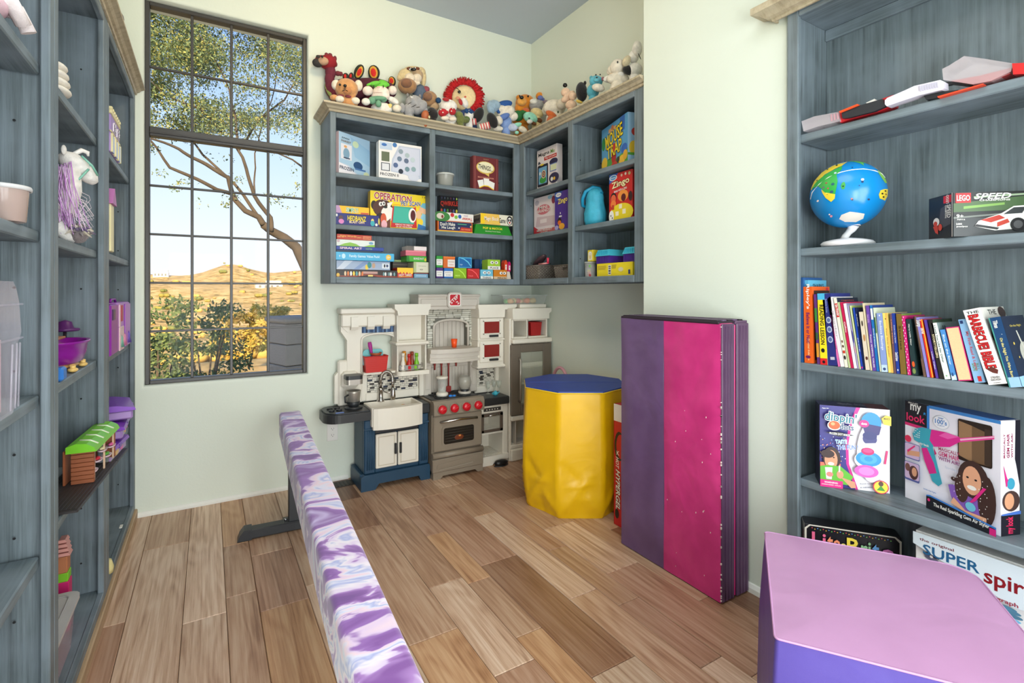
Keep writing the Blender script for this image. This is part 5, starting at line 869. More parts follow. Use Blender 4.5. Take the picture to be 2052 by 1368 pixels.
# land as thin raised shapes laid on the sphere, in degrees (lon right, lat up) as seen facing the room
Fd = Vector((-ray(1698).x, -ray(1698).y, 0)).normalized(); Rd = Vector((0, 0, 1)).cross(Fd)
def onball(u, v, k):   # u,v in units of the radius on the visible disc
    d = max(0.0, 1 - u * u - v * v) ** .5; return (Rd * u + Vector((0, 0, 1)) * v + Fd * d).normalized() * (RG + k)
def land(poly, c, k=.0006):
    P = [Vector(p) for p in poly]; cen = sum(P, Vector((0, 0))) / len(P); vs = []; fs = []; fine = []
    for i in range(len(P)):
        for t in (0, .33, .66): fine.append(P[i].lerp(P[(i + 1) % len(P)], t))
    n = len(fine); nr_ = 5
    for r in range(nr_ + 1):
        for q in fine: s = cen.lerp(q, r / nr_); s = s if s.length < .985 else s * (.985 / s.length); vs.append(onball(s.x, s.y, k))
    for r in range(nr_):
        for i in range(n): fs.append((r * n + i, (r + 1) * n + i, (r + 1) * n + (i + 1) % n, r * n + (i + 1) % n))
    B_ = landb; B_.add(vs, fs, pm(c), True)
def gp(x, y): return ((x - 519) / 338, -(y - 400) / 292)
landb = B()
YE, GR_ = (236, 208, 60), (50, 168, 70)
land([gp(*p) for p in ((200, 330), (230, 260), (300, 190), (400, 145), (520, 130), (470, 175), (380, 210), (300, 240), (240, 300), (205, 345))], YE)
land([gp(*p) for p in ((205, 335), (250, 285), (330, 235), (420, 200), (480, 175), (470, 215), (430, 260), (440, 320), (430, 380), (415, 440), (385, 480), (330, 440), (310, 370), (270, 330))], GR_, .0009)
land([gp(*p) for p in ((300, 365), (330, 400), (420, 430), (415, 465), (385, 488), (340, 450), (310, 400))], YE, .0012)
land([gp(*p) for p in ((520, 125), (600, 112), (660, 118), (700, 135), (690, 150), (650, 160), (655, 190), (620, 160), (570, 135))], (90, 180, 90))
land([gp(*p) for p in ((640, 120), (720, 150), (780, 200), (770, 215), (720, 170), (660, 140))], YE)
land([gp(*p) for p in ((765, 225), (800, 245), (830, 300), (845, 340), (825, 345), (795, 300), (775, 265))], (130, 190, 80))
land([gp(*p) for p in ((785, 415), (820, 400), (850, 392), (848, 450), (825, 490), (780, 480), (772, 450))], YE)
land([gp(*p) for p in ((470, 600), (540, 580), (600, 590), (660, 600), (650, 635), (590, 660), (500, 655), (450, 630))], (226, 220, 210))
land([gp(*p) for p in ((475, 340), (495, 330), (505, 360), (495, 395), (475, 395), (465, 365))], (60, 160, 70))
land([gp(*p) for p in ((150, 380), (170, 400), (100, 800))], YE) if 0 else None
landb.build('land_print', ball, fix=False)
dotb = B(); landb = dotb
for x, y, c, s in ((640, 325, W_, 14), (640, 345, (40, 50, 90), 11), (270, 460, W_, 11), (555, 480, (200, 120, 110), 10), (560, 488, (30, 50, 90), 9), (385, 600, (230, 160, 180), 12), (370, 585, W_, 8), (690, 490, (30, 40, 80), 10), (400, 340, (30, 100, 110), 16), (320, 355, (120, 90, 120), 10), (345, 320, (150, 70, 60), 10), (390, 405, (50, 90, 110), 16), (360, 370, (190, 70, 80), 9), (485, 370, K_, 8), (420, 240, (190, 214, 226), 12), (350, 180, K_, 8), (430, 155, K_, 10), (260, 270, (90, 90, 60), 8), (800, 440, K_, 9), (825, 415, K_, 8), (810, 465, K_, 8), (830, 440, (120, 60, 40), 7), (620, 130, (60, 90, 70), 8), (560, 205, (20, 60, 120), 7), (615, 375, (20, 60, 120), 6)):
    land([gp(x + s * math.cos(a), y + s * .8 * math.sin(a)) for a in (0, 1.1, 2.2, 3.1, 4.2, 5.3)], c, .0016)
dotb.build('picture_print', ball, fix=False)
eq = [gp(*p) for p in ((185, 425), (215, 370), (280, 315), (360, 270), (460, 240), (560, 228), (650, 226), (740, 240), (800, 260), (840, 285))]
B().tube([onball(u, v, .0006) if u * u + v * v < .97 else onball(u * .96, v * .96, .0006) for u, v in eq], .0016, mt(W_, .3), 6).build('equator_band', ball)
b = B(); b.tube([(0, -.02, .078), (.0, -.024, .1)], [.024, .012], mt((236, 236, 238), .25), 12); b.build('pivot', gt)
# ---------------------------------------------------------------- foam blasters lying on the top shelf, modelled along the shelf line
ZT = 1.852
def xp(px, py, X): p = on_x(px, py, X); return (p.y, p.z)
bl = thing('toy_blaster', 'red and black foam blaster with a clear muzzle, left end of the top shelf', 'toy blaster', (1.96, Y_at(1700, 1.96), ZT))
bo = (-1.96, -Y_at(1700, 1.96), -ZT)
def bpart(nm, pts, X, th, m, par=bl, of=bo, bev=0):
    b = B(); b.prism([xp(x, y, X) for x, y in pts], X, X + th, m, 'x'); return b.build(nm, par, of)
CL = clear((226, 216, 222), .42)
bpart('clear_muzzle', [(1606, 243), (1632, 233), (1680, 224), (1683, 243), (1640, 253), (1610, 263)], 1.935, .05, CL)
for k in range(3): bpart('muzzle_rib', [(1664 + 6 * k, 229 - k), (1667 + 6 * k, 228.5 - k), (1668 + 6 * k, 242 - 2 * k), (1665 + 6 * k, 243 - 2 * k)], 1.934, .052, mt((196, 150, 160), .3))
bpart('red_shell', [(1681, 224), (1720, 209), (1725, 215), (1772, 196), (1790, 190), (1788, 212), (1760, 224), (1700, 240), (1684, 246)], 1.945, .045, mt((200, 30, 40), .35))
bpart('black_grip', [(1686, 224), (1716, 213), (1768, 198), (1774, 213), (1752, 223), (1700, 236), (1688, 237)], 1.93, .025, mt((40, 42, 48), .45))
bpart('orange_trim', [(1681, 223), (1718, 208), (1721, 211), (1684, 226)], 1.925, .03, mt((230, 80, 30), .4))
bpart('sight', [(1735, 206), (1752, 198), (1756, 201), (1740, 208)], 1.95, .02, mt(W_, .4))
bs_ = thing('toy_blaster', 'white ribbed blaster stock lying across the middle of the top shelf', 'toy blaster', (1.93, Y_at(1830, 1.93), ZT)); bo2 = (-1.93, -Y_at(1830, 1.93), -ZT)
P2 = lambda nm, pts, X, th, m: bpart(nm, pts, X, th, m, bs_, bo2)
WP = mt((222, 218, 232), .35, var=0)
P2('stock', [(1773, 201), (1778, 196), (1815, 180), (1832, 172), (1884, 160), (1891, 163), (1892, 176), (1887, 180), (1842, 191), (1836, 193), (1800, 205), (1777, 213), (1773, 209)], 1.925, .035, WP)
for k in range(8): P2('rib', [(1842 + 5 * k, 172 - 1.1 * k), (1844 + 5 * k, 171.6 - 1.1 * k), (1845 + 5 * k, 182 - 1.1 * k), (1843 + 5 * k, 182.4 - 1.1 * k)], 1.922, .004, mt((196, 192, 208), .4))
P2('trigger_guard', [(1851, 192), (1890, 183), (1920, 180), (1905, 186), (1880, 196), (1856, 200)], 1.935, .02, mt((34, 34, 40), .4))
P2('sling_ring', [(1888, 165), (1910, 163), (1950, 170), (1945, 173), (1908, 169), (1890, 173)], 1.96, .012, mt((34, 34, 40), .4))
P2('orange_strip', [(1878, 193), (1970, 167), (1972, 169), (1880, 196)], 1.925, .02, mt((230, 70, 34), .4))
dc = thing('dart_case', 'clear dart case with a red end at the right end of the top shelf', 'case', (1.97, Y_at(1970, 1.97), ZT)); bo3 = (-1.97, -Y_at(1970, 1.97), -ZT)
P3 = lambda nm, pts, X, th, m: bpart(nm, pts, X, th, m, dc, bo3)
P3('clear_shell', [(1888, 138), (1902, 131), (1932, 112), (1975, 118), (2030, 127), (2026, 143), (1985, 162), (1950, 169), (1890, 160)], 1.94, .09, clear((226, 216, 220), .4))
P3('red_tray', [(1905, 162), (1960, 152), (2026, 136), (2024, 148), (1985, 163), (1950, 169)], 1.95, .07, mt((196, 60, 60), .4, alpha=.8, var=0))
P3('red_end', [(2028, 127), (2090, 124), (2110, 145), (2030, 149)], 1.935, .1, mt((206, 32, 34), .35))
# ================================================================ FLOOR TOYS
def vinyl(c, folds=.6, r=.42, var=.03):
    m = bpy.data.materials.new('vinyl'); m.use_nodes = True; n = m.node_tree; L = n.links; b = n.nodes['Principled BSDF']; b.inputs['Roughness'].default_value = r
    t = n.nodes.new('ShaderNodeTexCoord'); a = n.nodes.new('ShaderNodeTexNoise'); a.inputs['Scale'].default_value = 4; a.inputs['Detail'].default_value = 2; a.inputs['Distortion'].default_value = 1.2
    f = n.nodes.new('ShaderNodeTexNoise'); f.inputs['Scale'].default_value = 900; f.inputs['Detail'].default_value = 2
    L.new(t.outputs['Object'], a.inputs['Vector']); L.new(t.outputs['Object'], f.inputs['Vector'])
    b1 = n.nodes.new('ShaderNodeBump'); b1.inputs['Strength'].default_value = folds; b1.inputs['Distance'].default_value = .02; L.new(a.outputs[0], b1.inputs['Height'])
    b2 = n.nodes.new('ShaderNodeBump'); b2.inputs['Strength'].default_value = .12; b2.inputs['Distance'].default_value = .001; L.new(f.outputs[0], b2.inputs['Height']); L.new(b1.outputs[0], b2.inputs['Normal']); L.new(b2.outputs[0], b.inputs['Normal'])
    w2 = n.nodes.new('ShaderNodeTexNoise'); w2.inputs['Scale'].default_value = 7; w2.inputs['Detail'].default_value = 5; L.new(t.outputs['Object'], w2.inputs['Vector'])
    r2 = n.nodes.new('ShaderNodeValToRGB'); cc = lin(c); r2.color_ramp.elements[0].position = .35; r2.color_ramp.elements[1].position = .7
    r2.color_ramp.elements[0].color = tuple(v * (1 - var) for v in cc[:3]) + (1,); r2.color_ramp.elements[1].color = tuple(min(1, v * (1 + var) + var * .15) for v in cc[:3]) + (1,); L.new(w2.outputs[0], r2.inputs[0]); L.new(r2.outputs[0], b.inputs['Base Color'])
    return m
# ---- yellow octagonal tumbling block with blue top
OC = Vector((1.903, 2.427, 0)); oct_ = thing('tumbling_block', 'yellow octagonal foam tumbling block with a royal blue top', 'foam block', OC, -YAW)
rv = [.3215 * 1.0] * 8; ang = [R(22.5 + 45 * k) for k in range(8)]
mY = vinyl((234, 184, 0), .25, .38); mBl = vinyl((30, 66, 160), .12, .45)
NS, NZ = 96, 48; vs = []; fs = []
def octr(a):
    k = (a - R(22.5)) % R(45) - R(22.5); return .3215 * math.cos(R(22.5)) / math.cos(k)
def fold(a, z):
    s = 0.0
    for a0, z0, a1, z1, amp, wd in FOLDS:
        da = (a1 - a0 + math.pi) % (2 * math.pi) - math.pi; pa = (a - a0 + math.pi) % (2 * math.pi) - math.pi; vx, vz = da * .3, z1 - z0; qx, qz = pa * .3, z - z0
        l2 = vx * vx + vz * vz; t = max(0, min(1, (qx * vx + qz * vz) / l2)); d = math.hypot(qx - vx * t, qz - vz * t); s += amp * math.exp(-(d / wd) ** 2) * math.sin(math.pi * min(1, t * .9 + .1)) ** .5
    return s
random.seed(5); FOLDS = []
for k in range(8):
    a0 = ang[k]
    FOLDS += [(a0, .02, a0 + R(34), .26, .012, .014), (a0 + R(45), .02, a0 + R(12), .24, .011, .013), (a0 + R(4), .3, a0 + R(30), .12, -.012, .02), (a0 + R(22), .02, a0 + R(22), .1, -.01, .025), (a0 + R(12), .18, a0 + R(36), .2, .009, .012), (a0, .1, a0 + R(2), .6, .004, .012)]
for i in range(NZ + 1):
    z = .69 * i / NZ
    for j in range(NS):
        a = 2 * math.pi * j / NS; r = octr(a); rr2 = r * (1 + .045 * math.exp(-((z - .28) / .22) ** 2)); rr2 = rr2 * (1 - .06 * math.exp(-(z / .05) ** 2))
        lowk = max(0, min(1, (.42 - z) / .2)); rr2 += fold(a, z) * (.25 + .75 * lowk) + .006 * math.sin(a * 3 + z * 9) * (1 - z / .69)
        if z > .66: rr2 = r + (rr2 - r) * (.69 - z) / .03
        vs.append((rr2 * math.cos(a), rr2 * math.sin(a), z))
for i in range(NZ):
    for j in range(NS): fs.append((i * NS + j, i * NS + (j + 1) % NS, (i + 1) * NS + (j + 1) % NS, (i + 1) * NS + j))
B().add(vs, fs, mY, True).build('yellow_cover', oct_)
b = B(); P8 = [(octr(a) * math.cos(a), octr(a) * math.sin(a)) for a in ang]; b.prism(P8, .688, .7, mBl, 'z'); b.build('blue_top', oct_)
sm = B(); sm.box(-.27, .27, -.002, .002, .7, .7012, mt((40, 74, 170), .5)); sm.build('top_seam', oct_)
b = B(); b.tube([(p[0], p[1], .69) for p in P8 + [P8[0]]], .004, mt((240, 200, 30), .4), 6); b.build('edge_piping', oct_)
# ---- folded tumbling mat
mP = vinyl((102, 74, 116), .5, .36, .09); mPd = vinyl((84, 54, 86), .35, .4, .08); mPk = vinyl((204, 48, 124), .6, .34, .1); mDk = mt((40, 28, 40), .7)
mat_ = thing('folding_mat', 'folded purple and pink tumbling mat standing on end against the wall', 'gym mat', (1.75, 1.29, 0))
def wavy(b, x0, x1, y0, y1, z0, z1, m, n=26, amp=.004, seed=0, ny=14):
    """padded slab standing on end with slightly puckered faces"""
    def g(px_, py_, pz_): return amp * noise.noise(Vector((px_ * 3 + seed, py_ * 9, pz_ * 4)))
    k = .006
    for side, (sx, xx) in enumerate(((-1, x0), (1, x1))):
        vs = []; 
        for i in range(n + 1):
            for j in range(ny + 1):
                y = y0 + (y1 - y0) * j / ny; z = z0 + (z1 - z0) * i / n; edge = min(1, 8 * min(j / ny, 1 - j / ny)) * min(1, 8 * min(i / n, 1 - i / n))
                vs.append((xx + sx * (edge * .006 + g(xx, y, z)) - sx * .004, y, z))
        b.add(vs, [(i * (ny + 1) + j, i * (ny + 1) + j + 1, (i + 1) * (ny + 1) + j + 1, (i + 1) * (ny + 1) + j) for i in range(n) for j in range(ny)], m, True)
    b.box(x0 + .004, x1 - .004, y0, y1, z0, z1, m, .003)
tW = .19 / 4
wv = lambda nm, x0, x1, y0, y1, m, sd, z1=1.125: wavy_build(nm, x0, x1, y0, y1, m, sd, z1)
def wavy_build(nm, x0, x1, y0, y1, m, sd, z1):
    b = B(); wavy(b, x0, x1, y0, y1, .004, z1, m, seed=sd); return b.build(nm, mat_)
wavy_build('purple_panel', 0, .084, .298, .57, mP, 1, 1.128)
wavy_build('pink_panel', 0, .084, .003, .2975, mPk, 2, 1.122)
wavy_build('purple_panel', .094, .178, .004, .57, mPd, 3, 1.13)
for i in range(2):
    b = B(); x0 = .003 + .094 * i; b.box(x0, x0 + .078, -.004, .004, .006, 1.12, mPd, .003)
    for k in range(3): b.tube([(x0 + .02 + .02 * k, -.005 + .001 * math.sin(k), z * 1.1 / 12 + .01) for z in range(13)], .0022, mPd, 6)
    b.build('edge_band', mat_)
B().box(.084, .094, .0, .57, .01, 1.115, mt((196, 30, 110), .4), .003).build('pink_seam', mat_)
b = B(); b.box(.0, .178, .01, .57, 1.118, 1.13, mDk, .004)
for k in range(5): b.box(.005 + .035 * k, .03 + .035 * k, .02, .56, 1.128, 1.1345, mP if k % 2 else mDk, .002)
b.build('top_edge', mat_)
random.seed(9); b = B(); ch = mt((226, 206, 200), .9)
for k in range(40):
    z = random.random() * 1.1 + .01; s_ = random.uniform(.001, .0035); b.box(-.006, -.001, -.0055, -.0055 + .004, z, z + s_ * 2, ch)
for k in range(16):
    z = random.uniform(.04, .75); y = random.uniform(.02, .27); s_ = random.uniform(.001, .0025); b.box(-.0085, -.0065, y, y + s_, z, z + s_ * 2.6, ch)
b.build('worn_flecks', mat_)['kind'] = 'stuff'
# ---- red shoe-style box behind the mat
rbx = gbox('game_carton', 'tall red carton between the yellow block and the folded mat', (1.87, 2.04, 0), R(-90), .125, .30, .648, (196, 24, 34), cat='box', front=[('r', 0, .86, 1, 1, (232, 226, 222)), ('e', .34, .66, .3, .12, (20, 20, 22)), ('e', .42, .66, .26, .1, (196, 24, 34)), ('t', 'K', .26, .6, .16, .035, W_), ('t', 'HOT', .22, .52, .5, .018 * 2, W_, -90, None, .3), ('t', 'HYPERGEL', .26, .3, 1.7, .05, W_, -90, K_, .3), ('e', .2, .1, .12, .04, (20, 20, 22))], lside=[('r', 0, 0, 1, 1, (190, 22, 32)), ('r', 0, .86, 1, 1, (232, 226, 222))])
# ---- basket handle peeping over the block
hb_ = thing('toy_basket', 'basket with a pink handle behind the blue-topped block', 'basket', (2.12, 2.86, 0)); b = B(); b.lathe([(0, 0), (.1, 0), (.12, .5), (.114, .5), (.096, .01), (0, .008)], (0, 0, 0), mt((206, 190, 150), .6), 24); b.build('body', hb_)
b = B(); b.tube([(0, .11 * math.cos(a), .5 + .215 * math.sin(a)) for a in [R(8 * k) for k in range(2, 22)]], .011, mt((206, 150, 160), .5), 8); b.build('handle', hb_)
# ---- balance beam
def marble():
    m = bpy.data.materials.new('swirled_suede'); m.use_nodes = True; n = m.node_tree; L = n.links; b = n.nodes['Principled BSDF']; b.inputs['Roughness'].default_value = .85; b.inputs['Sheen Weight'].default_value = .4
    t = n.nodes.new('ShaderNodeTexCoord'); mp = n.nodes.new('ShaderNodeMapping'); mp.inputs['Rotation'].default_value = (0, 0, R(-38)); mp.inputs['Scale'].default_value = (3.0, 6.0, 4); L.new(t.outputs['Object'], mp.inputs['Vector'])
    w1 = n.nodes.new('ShaderNodeTexNoise'); w1.inputs['Scale'].default_value = .55; w1.inputs['Detail'].default_value = 2; L.new(mp.outputs[0], w1.inputs['Vector'])
    mx = n.nodes.new('ShaderNodeVectorMath'); mx.operation = 'MULTIPLY_ADD'; mx.inputs[1].default_value = (1.7, 1.7, 1.7); L.new(w1.outputs['Color'], mx.inputs[0]); L.new(mp.outputs[0], mx.inputs[2])
    a = n.nodes.new('ShaderNodeTexNoise'); a.inputs['Scale'].default_value = .8; a.inputs['Detail'].default_value = 4; a.inputs['Roughness'].default_value = .5; a.inputs['Distortion'].default_value = 1.3; L.new(mx.outputs[0], a.inputs['Vector'])
    r = n.nodes.new('ShaderNodeValToRGB'); L.new(a.outputs[0], r.inputs[0]); e = r.color_ramp.elements
    e[0].position = .34; e[0].color = lin((110, 52, 142)); e[1].position = .74; e[1].color = lin((206, 186, 232))
    for p, c in ((.40, (130, 70, 160)), (.43, (172, 124, 198)), (.44, (222, 200, 234)), (.475, (240, 230, 242)), (.5, (170, 176, 226)), (.53, (224, 222, 244)), (.56, (240, 212, 226)), (.59, (226, 200, 232)), (.605, (150, 96, 182)), (.66, (126, 66, 158))):
        k = e.new(p); k.color = lin(c)
    L.new(r.outputs[0], b.inputs['Base Color']); return m
MB_ = marble(); MK = mt((34, 36, 40), .4, bump=.1)
BA = math.atan(.056); beam = thing('balance_beam', 'low balance beam covered in purple and white swirled suede', 'balance beam', (.404, 3.155, 0), -BA)
b = B(); LN = 2.9; wB, zT_, zB_ = .0575, .557, .415
prof = rrect(-wB, wB, zB_, zT_, .016, 4); n = len(prof); rowsY = [0] + [-LN * k / 40 for k in range(1, 41)]
vs = [(x * (1 if i else .9), y, z if i else zB_ + .01 + (z - zB_ - .01) * .95) for i, y in enumerate([.012] + rowsY) for x, z in prof]
fs = [(i * n + j, i * n + (j + 1) % n, (i + 1) * n + (j + 1) % n, (i + 1) * n + j) for i in range(len(rowsY)) for j in range(n)] + [tuple(range(n)), tuple(range(len(rowsY) * n, (len(rowsY) + 1) * n))[::-1]]
b.add(vs, fs, MB_, True); b.build('padded_beam', beam)
for yy in (-.29, -2.55):
    ft_ = B(); ft_.box(-.24, .24, yy - .03, yy + .03, .004, .05, MK, .004); f_ = ft_.build('foot', beam)
    for sx in (-1, 1):
        b = B(); b.prism([(sx * .2, .002), (sx * .265, .002), (sx * .255, .03), (sx * .235, .055), (sx * .2, .055)], yy - .034, yy + .034, MK, 'y'); b.build('end_cap', f_)
    b = B(); b.box(-.03, .03, yy - .03, yy + .03, .05, .425, MK, .003); b.build('post', beam)
    b = B(); b.box(-.055, .055, yy - .04, yy + .04, .05, .056, MK, .002); br_ = b.build('bracket', beam)
    for sx in (-1, 1): B().lathe([(0, 0), (.008, 0), (.008, .006), (0, .008)], (sx * .043, yy - .0, .056), mt((200, 200, 205), .25, 1, var=0), 8).build('bolt', br_)
# ---- pink topped purple vault block in the right foreground
A_ = Vector((1.489, .940)); e1 = Vector((-.826, -.564)); e2 = Vector((.564, -.826)); blk = thing('vault_block', 'purple foam vault block with a pale pink top in the right foreground', 'foam block', (A_.x, A_.y, 0), math.atan2(e2.y, e2.x))
# local: x along e2 (to the right rear), y along -e1... build with x right, y towards the wall side
Wd, Dd, Hh = .50, .532, .50
mVp = vinyl((80, 66, 152), .3, .4, .05); mPt = vinyl((196, 147, 190), .18, .42, .03)
def shell(z, n=16):
    """rounded rectangle ring, local frame: x 0..Wd, y 0..-Dd"""
    k = z / Hh; gx = .022 * (1 - k); r = .01 + .03 * (1 if True else 0) * 0
    pts = []
    c = [(-gx, gx, .012), (Wd + gx, gx, .07), (Wd + gx, -Dd - gx, .03), (-gx, -Dd - gx, .010)]
    for q, (a0) in enumerate((180, 90, 0, -90)):
        x, y, rr = c[q]; cx = x + (rr if q in (0, 3) else -rr); cy = y + (-rr if q in (0, 1) else rr)
        for t in range(6):
            a = R(a0 - 90 * t / 5); pts.append((cx + rr * math.cos(a), cy + rr * math.sin(a)))
    return pts
NZ = 24; rg = []
for i in range(NZ + 1):
    z = Hh * i / NZ; pts = shell(z); full = []
    for q in range(len(pts)):
        p, p2 = pts[q], pts[(q + 1) % len(pts)]; L_ = math.hypot(p2[0] - p[0], p2[1] - p[1]); m_ = 8 if L_ > .2 else 1
        for t in range(m_): full.append((p[0] + (p2[0] - p[0]) * t / m_, p[1] + (p2[1] - p[1]) * t / m_))
    ring = []
    for x, y in full:
        cx, cy = Wd / 2, -Dd / 2; d = Vector((x - cx, y - cy)); k = math.sin(math.pi * min(1, z / Hh)) * .012 * noise.noise(Vector((x * 7, y * 7, z * 5))) + .008 * math.sin(math.pi * z / Hh)
        ring.append((x + d.x * k * 2, y + d.y * k * 2, z))
    rg.append(ring)
n = len(rg[0]); vs = [p for r in rg for p in r]
B().add(vs, [(i * n + j, i * n + (j + 1) % n, (i + 1) * n + (j + 1) % n, (i + 1) * n + j) for i in range(NZ) for j in range(n)], mVp, True).build('purple_cover', blk)
top = [(p[0], p[1]) for p in rg[-1]]; b = B(); vs = []; fs = []; NRr = 8
for r in range(NRr + 1):
    for x, y in top:
        k = r / NRr; X_, Y_ = Wd / 2 + (x - Wd / 2) * k, -Dd / 2 + (y + Dd / 2) * k; vs.append((X_, Y_, Hh + .001 + .006 * (1 - k ** 3) + .0015 * noise.noise(Vector((X_ * 9, Y_ * 9, 0)))))
fs = [(r * n + j, r * n + (j + 1) % n, (r + 1) * n + (j + 1) % n, (r + 1) * n + j) for r in range(NRr) for j in range(n)]
b.add(vs, fs, mPt, True); b.build('pink_top', blk)
b = B(); b.tube([(p[0], p[1], Hh) for p in rg[-1]] + [(rg[-1][0][0], rg[-1][0][1], Hh)], .0025, mt((200, 150, 196), .5), 6); b.build('seam_piping', blk)
# ---- floor register and wall outlet
vn = thing('floor_vent', 'dark metal floor register between the beam and the toy kitchen', 'vent', (.60, 3.37, 0)); b = B(); b.box(0, .27, -.05, .05, -.004, .003, mt((56, 44, 36), .5), .001); b.build('frame', vn)
for k in range(11): B().box(.014 + .023 * k, .026 + .023 * k, -.04, .04, .003, .0055, mt((30, 26, 24), .5), .001).build('slat', vn)
ot = thing('wall_outlet', 'white double wall outlet under the left end of the toy kitchen counter', 'outlet', (.700, 3.46, .325)); WPl = mt((240, 238, 232), .35, var=0)
B().box(-.035, .035, -.006, 0, -.058, .058, WPl, .002).build('cover_plate', ot)
for s in (-1, 1):
    f_ = B().prism(rrect(-.017, .017, s * .021 - .014, s * .021 + .014, .01), -.0085, -.006, WPl, 'y').build('socket_face', ot)
    b = B(); dk = mt((40, 40, 40), .6); b.box(-.008, -.006, -.0089, -.0085, s * .021 - .002, s * .021 + .007, dk); f2 = b.build('slot', f_); B().box(.006, .008, -.0089, -.0085, s * .021 - .001, s * .021 + .006, dk).build('slot', f_); B().ell((0, -.0087, s * .021 - .007), (.0025, .0004, .0025), dk, 8, 4).build('slot', f_)
# ================================================================ TOY KITCHEN AGAINST THE BACK WALL
KO = Vector((1.45, 3.30, 0))
kit = thing('play_kitchen', 'large moulded plastic play kitchen with sink, oven, hood and fridge in the corner', 'toy kitchen', KO)
CRM = mt((232, 226, 212), .42, var=.01); NVY = mt((30, 66, 92), .45, var=.03); TAU = mt((138, 126, 110), .42, var=.02); LTA = mt((202, 194, 182), .45, var=.01); BKP = mt((44, 46, 48), .4, var=.03)
REDP = mt((206, 24, 40), .3, var=.01); DGL = mt((38, 36, 34), .12, var=0); CHR = mt((190, 186, 180), .22, 1, var=0); SIL = mt((176, 170, 160), .35, .6, var=0); REDW = mt((140, 44, 40), .18, var=0)
def kp(b, name, par=None): return b.build(name, par or kit, -KO if par is None else (0, 0, 0))
def cubby(b, x0, x1, y0, y1, z0, z1, t, m, bev=.003):
    b.box(x0, x1, y1 - t, y1, z0, z1, m, bev); b.box(x0, x0 + t, y0, y1 - t, z0, z1, m, bev); b.box(x1 - t, x1, y0, y1 - t, z0, z1, m, bev)
    b.box(x0 + t, x1 - t, y0, y1 - t, z0, z0 + t, m, bev); b.box(x0 + t, x1 - t, y0, y1 - t, z1 - t, z1, m, bev)
# -- sink cabinet
b = B(); b.box(.835, 1.262, 3.215, 3.43, .10, .44, NVY, .006); b.box(.835, .905, 3.18, 3.22, .10, .44, NVY, .006); b.box(1.196, 1.262, 3.18, 3.22, .10, .44, NVY, .006)
for x0, x1 in ((.848, .896), (1.206, 1.252)):
    for k in range(4): xx = x0 + (x1 - x0) * (k + .5) / 4; b.tube([(xx, 3.181, .125), (xx, 3.181, .375)], .0035, NVY, 6)
    b.box(x0 - .014, x1 + .012, 3.172, 3.19, .375, .388, NVY, .003)
cab = kp(b, 'sink_cabinet')
b = B(); b.prism([(.812, 0), (.90, 0), (.925, .035), (1.19, .035), (1.205, 0), (1.268, 0), (1.268, .085), (1.262, .10), (.835, .10), (.812, .085)], 3.165, 3.20, NVY, 'y'); b.box(.812, 1.268, 3.19, 3.43, .03, .1, NVY, .005); b.box(.812, .9, 3.19, 3.43, 0, .04, NVY, .003); b.box(1.21, 1.268, 3.19, 3.43, 0, .04, NVY, .003); b.box(.905, 1.196, 3.19, 3.216, .1, .125, NVY, .003); kp(b, 'plinth')
b = B(); b.box(.905, 1.196, 3.19, 3.216, .345, .40, BKP, .003); kp(b, 'dark_rail')
for x0, x1, hx in ((.908, 1.046, 1.032), (1.053, 1.193, 1.066)):
    b = B(); b.box(x0, x1, 3.178, 3.196, .125, .342, CRM, .004); b.box(x0 + .02, x1 - .02, 3.1765, 3.18, .145, .322, CRM, .0015); b.box(x0 + .014, x1 - .014, 3.1775, 3.18, .139, .328, mt((206, 196, 176), .5), .001); d = kp(b, 'door')
    B().box(hx - .007, hx + .007, 3.160, 3.17, .205, .275, BKP, .003).box(hx - .004, hx + .004, 3.165, 3.178, .21, .222, BKP).box(hx - .004, hx + .004, 3.165, 3.178, .258, .27, BKP).build('handle', d)
# countertop pieces
def arc(cx, cy, r, a0, a1, n=8): return [(cx + r * math.cos(R(a0 + (a1 - a0) * k / n)), cy + r * math.sin(R(a0 + (a1 - a0) * k / n))) for k in range(n + 1)]
b = B(); b.prism([(.88, 3.43), (.88, 3.16), (.70, 3.16)] + arc(.69, 3.25, .09, 270, 180) + arc(.68, 3.35, .08, 180, 90), .445, .497, BKP, 'z'); b.prism([(.88, 3.42), (.88, 3.175), (.70, 3.175)] + arc(.695, 3.26, .083, 270, 180) + arc(.69, 3.34, .08, 180, 90), .497, .505, BKP, 'z')
b.box(1.203, 1.268, 3.165, 3.43, .44, .505, BKP, .006); b.box(.87, 1.21, 3.335, 3.43, .44, .505, BKP, .004)
b.prism([(.84, .44), (.88, .44), (.88, .40)], 3.19, 3.4, NVY, 'y'); kp(b, 'countertop')
b = B()
for i in range(2):
    for j in range(2): b.lathe([(0, 0), (.018, 0), (.018, .008), (.012, .01), (0, .006)], (.655 + .045 * i, 3.26 + .06 * j, .505), BKP, 10)
b.box(.665, .715, 3.185, 3.205, .503, .508, mt((90, 120, 190), .3), .002); kp(b, 'counter_relief')
# sink with bowed apron
fr_ = [(.878 + (1.200 - .878) * k / 12, 3.128 - .028 * math.sin(math.pi * k / 12) ** .7 if 0 < k < 12 else 3.128) for k in range(13)]
b = B(); b.prism(fr_ + [(1.200, 3.16), (.878, 3.16)], .385, .518, CRM, 'z'); b.box(.872, .888, 3.14, 3.34, .40, .52, CRM, .004); b.box(1.192, 1.206, 3.14, 3.34, .40, .52, CRM, .004); b.box(.88, 1.2, 3.325, 3.34, .40, .52, CRM, .004); b.box(.88, 1.2, 3.15, 3.33, .40, .455, CRM, .003); kp(b, 'sink')
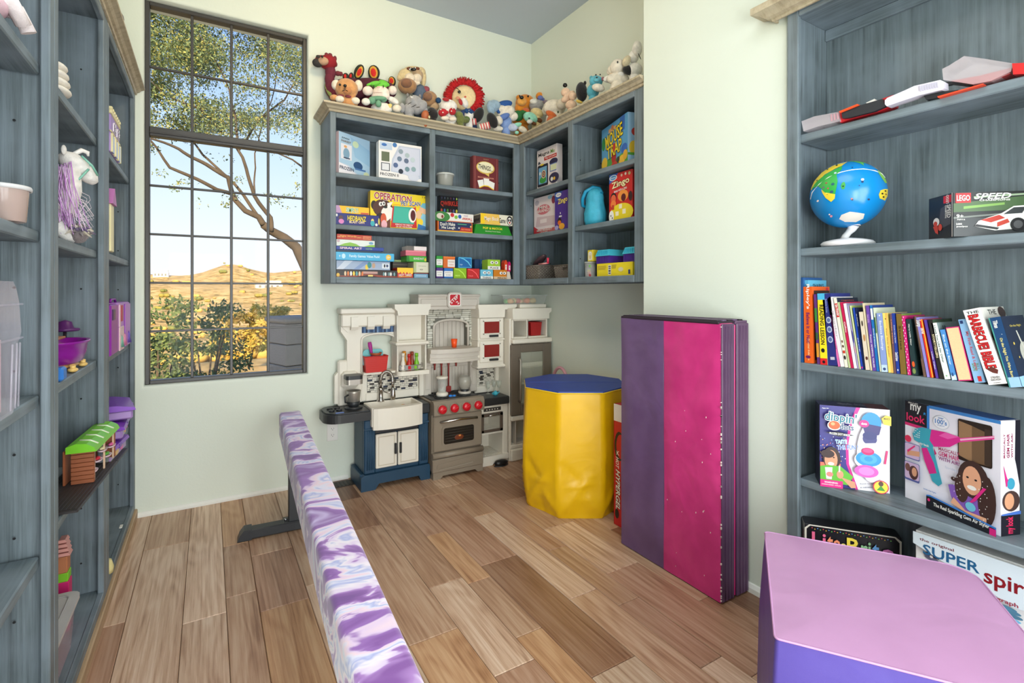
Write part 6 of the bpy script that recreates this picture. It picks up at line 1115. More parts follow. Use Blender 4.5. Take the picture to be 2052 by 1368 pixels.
# faucet
b = B(); b.lathe([(0, 0), (.026, 0), (.027, .006), (.016, .014), (.015, .07), (.018, .074), (.018, .085), (.012, .09)], (.985, 3.335, .518), CHR, 20)
pth = [(.985, 3.335, .60), (.985, 3.335, .665)] + [(1.02 - .035 * math.cos(a), 3.335 - .01 * a, .665 + .05 * math.sin(a)) for a in [math.pi * k / 14 for k in range(1, 14)]] + [(1.055, 3.30, .66), (1.055, 3.295, .61)]
b.tube(pth, .009, CHR, 12)
fau = kp(b, 'faucet')
co = B()
for i in range(len(pth) - 1):
    for t in (0, .5):
        p = Vector(pth[i]).lerp(Vector(pth[i + 1]), t); q = (Vector(pth[i + 1]) - Vector(pth[i])).normalized(); co.tube([p - q * .0025, p + q * .0025], .0125, CHR, 12)
co.build('spring_coil', fau)
b = B(); b.lathe([(0, 0), (.014, 0), (.018, .02), (.014, .07), (.008, .08)], (1.055, 3.292, .53), CHR, 16); b.build('spray_head', fau); b = B(); b.tube([(.985, 3.335, .59), (1.02, 3.31, .575), (1.055, 3.294, .58)], .004, CHR, 8); b.build('bracket', fau)
# -- window wall with arched opening
YP = 3.375; AX0, AX1, AZ, AS, AT = .868, 1.095, .714, .925, .968
def archpts(x0, x1, zs, zt, n=12):
    c = (x0 + x1) / 2; hw = (x1 - x0) / 2; return [(c - hw * math.cos(math.pi * k / n), zs + (zt - zs) * math.sin(math.pi * k / n) ** .8) for k in range(n + 1)]
ap = archpts(AX0, AX1, AS, AT)
b = B(); b.prism([(.775, .52), (.868, .52), (.868, AS)] + ap[1:-1] + [(AX1, AS), (AX1, .52), (1.30, .52), (1.30, 1.09), (.775, 1.09)], YP, 3.435, CRM, 'y')
b.box(.868, 1.10, YP, 3.435, .52, .700, CRM, .003); b.box(.868, 1.10, YP - .05, 3.435, .70, .715, CRM, .004)
b.prism([(.70, .52), (.78, .52), (.78, .79), (.765, .775), (.75, .74), (.715, .72), (.70, .70)], 3.39, 3.43, CRM, 'y')
b.prism([(.735, .99), (.775, .93), (.775, 1.08), (.735, 1.08)], 3.37, 3.43, CRM, 'y')
wall_ = kp(b, 'window_wall')
b = B(); b.tube([(AX0, YP - .003, AZ)] + [(x, YP - .003, z) for x, z in ap] + [(AX1, YP - .003, AZ)], .008, CRM, 8); b.build('arch_trim', wall_)
b = B(); b.box(.722, 1.10, 3.315, 3.435, 1.105, 1.14, CRM, .006); b.box(.732, 1.09, 3.335, 3.435, 1.02, 1.105, CRM, .008); b.prism([(.74, 1.02), (.80, 1.02), (.79, .985), (.775, .985)], 3.36, 3.43, CRM, 'y'); hd = kp(b, 'header')
for xx in (.812, .918, 1.022): b = B(); b.prism([(3.318, 1.085), (3.318, 1.02), (3.33, 1.0), (3.37, 1.0), (3.37, 1.085)], xx - .023, xx + .023, CRM, 'x'); b.build('corbel', hd)
b = B(); cols_ = [(40, 70, 110), (84, 116, 156), (30, 50, 84), (110, 140, 176), (50, 84, 124)]
for k in range(18): x = .87 + .0123 * k; b.box(x, x + .0123, YP - .006, YP - .001, .975 + .012 * abs(math.sin(k * .35 + .1)) * 0, 1.005 + .01, mt(cols_[k % 5], .6)); 
kp(b, 'plaid_valance')
def mosaic(x0, x1, z0, z1, rows_, Y, seed, dark=(34, 44, 66)):
    random.seed(seed); b = B(); h = (z1 - z0) / rows_; lw = .03; cs = [CRM] * 7 + [mt((226, 222, 208), .4), mt((96, 92, 84), .4), mt(dark, .4), mt((66, 62, 58), .4), mt((180, 176, 164), .4)]
    b.box(x0, x1, Y + .001, Y + .003, z0, z1, mt((96, 94, 88), .7))
    for r in range(rows_):
        x = x0 - random.random() * lw
        while x < x1:
            a, c = max(x, x0) + .0012, min(x + lw, x1) - .0012
            if c - a > .003: b.box(a, c, Y - .0015, Y + .001, z0 + r * h + .0012, z0 + (r + 1) * h - .0012, random.choice(cs))
            x += lw
    return kp(b, 'mosaic_tiles')
m_ = mosaic(.905, 1.255, .575, .700, 10, YP - .004, 3); m_['kind'] = 'stuff'
b = B(); b.box(.895, 1.265, YP - .006, YP, .52, .572, CRM, .003); b.box(1.262, 1.30, YP - .03, YP + .01, .52, .72, CRM, .005); kp(b, 'tile_frame')
# -- open shelf tower over the tiles
b = B(); b.prism([(1.055, 1.165), (1.31, 1.165), (1.31, 1.135), (1.297, 1.12), (1.293, 1.09), (1.08, 1.09), (1.075, 1.12), (1.058, 1.135)], 3.258, 3.42, CRM, 'y'); tw = kp(b, 'shelf_tower')
b = B(); cubby(b, 1.085, 1.297, 3.30, 3.42, .905, 1.10, .012, CRM); b.box(1.068, 1.303, 3.265, 3.42, .888, .910, CRM, .006); b.build('upper_cubby', tw)
b = B(); cubby(b, 1.085, 1.297, 3.30, 3.42, .70, .893, .012, CRM); b.prism([(1.30, 3.42), (1.30, 3.262)] + arc(1.12, 3.302, .04, 270, 180) + [(1.08, 3.42)], .685, .712, CRM, 'z'); b.build('lower_cubby', tw)
b = B(); b.prism([(3.30 - .022 * math.sin(math.pi * k / 8), 0) for k in range(1)] + [(0, 0), (0, 0)], 0, 0, SIL) if 0 else None
pts = [(1.10 + .155 * k / 8, 3.295 - .018 * math.sin(math.pi * k / 8)) for k in range(9)]
b.prism(pts + [(x, y + .003) for x, y in pts[::-1]], .718, .752, mt((136, 134, 128), .4), 'z')
for x, c in ((1.118, CRM), (1.165, REDP), (1.208, mt((130, 190, 40), .4)), (1.235, mt((180, 176, 160), .4))): b.box(x - .010, x + .010, 3.2755, 3.279, .724, .746, c, .001)
b.build('spice_rail', tw)
def bottle(x, y, c, h, nm, lb):
    t = thing('toy_bottle', lb, 'toy bottle', (x, y, .7125)); B().lathe([(0, 0), (.016, 0), (.018, .02), (.016, h * .45), (.010, h * .6), (.009, h * .8)], (0, 0, 0), mt(c, .35, var=0), 14).build('bottle', t); B().lathe([(.010, h * .8), (.012, h * .8), (.011, h), (0, h)], (0, 0, 0), mt(c, .35, var=0), 14).build('cap', t)
bottle(1.128, 3.302, (226, 220, 206), .12, '', 'white toy bottle in the spice rail of the play kitchen'); bottle(1.172, 3.305, (190, 30, 30), .112, '', 'red toy bottle in the middle of the spice rail'); bottle(1.225, 3.305, (120, 190, 40), .115, '', 'green toy bottle at the right of the spice rail')
bottle(1.152, 3.345, (226, 150, 40), .128, '', 'orange-yellow toy bottle behind the white and red ones'); bottle(1.207, 3.345, (150, 60, 34), .122, '', 'brown toy bottle behind the green one')
# -- coffee maker on the left arm
b = B(); b.box(.735, .845, 3.33, 3.42, .62, .73, CRM, .02); b.box(.72, .79, 3.38, 3.43, .50, .80, CRM, .01); kp(b, 'coffee_bracket')
cm = thing('toy_coffee_maker', 'silver and black toy coffee maker on the left arm of the play kitchen', 'toy coffee maker', (.795, 3.285, .505))
B().lathe([(0, 0), (.055, 0), (.056, .008), (.03, .014), (0, .014)], (0, 0, 0), BKP, 24).build('hot_plate', cm)
B().lathe([(.028, .015), (.036, .02), (.044, .10), (.046, .112), (.040, .112), (.034, .03), (0, .028)], (0, 0, 0), SIL, 24).build('carafe', cm); B().lathe([(.0285, .014), (.0375, .02), (.0405, .045), (.028, .045)], (0, 0, 0), BKP, 24).build('carafe_base', cm)
b = B(); b.tube([(-.04, -.02, .09), (-.062, -.04, .085), (-.06, -.038, .05), (-.036, -.02, .04)], .006, BKP, 8); b.build('handle', cm)
b = B(); b.prism(rrect(-.052, .052, -.04, .05, .02), .155, .187, SIL, 'z'); b.build('brew_head', cm); b = B(); b.prism(rrect(-.054, .052, -.042, .05, .022), .187, .212, BKP, 'z'); b.build('lid', cm)
# -- hood
b = B(); b.prism([(1.225, 1.125), (1.69, 1.125), (1.692, 1.155), (1.69, 1.205), (1.695, 1.23), (1.222, 1.23), (1.226, 1.205)], 3.27, 3.43, LTA, 'y'); b.box(1.24, 1.675, 3.262, 3.28, 1.145, 1.20, LTA, .006); b.box(1.222, 1.697, 3.258, 3.28, 1.212, 1.232, LTA, .005); hood = kp(b, 'hood_cornice')
b = B(); b.prism(rrect(1.430, 1.545, 1.135, 1.245, .028), 3.248, 3.262, LTA, 'y'); bd = b.build('badge', hood); b = B(); b.prism(rrect(1.447, 1.528, 1.152, 1.229, .012), 3.2465, 3.2485, mt((240, 236, 228), .4), 'y'); b.build('badge_face', bd) if False else None
art(hood, .082, .08, [('p', rrect(-.05, 1.05, -.05, 1.05, .16), (242, 238, 230)), ('p', rrect(.03, .97, .03, .97, .1), (196, 26, 44)), ('t', 'STEP', .42, .55, .95, .3, W_, 42), ('t', '2', .74, .26, .22, .3, W_, 42)], Matrix.Translation((1.447, 3.248, 1.151)), 'logo_print')
SX0, SX1, SZ0, SZ1 = 1.322, 1.695, .845, 1.13
b = B(); ap2 = archpts(1.375, 1.64, .995, 1.045); b.prism([(SX0, SZ0), (1.375, SZ0), (1.375, .995)] + ap2[1:-1] + [(1.64, .995), (1.64, SZ0), (SX1, SZ0), (SX1, SZ1), (SX0, SZ1)], 3.365, 3.43, mt((120, 118, 108), .9), 'y'); stn_ = kp(b, 'stone_wall')
random.seed(21); MS = [mt(c, .9, bump=.5, bs=60) for c in ((206, 204, 190), (190, 188, 174), (216, 214, 202))]
z = SZ0 + .002
while z < SZ1 - .012:
    hgt_ = random.uniform(.012, .021); x = SX0 + random.uniform(-.03, 0)
    while x < SX1:
        wd = random.uniform(.03, .09); a, c = max(x, SX0) + .0012, min(x + wd, SX1) - .0012; zz = min(z + hgt_, SZ1) - .0015; cx_ = (1.375 + 1.64) / 2
        def inside(q): return 1.362 < q < 1.653 and z < .995 + .062 * max(0, 1 - ((q - cx_) / .14) ** 2) ** .5
        if inside(a) and inside(c): x += wd; continue
        if inside(a) and not inside(c): a = 1.654 if zz < 1.0 else a + .5 * (c - a)
        elif inside(c): c = 1.361 if zz < 1.0 else a + .5 * (c - a)
        if c - a > .006: B().box(a, c, 3.355 - random.uniform(0, .006), 3.367, z, zz, random.choice(MS), .003).build('stone', stn_)
        x += wd
    z += hgt_
b = B(); b.tube([(1.372, 3.356, SZ0)] + [(x, 3.356, zz) for x, zz in archpts(1.372, 1.643, .995, 1.047)] + [(1.643, 3.356, SZ0)], .009, LTA, 8); b.build('arch_trim', stn_)
b = B()
for k in range(8): b.box(1.375 + .0332 * k, 1.375 + .0332 * (k + 1) - .0015, 3.415, 3.43, SZ0, 1.05, LTA, .002)
kp(b, 'niche_panel')
prf = lambda k_, n=10: [(1.305 + .40 * k / n, 3.245 - .045 * math.sin(math.pi * k / n) ** .8 if 0 < k < n else 3.245) for k in range(n + 1)]
b = B()
for i, (z0, z1, off) in enumerate(((.822, .85, 0), (.79, .822, .012), (.772, .79, .02), (.755, .772, .008))):
    P_ = [(x, y + off) for x, y in prf(0)]; b.prism(P_ + [(1.705, 3.43), (1.305, 3.43)], z0, z1, LTA, 'z')
kp(b, 'mantel_shelf')
b = B(); b.box(1.30, 1.70, 3.39, 3.43, .51, .756, LTA, .003)
for k in range(12): b.box(1.36 + .024 * k, 1.36 + .024 * (k + 1) - .0014, 3.385, 3.392, .52, .70, LTA, .0015)
b.box(1.36, 1.65, 3.38, 3.39, .70, .705, LTA, .001)
for x0, x1 in ((1.29, 1.35), (1.655, 1.71)): b.box(x0, x1, 3.34, 3.39, .51, .73, LTA, .006); b.box(x0 - .006, x1 + .006, 3.33, 3.39, .725, .757, LTA, .006); b.box(x0 + .012, x1 - .012, 3.336, 3.342, .56, .70, LTA, .002)
kp(b, 'hood_back')
RB = mt((150, 50, 44), .4, var=0)
for x, ln, hd_ in ((1.385, .055, 0), (1.437, .15, 1), (1.492, .18, 2), (1.552, .04, 0)):
    t = thing('toy_utensil', {1.385: 'short red toy utensil hanging at the left under the hood', 1.437: 'long red toy spoon hanging behind the toy blender', 1.492: 'long red toy spatula hanging between the blender and the kettle', 1.552: 'short red toy utensil hanging at the right under the hood'}[x], 'toy utensil', (x, 3.37, .745))
    b = B(); b.tube([(0, 0, 0), (0, 0, -.012), (0, -.002, -.03), (0, 0, -ln)], [.009, .010, .006, .0055], RB, 8); b.build('handle', t)
    if hd_: b = B(); (b.prism(rrect(-.02, .02, -ln - .05, -ln, .006), -.003, .003, RB, 'y') if hd_ == 2 else b.ell((0, 0, -ln - .02), (.016, .006, .024), RB)); b.build('blade' if hd_ == 2 else 'bowl', t)
ct = B().lathe([(0, 0), (.017, 0), (.0235, .06), (.021, .06), (.0155, .004), (0, .004)], (0, 0, 0), mt((250, 84, 24), .35, var=0), 18).build('toy_cup', None, (1.505, 3.30, .851)); tag(ct, 'small orange toy cup standing in the stone niche', 'cup')
# -- red windowed wall cupboard
b = B(); b.prism([(1.66, 1.155), (1.985, 1.155), (1.985, 1.135), (1.955, 1.118), (1.885, 1.118), (1.88, 1.06), (1.668, 1.06), (1.665, 1.118), (1.66, 1.135)], 3.225, 3.42, CRM, 'y'); b.box(1.668, 1.885, 3.245, 3.42, .705, 1.06, CRM, .006); b.box(1.66, 1.893, 3.235, 3.42, .69, .712, CRM, .006); b.box(1.664, 1.889, 3.238, 3.42, .892, .903, CRM, .003); cup = kp(b, 'wall_cupboard')
for z0, z1 in ((.908, 1.056), (.735, .888)):
    b = B(); b.box(1.680, 1.872, 3.232, 3.246, z0, z1, CRM, .004); d = kp(b, 'cupboard_door')
    B().box(1.712, 1.838, 3.2305, 3.233, z0 + .038, z1 - .026, REDW, .001).build('red_window', d); B().box(1.752, 1.826, 3.218, 3.232, z0 + .010, z0 + .026, BKP, .003).build('handle', d)
    b = B(); (b.box(1.702, 1.712, 3.229, 3.233, z0 + .03, z1 - .018, CRM, .001), b.box(1.838, 1.848, 3.229, 3.233, z0 + .03, z1 - .018, CRM, .001), b.box(1.702, 1.848, 3.229, 3.233, z1 - .026, z1 - .018, CRM, .001), b.box(1.702, 1.848, 3.229, 3.233, z0 + .03, z0 + .038, CRM, .001)); b.build('window_trim', d)
b = B(); b.box(1.71, 1.90, 3.37, 3.43, .49, .70, CRM, .004); b.box(1.70, 1.90, 3.355, 3.38, .49, .54, CRM, .004); b.box(1.868, 1.90, 3.34, 3.39, .49, .69, CRM, .006); kp(b, 'tile_back')
m_ = mosaic(1.715, 1.865, .545, .69, 12, 3.366, 4); m_['kind'] = 'stuff'
# -- oven
OX0, OX1 = 1.272, 1.642
b = B(); b.box(OX0, OX1, 3.145, 3.42, .02, .515, TAU, .006); b.prism([(3.10, .43), (3.10, .50), (3.115, .52), (3.16, .52), (3.16, .43)], OX0 - .002, OX1 + .002, TAU, 'x'); ov = kp(b, 'oven_body')
b = B(); b.box(OX0 + .012, OX1 - .012, 3.165, 3.38, .515, .522, BKP, .002)
for i in range(2):
    for j in range(2):
        cx_, cy_ = OX0 + .10 + .17 * i, 3.22 + .11 * j
        for k in range(4): a = math.pi * k / 4; b.tube([(cx_ - .045 * math.cos(a), cy_ - .045 * math.sin(a), .526), (cx_ + .045 * math.cos(a), cy_ + .045 * math.sin(a), .526)], .003, BKP, 6)
        b.tube([(cx_ + .047 * math.cos(a), cy_ + .047 * math.sin(a), .526) for a in [2 * math.pi * k / 16 for k in range(17)]], .003, BKP, 6, False)
kp(b, 'cooktop')
for px in (885.8, 910, 934, 957.5):
    x = X_at(px, 3.10); b = B(); b.lathe([(0, 0), (.036, 0), (.036, .004), (0, .004)], (0, 0, 0), TAU, 24); b.lathe([(.029, .004), (.027, .02), (.022, .026), (0, .027)], (0, 0, 0), REDP, 24); b.box(-.022, .022, -.005, .005, .025, .034, REDP, .003)
    for i, p in enumerate(b.v): q = Matrix.Rotation(R(25), 4, 'Z') @ p; b.v[i] = Vector((q.x + x, 3.10 - q.z, q.y + .468))
    kp(b, 'knob')
b = B(); b.box(OX0 + .006, OX1 - .002, 3.125, 3.15, .178, .422, TAU, .008); b.prism(rrect(1.334, 1.585, .215, .345, .02), 3.1215, 3.127, TAU, 'y'); od = kp(b, 'oven_door')
b = B(); b.prism(rrect(1.348, 1.572, .226, .334, .014), 3.1195, 3.123, DGL, 'y'); b.build('oven_window', od)
for k in range(5): b = B(); b.tube([(1.355, 3.119, .245 + .018 * k), (1.565, 3.119, .245 + .018 * k)], .0009, mt((84, 80, 72), .4), 5); b.build('rack', od)
b = B(); b.ell((1.46, 3.1192, .262), (.035, .0012, .018), mt((110, 50, 24), .4)); b.ell((1.465, 3.1185, .272), (.01, .001, .006), mt((220, 140, 70), .4)); b.build('painted_roast', od)
b = B(); b.tube([(1.328, 3.122, .378), (1.328, 3.108, .38), (1.46, 3.102, .388), (1.592, 3.108, .38), (1.592, 3.122, .378)], .009, CHR, 10); b.build('handle', od)
b = B(); b.tube([(OX0 - .004, 3.128, .155), (OX1 + .002, 3.128, .155)], .019, TAU, 14); kp(b, 'foot_rail')
b = B(); b.box(OX0 - .004, OX1 + .003, 3.115, 3.15, .045, .135, TAU, .006); b.prism([(OX0 + .02, .075), (OX0 + .03, .10), (OX1 - .03, .125), (OX1 - .02, .09)], 3.112, 3.118, TAU, 'y'); b.prism([(OX0 + .04, .06), (OX1 - .08, .075), (OX1 - .08, .079), (OX0 + .04, .064)], 3.111, 3.117, mt((160, 150, 134), .4), 'y'); kp(b, 'drawer')
b = B(); b.prism([(OX0, 0), (OX0 + .05, 0), (OX0 + .07, .02), (OX1 - .06, .02), (OX1 - .04, 0), (OX1, 0), (OX1, .05), (OX0, .05)], 3.12, 3.42, TAU, 'y'); kp(b, 'base')
# -- low counter with microwave
MX0, MX1 = 1.652, 1.888
b = B(); b.box(MX0, MX1, 3.165, 3.42, .432, .487, BKP, .006); kp(b, 'side_countertop')
b = B(); b.box(MX0, MX1 - .04, 3.185, 3.42, .375, .432, CRM, .004); b.box(MX1 - .045, MX1, 3.19, 3.42, 0, .432, CRM, .006); b.box(MX0, MX0 + .012, 3.19, 3.42, 0, .43, CRM, .003); b.box(MX0, MX1 - .03, 3.41, 3.42, 0, .43, CRM); b.box(MX0, MX1 - .04, 3.19, 3.42, .222, .236, CRM, .003); b.prism([(MX0, 0), (MX0 + .10, .0), (MX0 + .13, .03), (MX1, .03), (MX1, .066), (MX0, .066)], 3.18, 3.42, CRM, 'y'); kp(b, 'microwave_unit')
b = B(); b.box(MX0 + .03, MX1 - .065, 3.181, 3.187, .39, .415, mt((60, 56, 52), .4), .001)
for k in range(5): b.box(MX0 + .05 + .022 * k, MX0 + .058 + .022 * k, 3.180, 3.182, .398, .406, CRM)
kp(b, 'control_strip')
b = B(); y0, y1 = 3.183, 3.192; a0, a1 = MX0 + .004, MX1 - .046; MBW = mt((96, 84, 74), .4)
b.box(a0, a0 + .03, y0, y1, .238, .372, MBW, .002); b.box(a1 - .025, a1, y0, y1, .238, .372, MBW, .002); b.box(a0, a1, y0, y1, .35, .372, MBW, .002); b.box(a0, a1, y0, y1, .238, .258, MBW, .002); md = kp(b, 'microwave_door')
B().box(a0 + .03, a1 - .025, y0 + .003, y0 + .005, .258, .35, clear((220, 216, 200), .25)).build('glass', md); b = B(); b.tube([(a0 + .065, y0 - .001, .358), (a0 + .07, y0 - .01, .36), (a1 - .05, y0 - .01, .362), (a1 - .045, y0 - .001, .36)], .0045, CHR, 8); b.build('handle', md)
b = B(); b.lathe([(0, 0), (.055, 0), (.06, .012), (.055, .012), (.05, .004), (0, .004)], (a0 + .09, 3.28, .24), CRM, 24); kp(b, 'turntable')
b = B()
for k in range(9): b.box(MX0 + .02 + .018 * k, MX0 + .027 + .018 * k, 3.21, 3.38, .066, .07, CRM, .001)
kp(b, 'cubby_slats')
# -- fridge tower
FX0, FX1 = 1.893, 2.252
b = B(); b.prism([(FX0 + .01, 1.125), (FX1, 1.125), (FX1, 1.10), (FX1 - .02, 1.085), (FX1 - .022, 1.045), (FX0 + .015, 1.045), (FX0 + .01, 1.10)], 3.15, 3.42, CRM, 'y'); tp_ = kp(b, 'fridge_cornice')
b = B(); cubby(b, FX0 + .02, 2.055, 3.17, 3.42, .90, 1.046, .014, CRM, .005); cubby(b, 2.04, FX1 - .022, 3.17, 3.42, .90, 1.046, .014, CRM, .005); kp(b, 'top_cubbies')
b = B(); b.box(FX0 + .01, FX1 + .004, 3.14, 3.42, .865, .90, CRM, .008); kp(b, 'cubby_ledge')
b = B(); b.box(FX0, FX0 + .02, 3.18, 3.42, 0, 1.05, CRM, .004); b.box(FX1 - .02, FX1 - .004, 3.20, 3.42, 0, .865, CRM, .004); b.box(FX0, FX1 - .004, 3.40, 3.42, 0, 1.05, CRM, .003); b.box(FX0 + .02, FX1 - .02, 3.19, 3.41, .55, .565, CRM, .002); b.box(FX0 + .005, FX1 - .004, 3.155, 3.41, .298, .335, CRM, .006); b.box(FX0 + .005, FX1 - .004, 3.17, 3.41, .09, .12, CRM, .006); b.box(FX0 + .005, FX1 - .004, 3.16, 3.41, 0, .09, CRM, .01); kp(b, 'fridge_body')
b = B(); cubby(b, FX0 + .05, FX1 - .05, 3.175, 3.3, .12, .298, .008, LTA); kp(b, 'freezer_bin')
b = B(); FM = mt((112, 102, 90), .42, var=.02); y0, y1 = 3.15, 3.172
b.box(FX0, FX0 + .085, y0, y1, .34, .86, FM, .005); b.box(FX1 - .075, FX1, y0, y1, .34, .86, FM, .005); b.box(FX0 + .085, FX1 - .075, y0, y1, .80, .86, FM, .004); b.box(FX0 + .085, FX1 - .075, y0, y1, .34, .42, FM, .004); fd = kp(b, 'fridge_door')
B().box(FX0 + .085, FX1 - .075, y0 + .008, y0 + .011, .42, .80, clear((210, 214, 196), .3)).build('glass', fd)
b = B(); b.box(FX0 + .085, FX1 - .075, y0 + .02, y0 + .07, .68, .69, CRM, .002); b.box(FX0 + .085, FX1 - .075, y0 + .012, y0 + .016, .69, .72, CRM, .002); b.build('door_shelf', fd)
b = B(); b.tube([(FX0 + .068, y0, .76), (FX0 + .066, y0 - .022, .745), (FX0 + .062, y0 - .026, .6), (FX0 + .066, y0 - .022, .46), (FX0 + .068, y0, .44)], .0085, SIL, 10); b.build('handle', fd)
# -- things standing on and in the kitchen
def tubbin(nm, lb, loc, w, d, h, c, tp=1.15, rz=0):
    b = B(); m = mt(c, .4, var=.02); a = w / 2; e_ = d / 2; q = 1 / tp
    O = [(-a * q, -e_ * q, 0), (a * q, -e_ * q, 0), (a * q, e_ * q, 0), (-a * q, e_ * q, 0), (-a, -e_, h), (a, -e_, h), (a, e_, h), (-a, e_, h)]; k = .94; I = [(x * k, y * k, max(.003, z)) for x, y, z in O]
    b.add(O + I, [(0, 1, 5, 4), (1, 2, 6, 5), (2, 3, 7, 6), (3, 0, 4, 7), (3, 2, 1, 0), (8, 9, 10, 11), (9, 8, 12, 13), (10, 9, 13, 14), (11, 10, 14, 15), (8, 11, 15, 12), (4, 5, 13, 12), (5, 6, 14, 13), (6, 7, 15, 14), (7, 4, 12, 15)], m)
    t = thing(nm, lb, 'bin', loc, rz); b.build('bin', t); r = B(); r.tube([Vector(p) for p in (O[4], O[5], O[6], O[7], O[4])], .0032, m, 6); r.build('rim', t)
    rr_ = B(); 
    for i in range(6): z = h * (.15 + .13 * i); s = q + (1 - q) * z / h; rr_.box(-a * s, a * s, -e_ * s - .0012, -e_ * s + .001, z, z + .003, m)
    rr_.build('ribs', t); return t
tubbin('toy_bin', 'red ribbed toy bin of dishes in the arched play kitchen window', (.953, 3.355, .716), .155, .075, .105, (200, 40, 32))
t = thing('toy_plate', 'teal toy plates standing in the red bin', 'toy dish', (.945, 3.37, .80)); b = B(); b.prism(rrect(-.07, .065, -.05, .065, .025), -.004, .004, mt((110, 186, 190), .35), 'y'); b.build('plate', t)
t = thing('toy_bowl', 'brown and orange toy bowl leaning in the red bin', 'toy dish', (.955, 3.345, .822)); b = B(); b.lathe([(0, 0), (.03, .004), (.042, .02), (.040, .022), (.028, .008), (0, .006)], (0, 0, 0), mt((170, 84, 50), .4), 20); b.build('bowl', t)
t = thing('toy_ladle', 'purple toy ladle sticking out of the red bin', 'toy utensil', (.925, 3.345, .80)); b = B(); b.tube([(.012, 0, 0), (0, 0, .05), (-.008, 0, .09), (-.012, 0, .115)], [.006, .009, .014, .012], mt((170, 44, 140), .35), 10); b.build('handle', t)
tubbin('toy_bin', 'small red bin in the right hand cubby above the toy fridge', (2.145, 3.25, .915), .10, .10, .10, (176, 32, 34))
t = thing('toy_blender', 'clear toy blender with a white lid and foot on the play stove', 'toy blender', (X_at(886, 3.24), 3.24, .5295)); B().lathe([(0, 0), (.042, 0), (.042, .016), (.034, .024), (0, .024)], (0, 0, 0), CRM, 20).build('base', t); B().lathe([(.026, .024), (.034, .12), (.033, .12), (.025, .026)], (0, 0, 0), clear((220, 222, 214), .3), 20).build('jug', t); B().lathe([(0, .118), (.040, .118), (.041, .13), (.03, .134), (0, .134)], (0, 0, 0), CRM, 20).build('lid', t)
t = thing('toy_kettle', 'smoky clear round toy coffee pot on the play stove', 'toy kettle', (X_at(931, 3.24), 3.24, .5295)); B().lathe([(0, 0), (.046, 0), (.046, .014), (0, .016)], (0, 0, 0), LTA, 20).build('base', t); B().lathe([(.03, .014), (.032, .03), (0, .03)], (0, 0, 0), BKP, 20).build('collar', t); B().lathe([(.03, .03), (.044, .05), (.05, .08), (.044, .11), (.036, .122), (.034, .12), (.042, .108), (.047, .08), (.041, .052), (.028, .033)], (0, 0, 0), clear((190, 186, 174), .42), 24).build('pot', t)
t = thing('toy_pieces', 'small bright blue toy piece lying on the play stove', 'toy', (X_at(906, 3.17), 3.17, .5285)); b = B(); b.ell((-.012, 0, .008), (.014, .01, .008), mt((40, 130, 220), .35)); b.ell((.014, -.004, .007), (.012, .009, .007), mt((40, 130, 220), .35)); b.tube([(-.012, 0, .008), (.014, -.004, .007)], .004, mt((40, 130, 220), .35), 8); b.build('body', t)
t = thing('toy_teapot', 'tiny turquoise toy teapot on the low black counter', 'toy teapot', (X_at(993, 3.24), 3.24, .4875)); b = B(); b.lathe([(0, 0), (.014, 0), (.02, .012), (.016, .024), (.008, .028), (.004, .034), (0, .034)], (0, 0, 0), mt((70, 184, 206), .3), 16); b.build('body', t); b = B(); b.tube([(.016, 0, .012), (.028, 0, .016), (.032, 0, .026)], [.005, .004, .003], mt((70, 184, 206), .3), 8); b.build('spout', t); b = B(); b.tube([(-.016, 0, .02), (-.028, 0, .018), (-.026, 0, .008), (-.017, 0, .008)], .003, mt((70, 184, 206), .3), 8); b.build('handle', t)
for k, (px, yy) in enumerate(((978, 3.31), (990, 3.34), (1000, 3.31))):
    t = thing('toy_goblet', ['clear toy goblet nearest the tiles on the low counter', 'clear toy goblet in the middle of three on the low counter', 'clear toy goblet nearest the fridge on the low counter'][k], 'goblet', (X_at(px, yy), yy, .4875), 0, 'clear toy goblets'); b = B(); b.lathe([(0, 0), (.018, 0), (.018, .002), (.003, .005), (.003, .03), (.014, .045), (.019, .065), (.018, .09), (.017, .09), (.017, .065), (.012, .047), (0, .034)], (0, 0, 0), clear((226, 230, 216), .3), 16); b.build('glass', t)
t = thing('toy_food', 'red toy bottle lying in the play sink', 'toy food', (1.0, 3.22, .4585)); b = B(); b.tube([(-.03, 0, .012), (.01, 0, .014), (.035, .005, .02)], [.007, .012, .012], REDP, 10); b.build('body', t)
t = thing('toy_food', 'yellow and pink toy food in the play sink', 'toy food', (1.11, 3.26, .4585)); b = B(); b.ell((0, 0, .02), (.014, .012, .02), mt((240, 196, 60), .4)); b.build('body', t); B().ell((.008, -.004, .03), (.01, .008, .01), mt((220, 110, 110), .4)).build('topping', t)
# food tray on the fridge tower
fx0, fx1 = X_at(1000, 3.24), 2.23
t = thing('food_bin', 'clear lidded tray of plastic play food on top of the toy fridge', 'container', ((fx0 + fx1) / 2, 3.27, 1.156)); hw = (fx1 - fx0) / 2
b = B(); cl = clear((226, 232, 224), .28); b.add([(-hw + .02, -.07, 0), (hw - .015, -.07, 0), (hw - .015, .07, 0), (-hw + .02, .07, 0), (-hw, -.085, .062), (hw, -.085, .062), (hw, .085, .062), (-hw, .085, .062)], [(0, 3, 2, 1), (0, 1, 5, 4), (1, 2, 6, 5), (2, 3, 7, 6), (3, 0, 4, 7)], cl); b.build('tray', t)
B().box(-hw - .006, hw + .006, -.09, .09, .062, .070, clear((214, 222, 214), .5), .003).build('lid', t)
random.seed(3); FC = [(90, 170, 60), (206, 150, 90), (226, 120, 70), (60, 140, 50), (200, 170, 110), (236, 180, 50), (190, 60, 40), (222, 160, 120)]
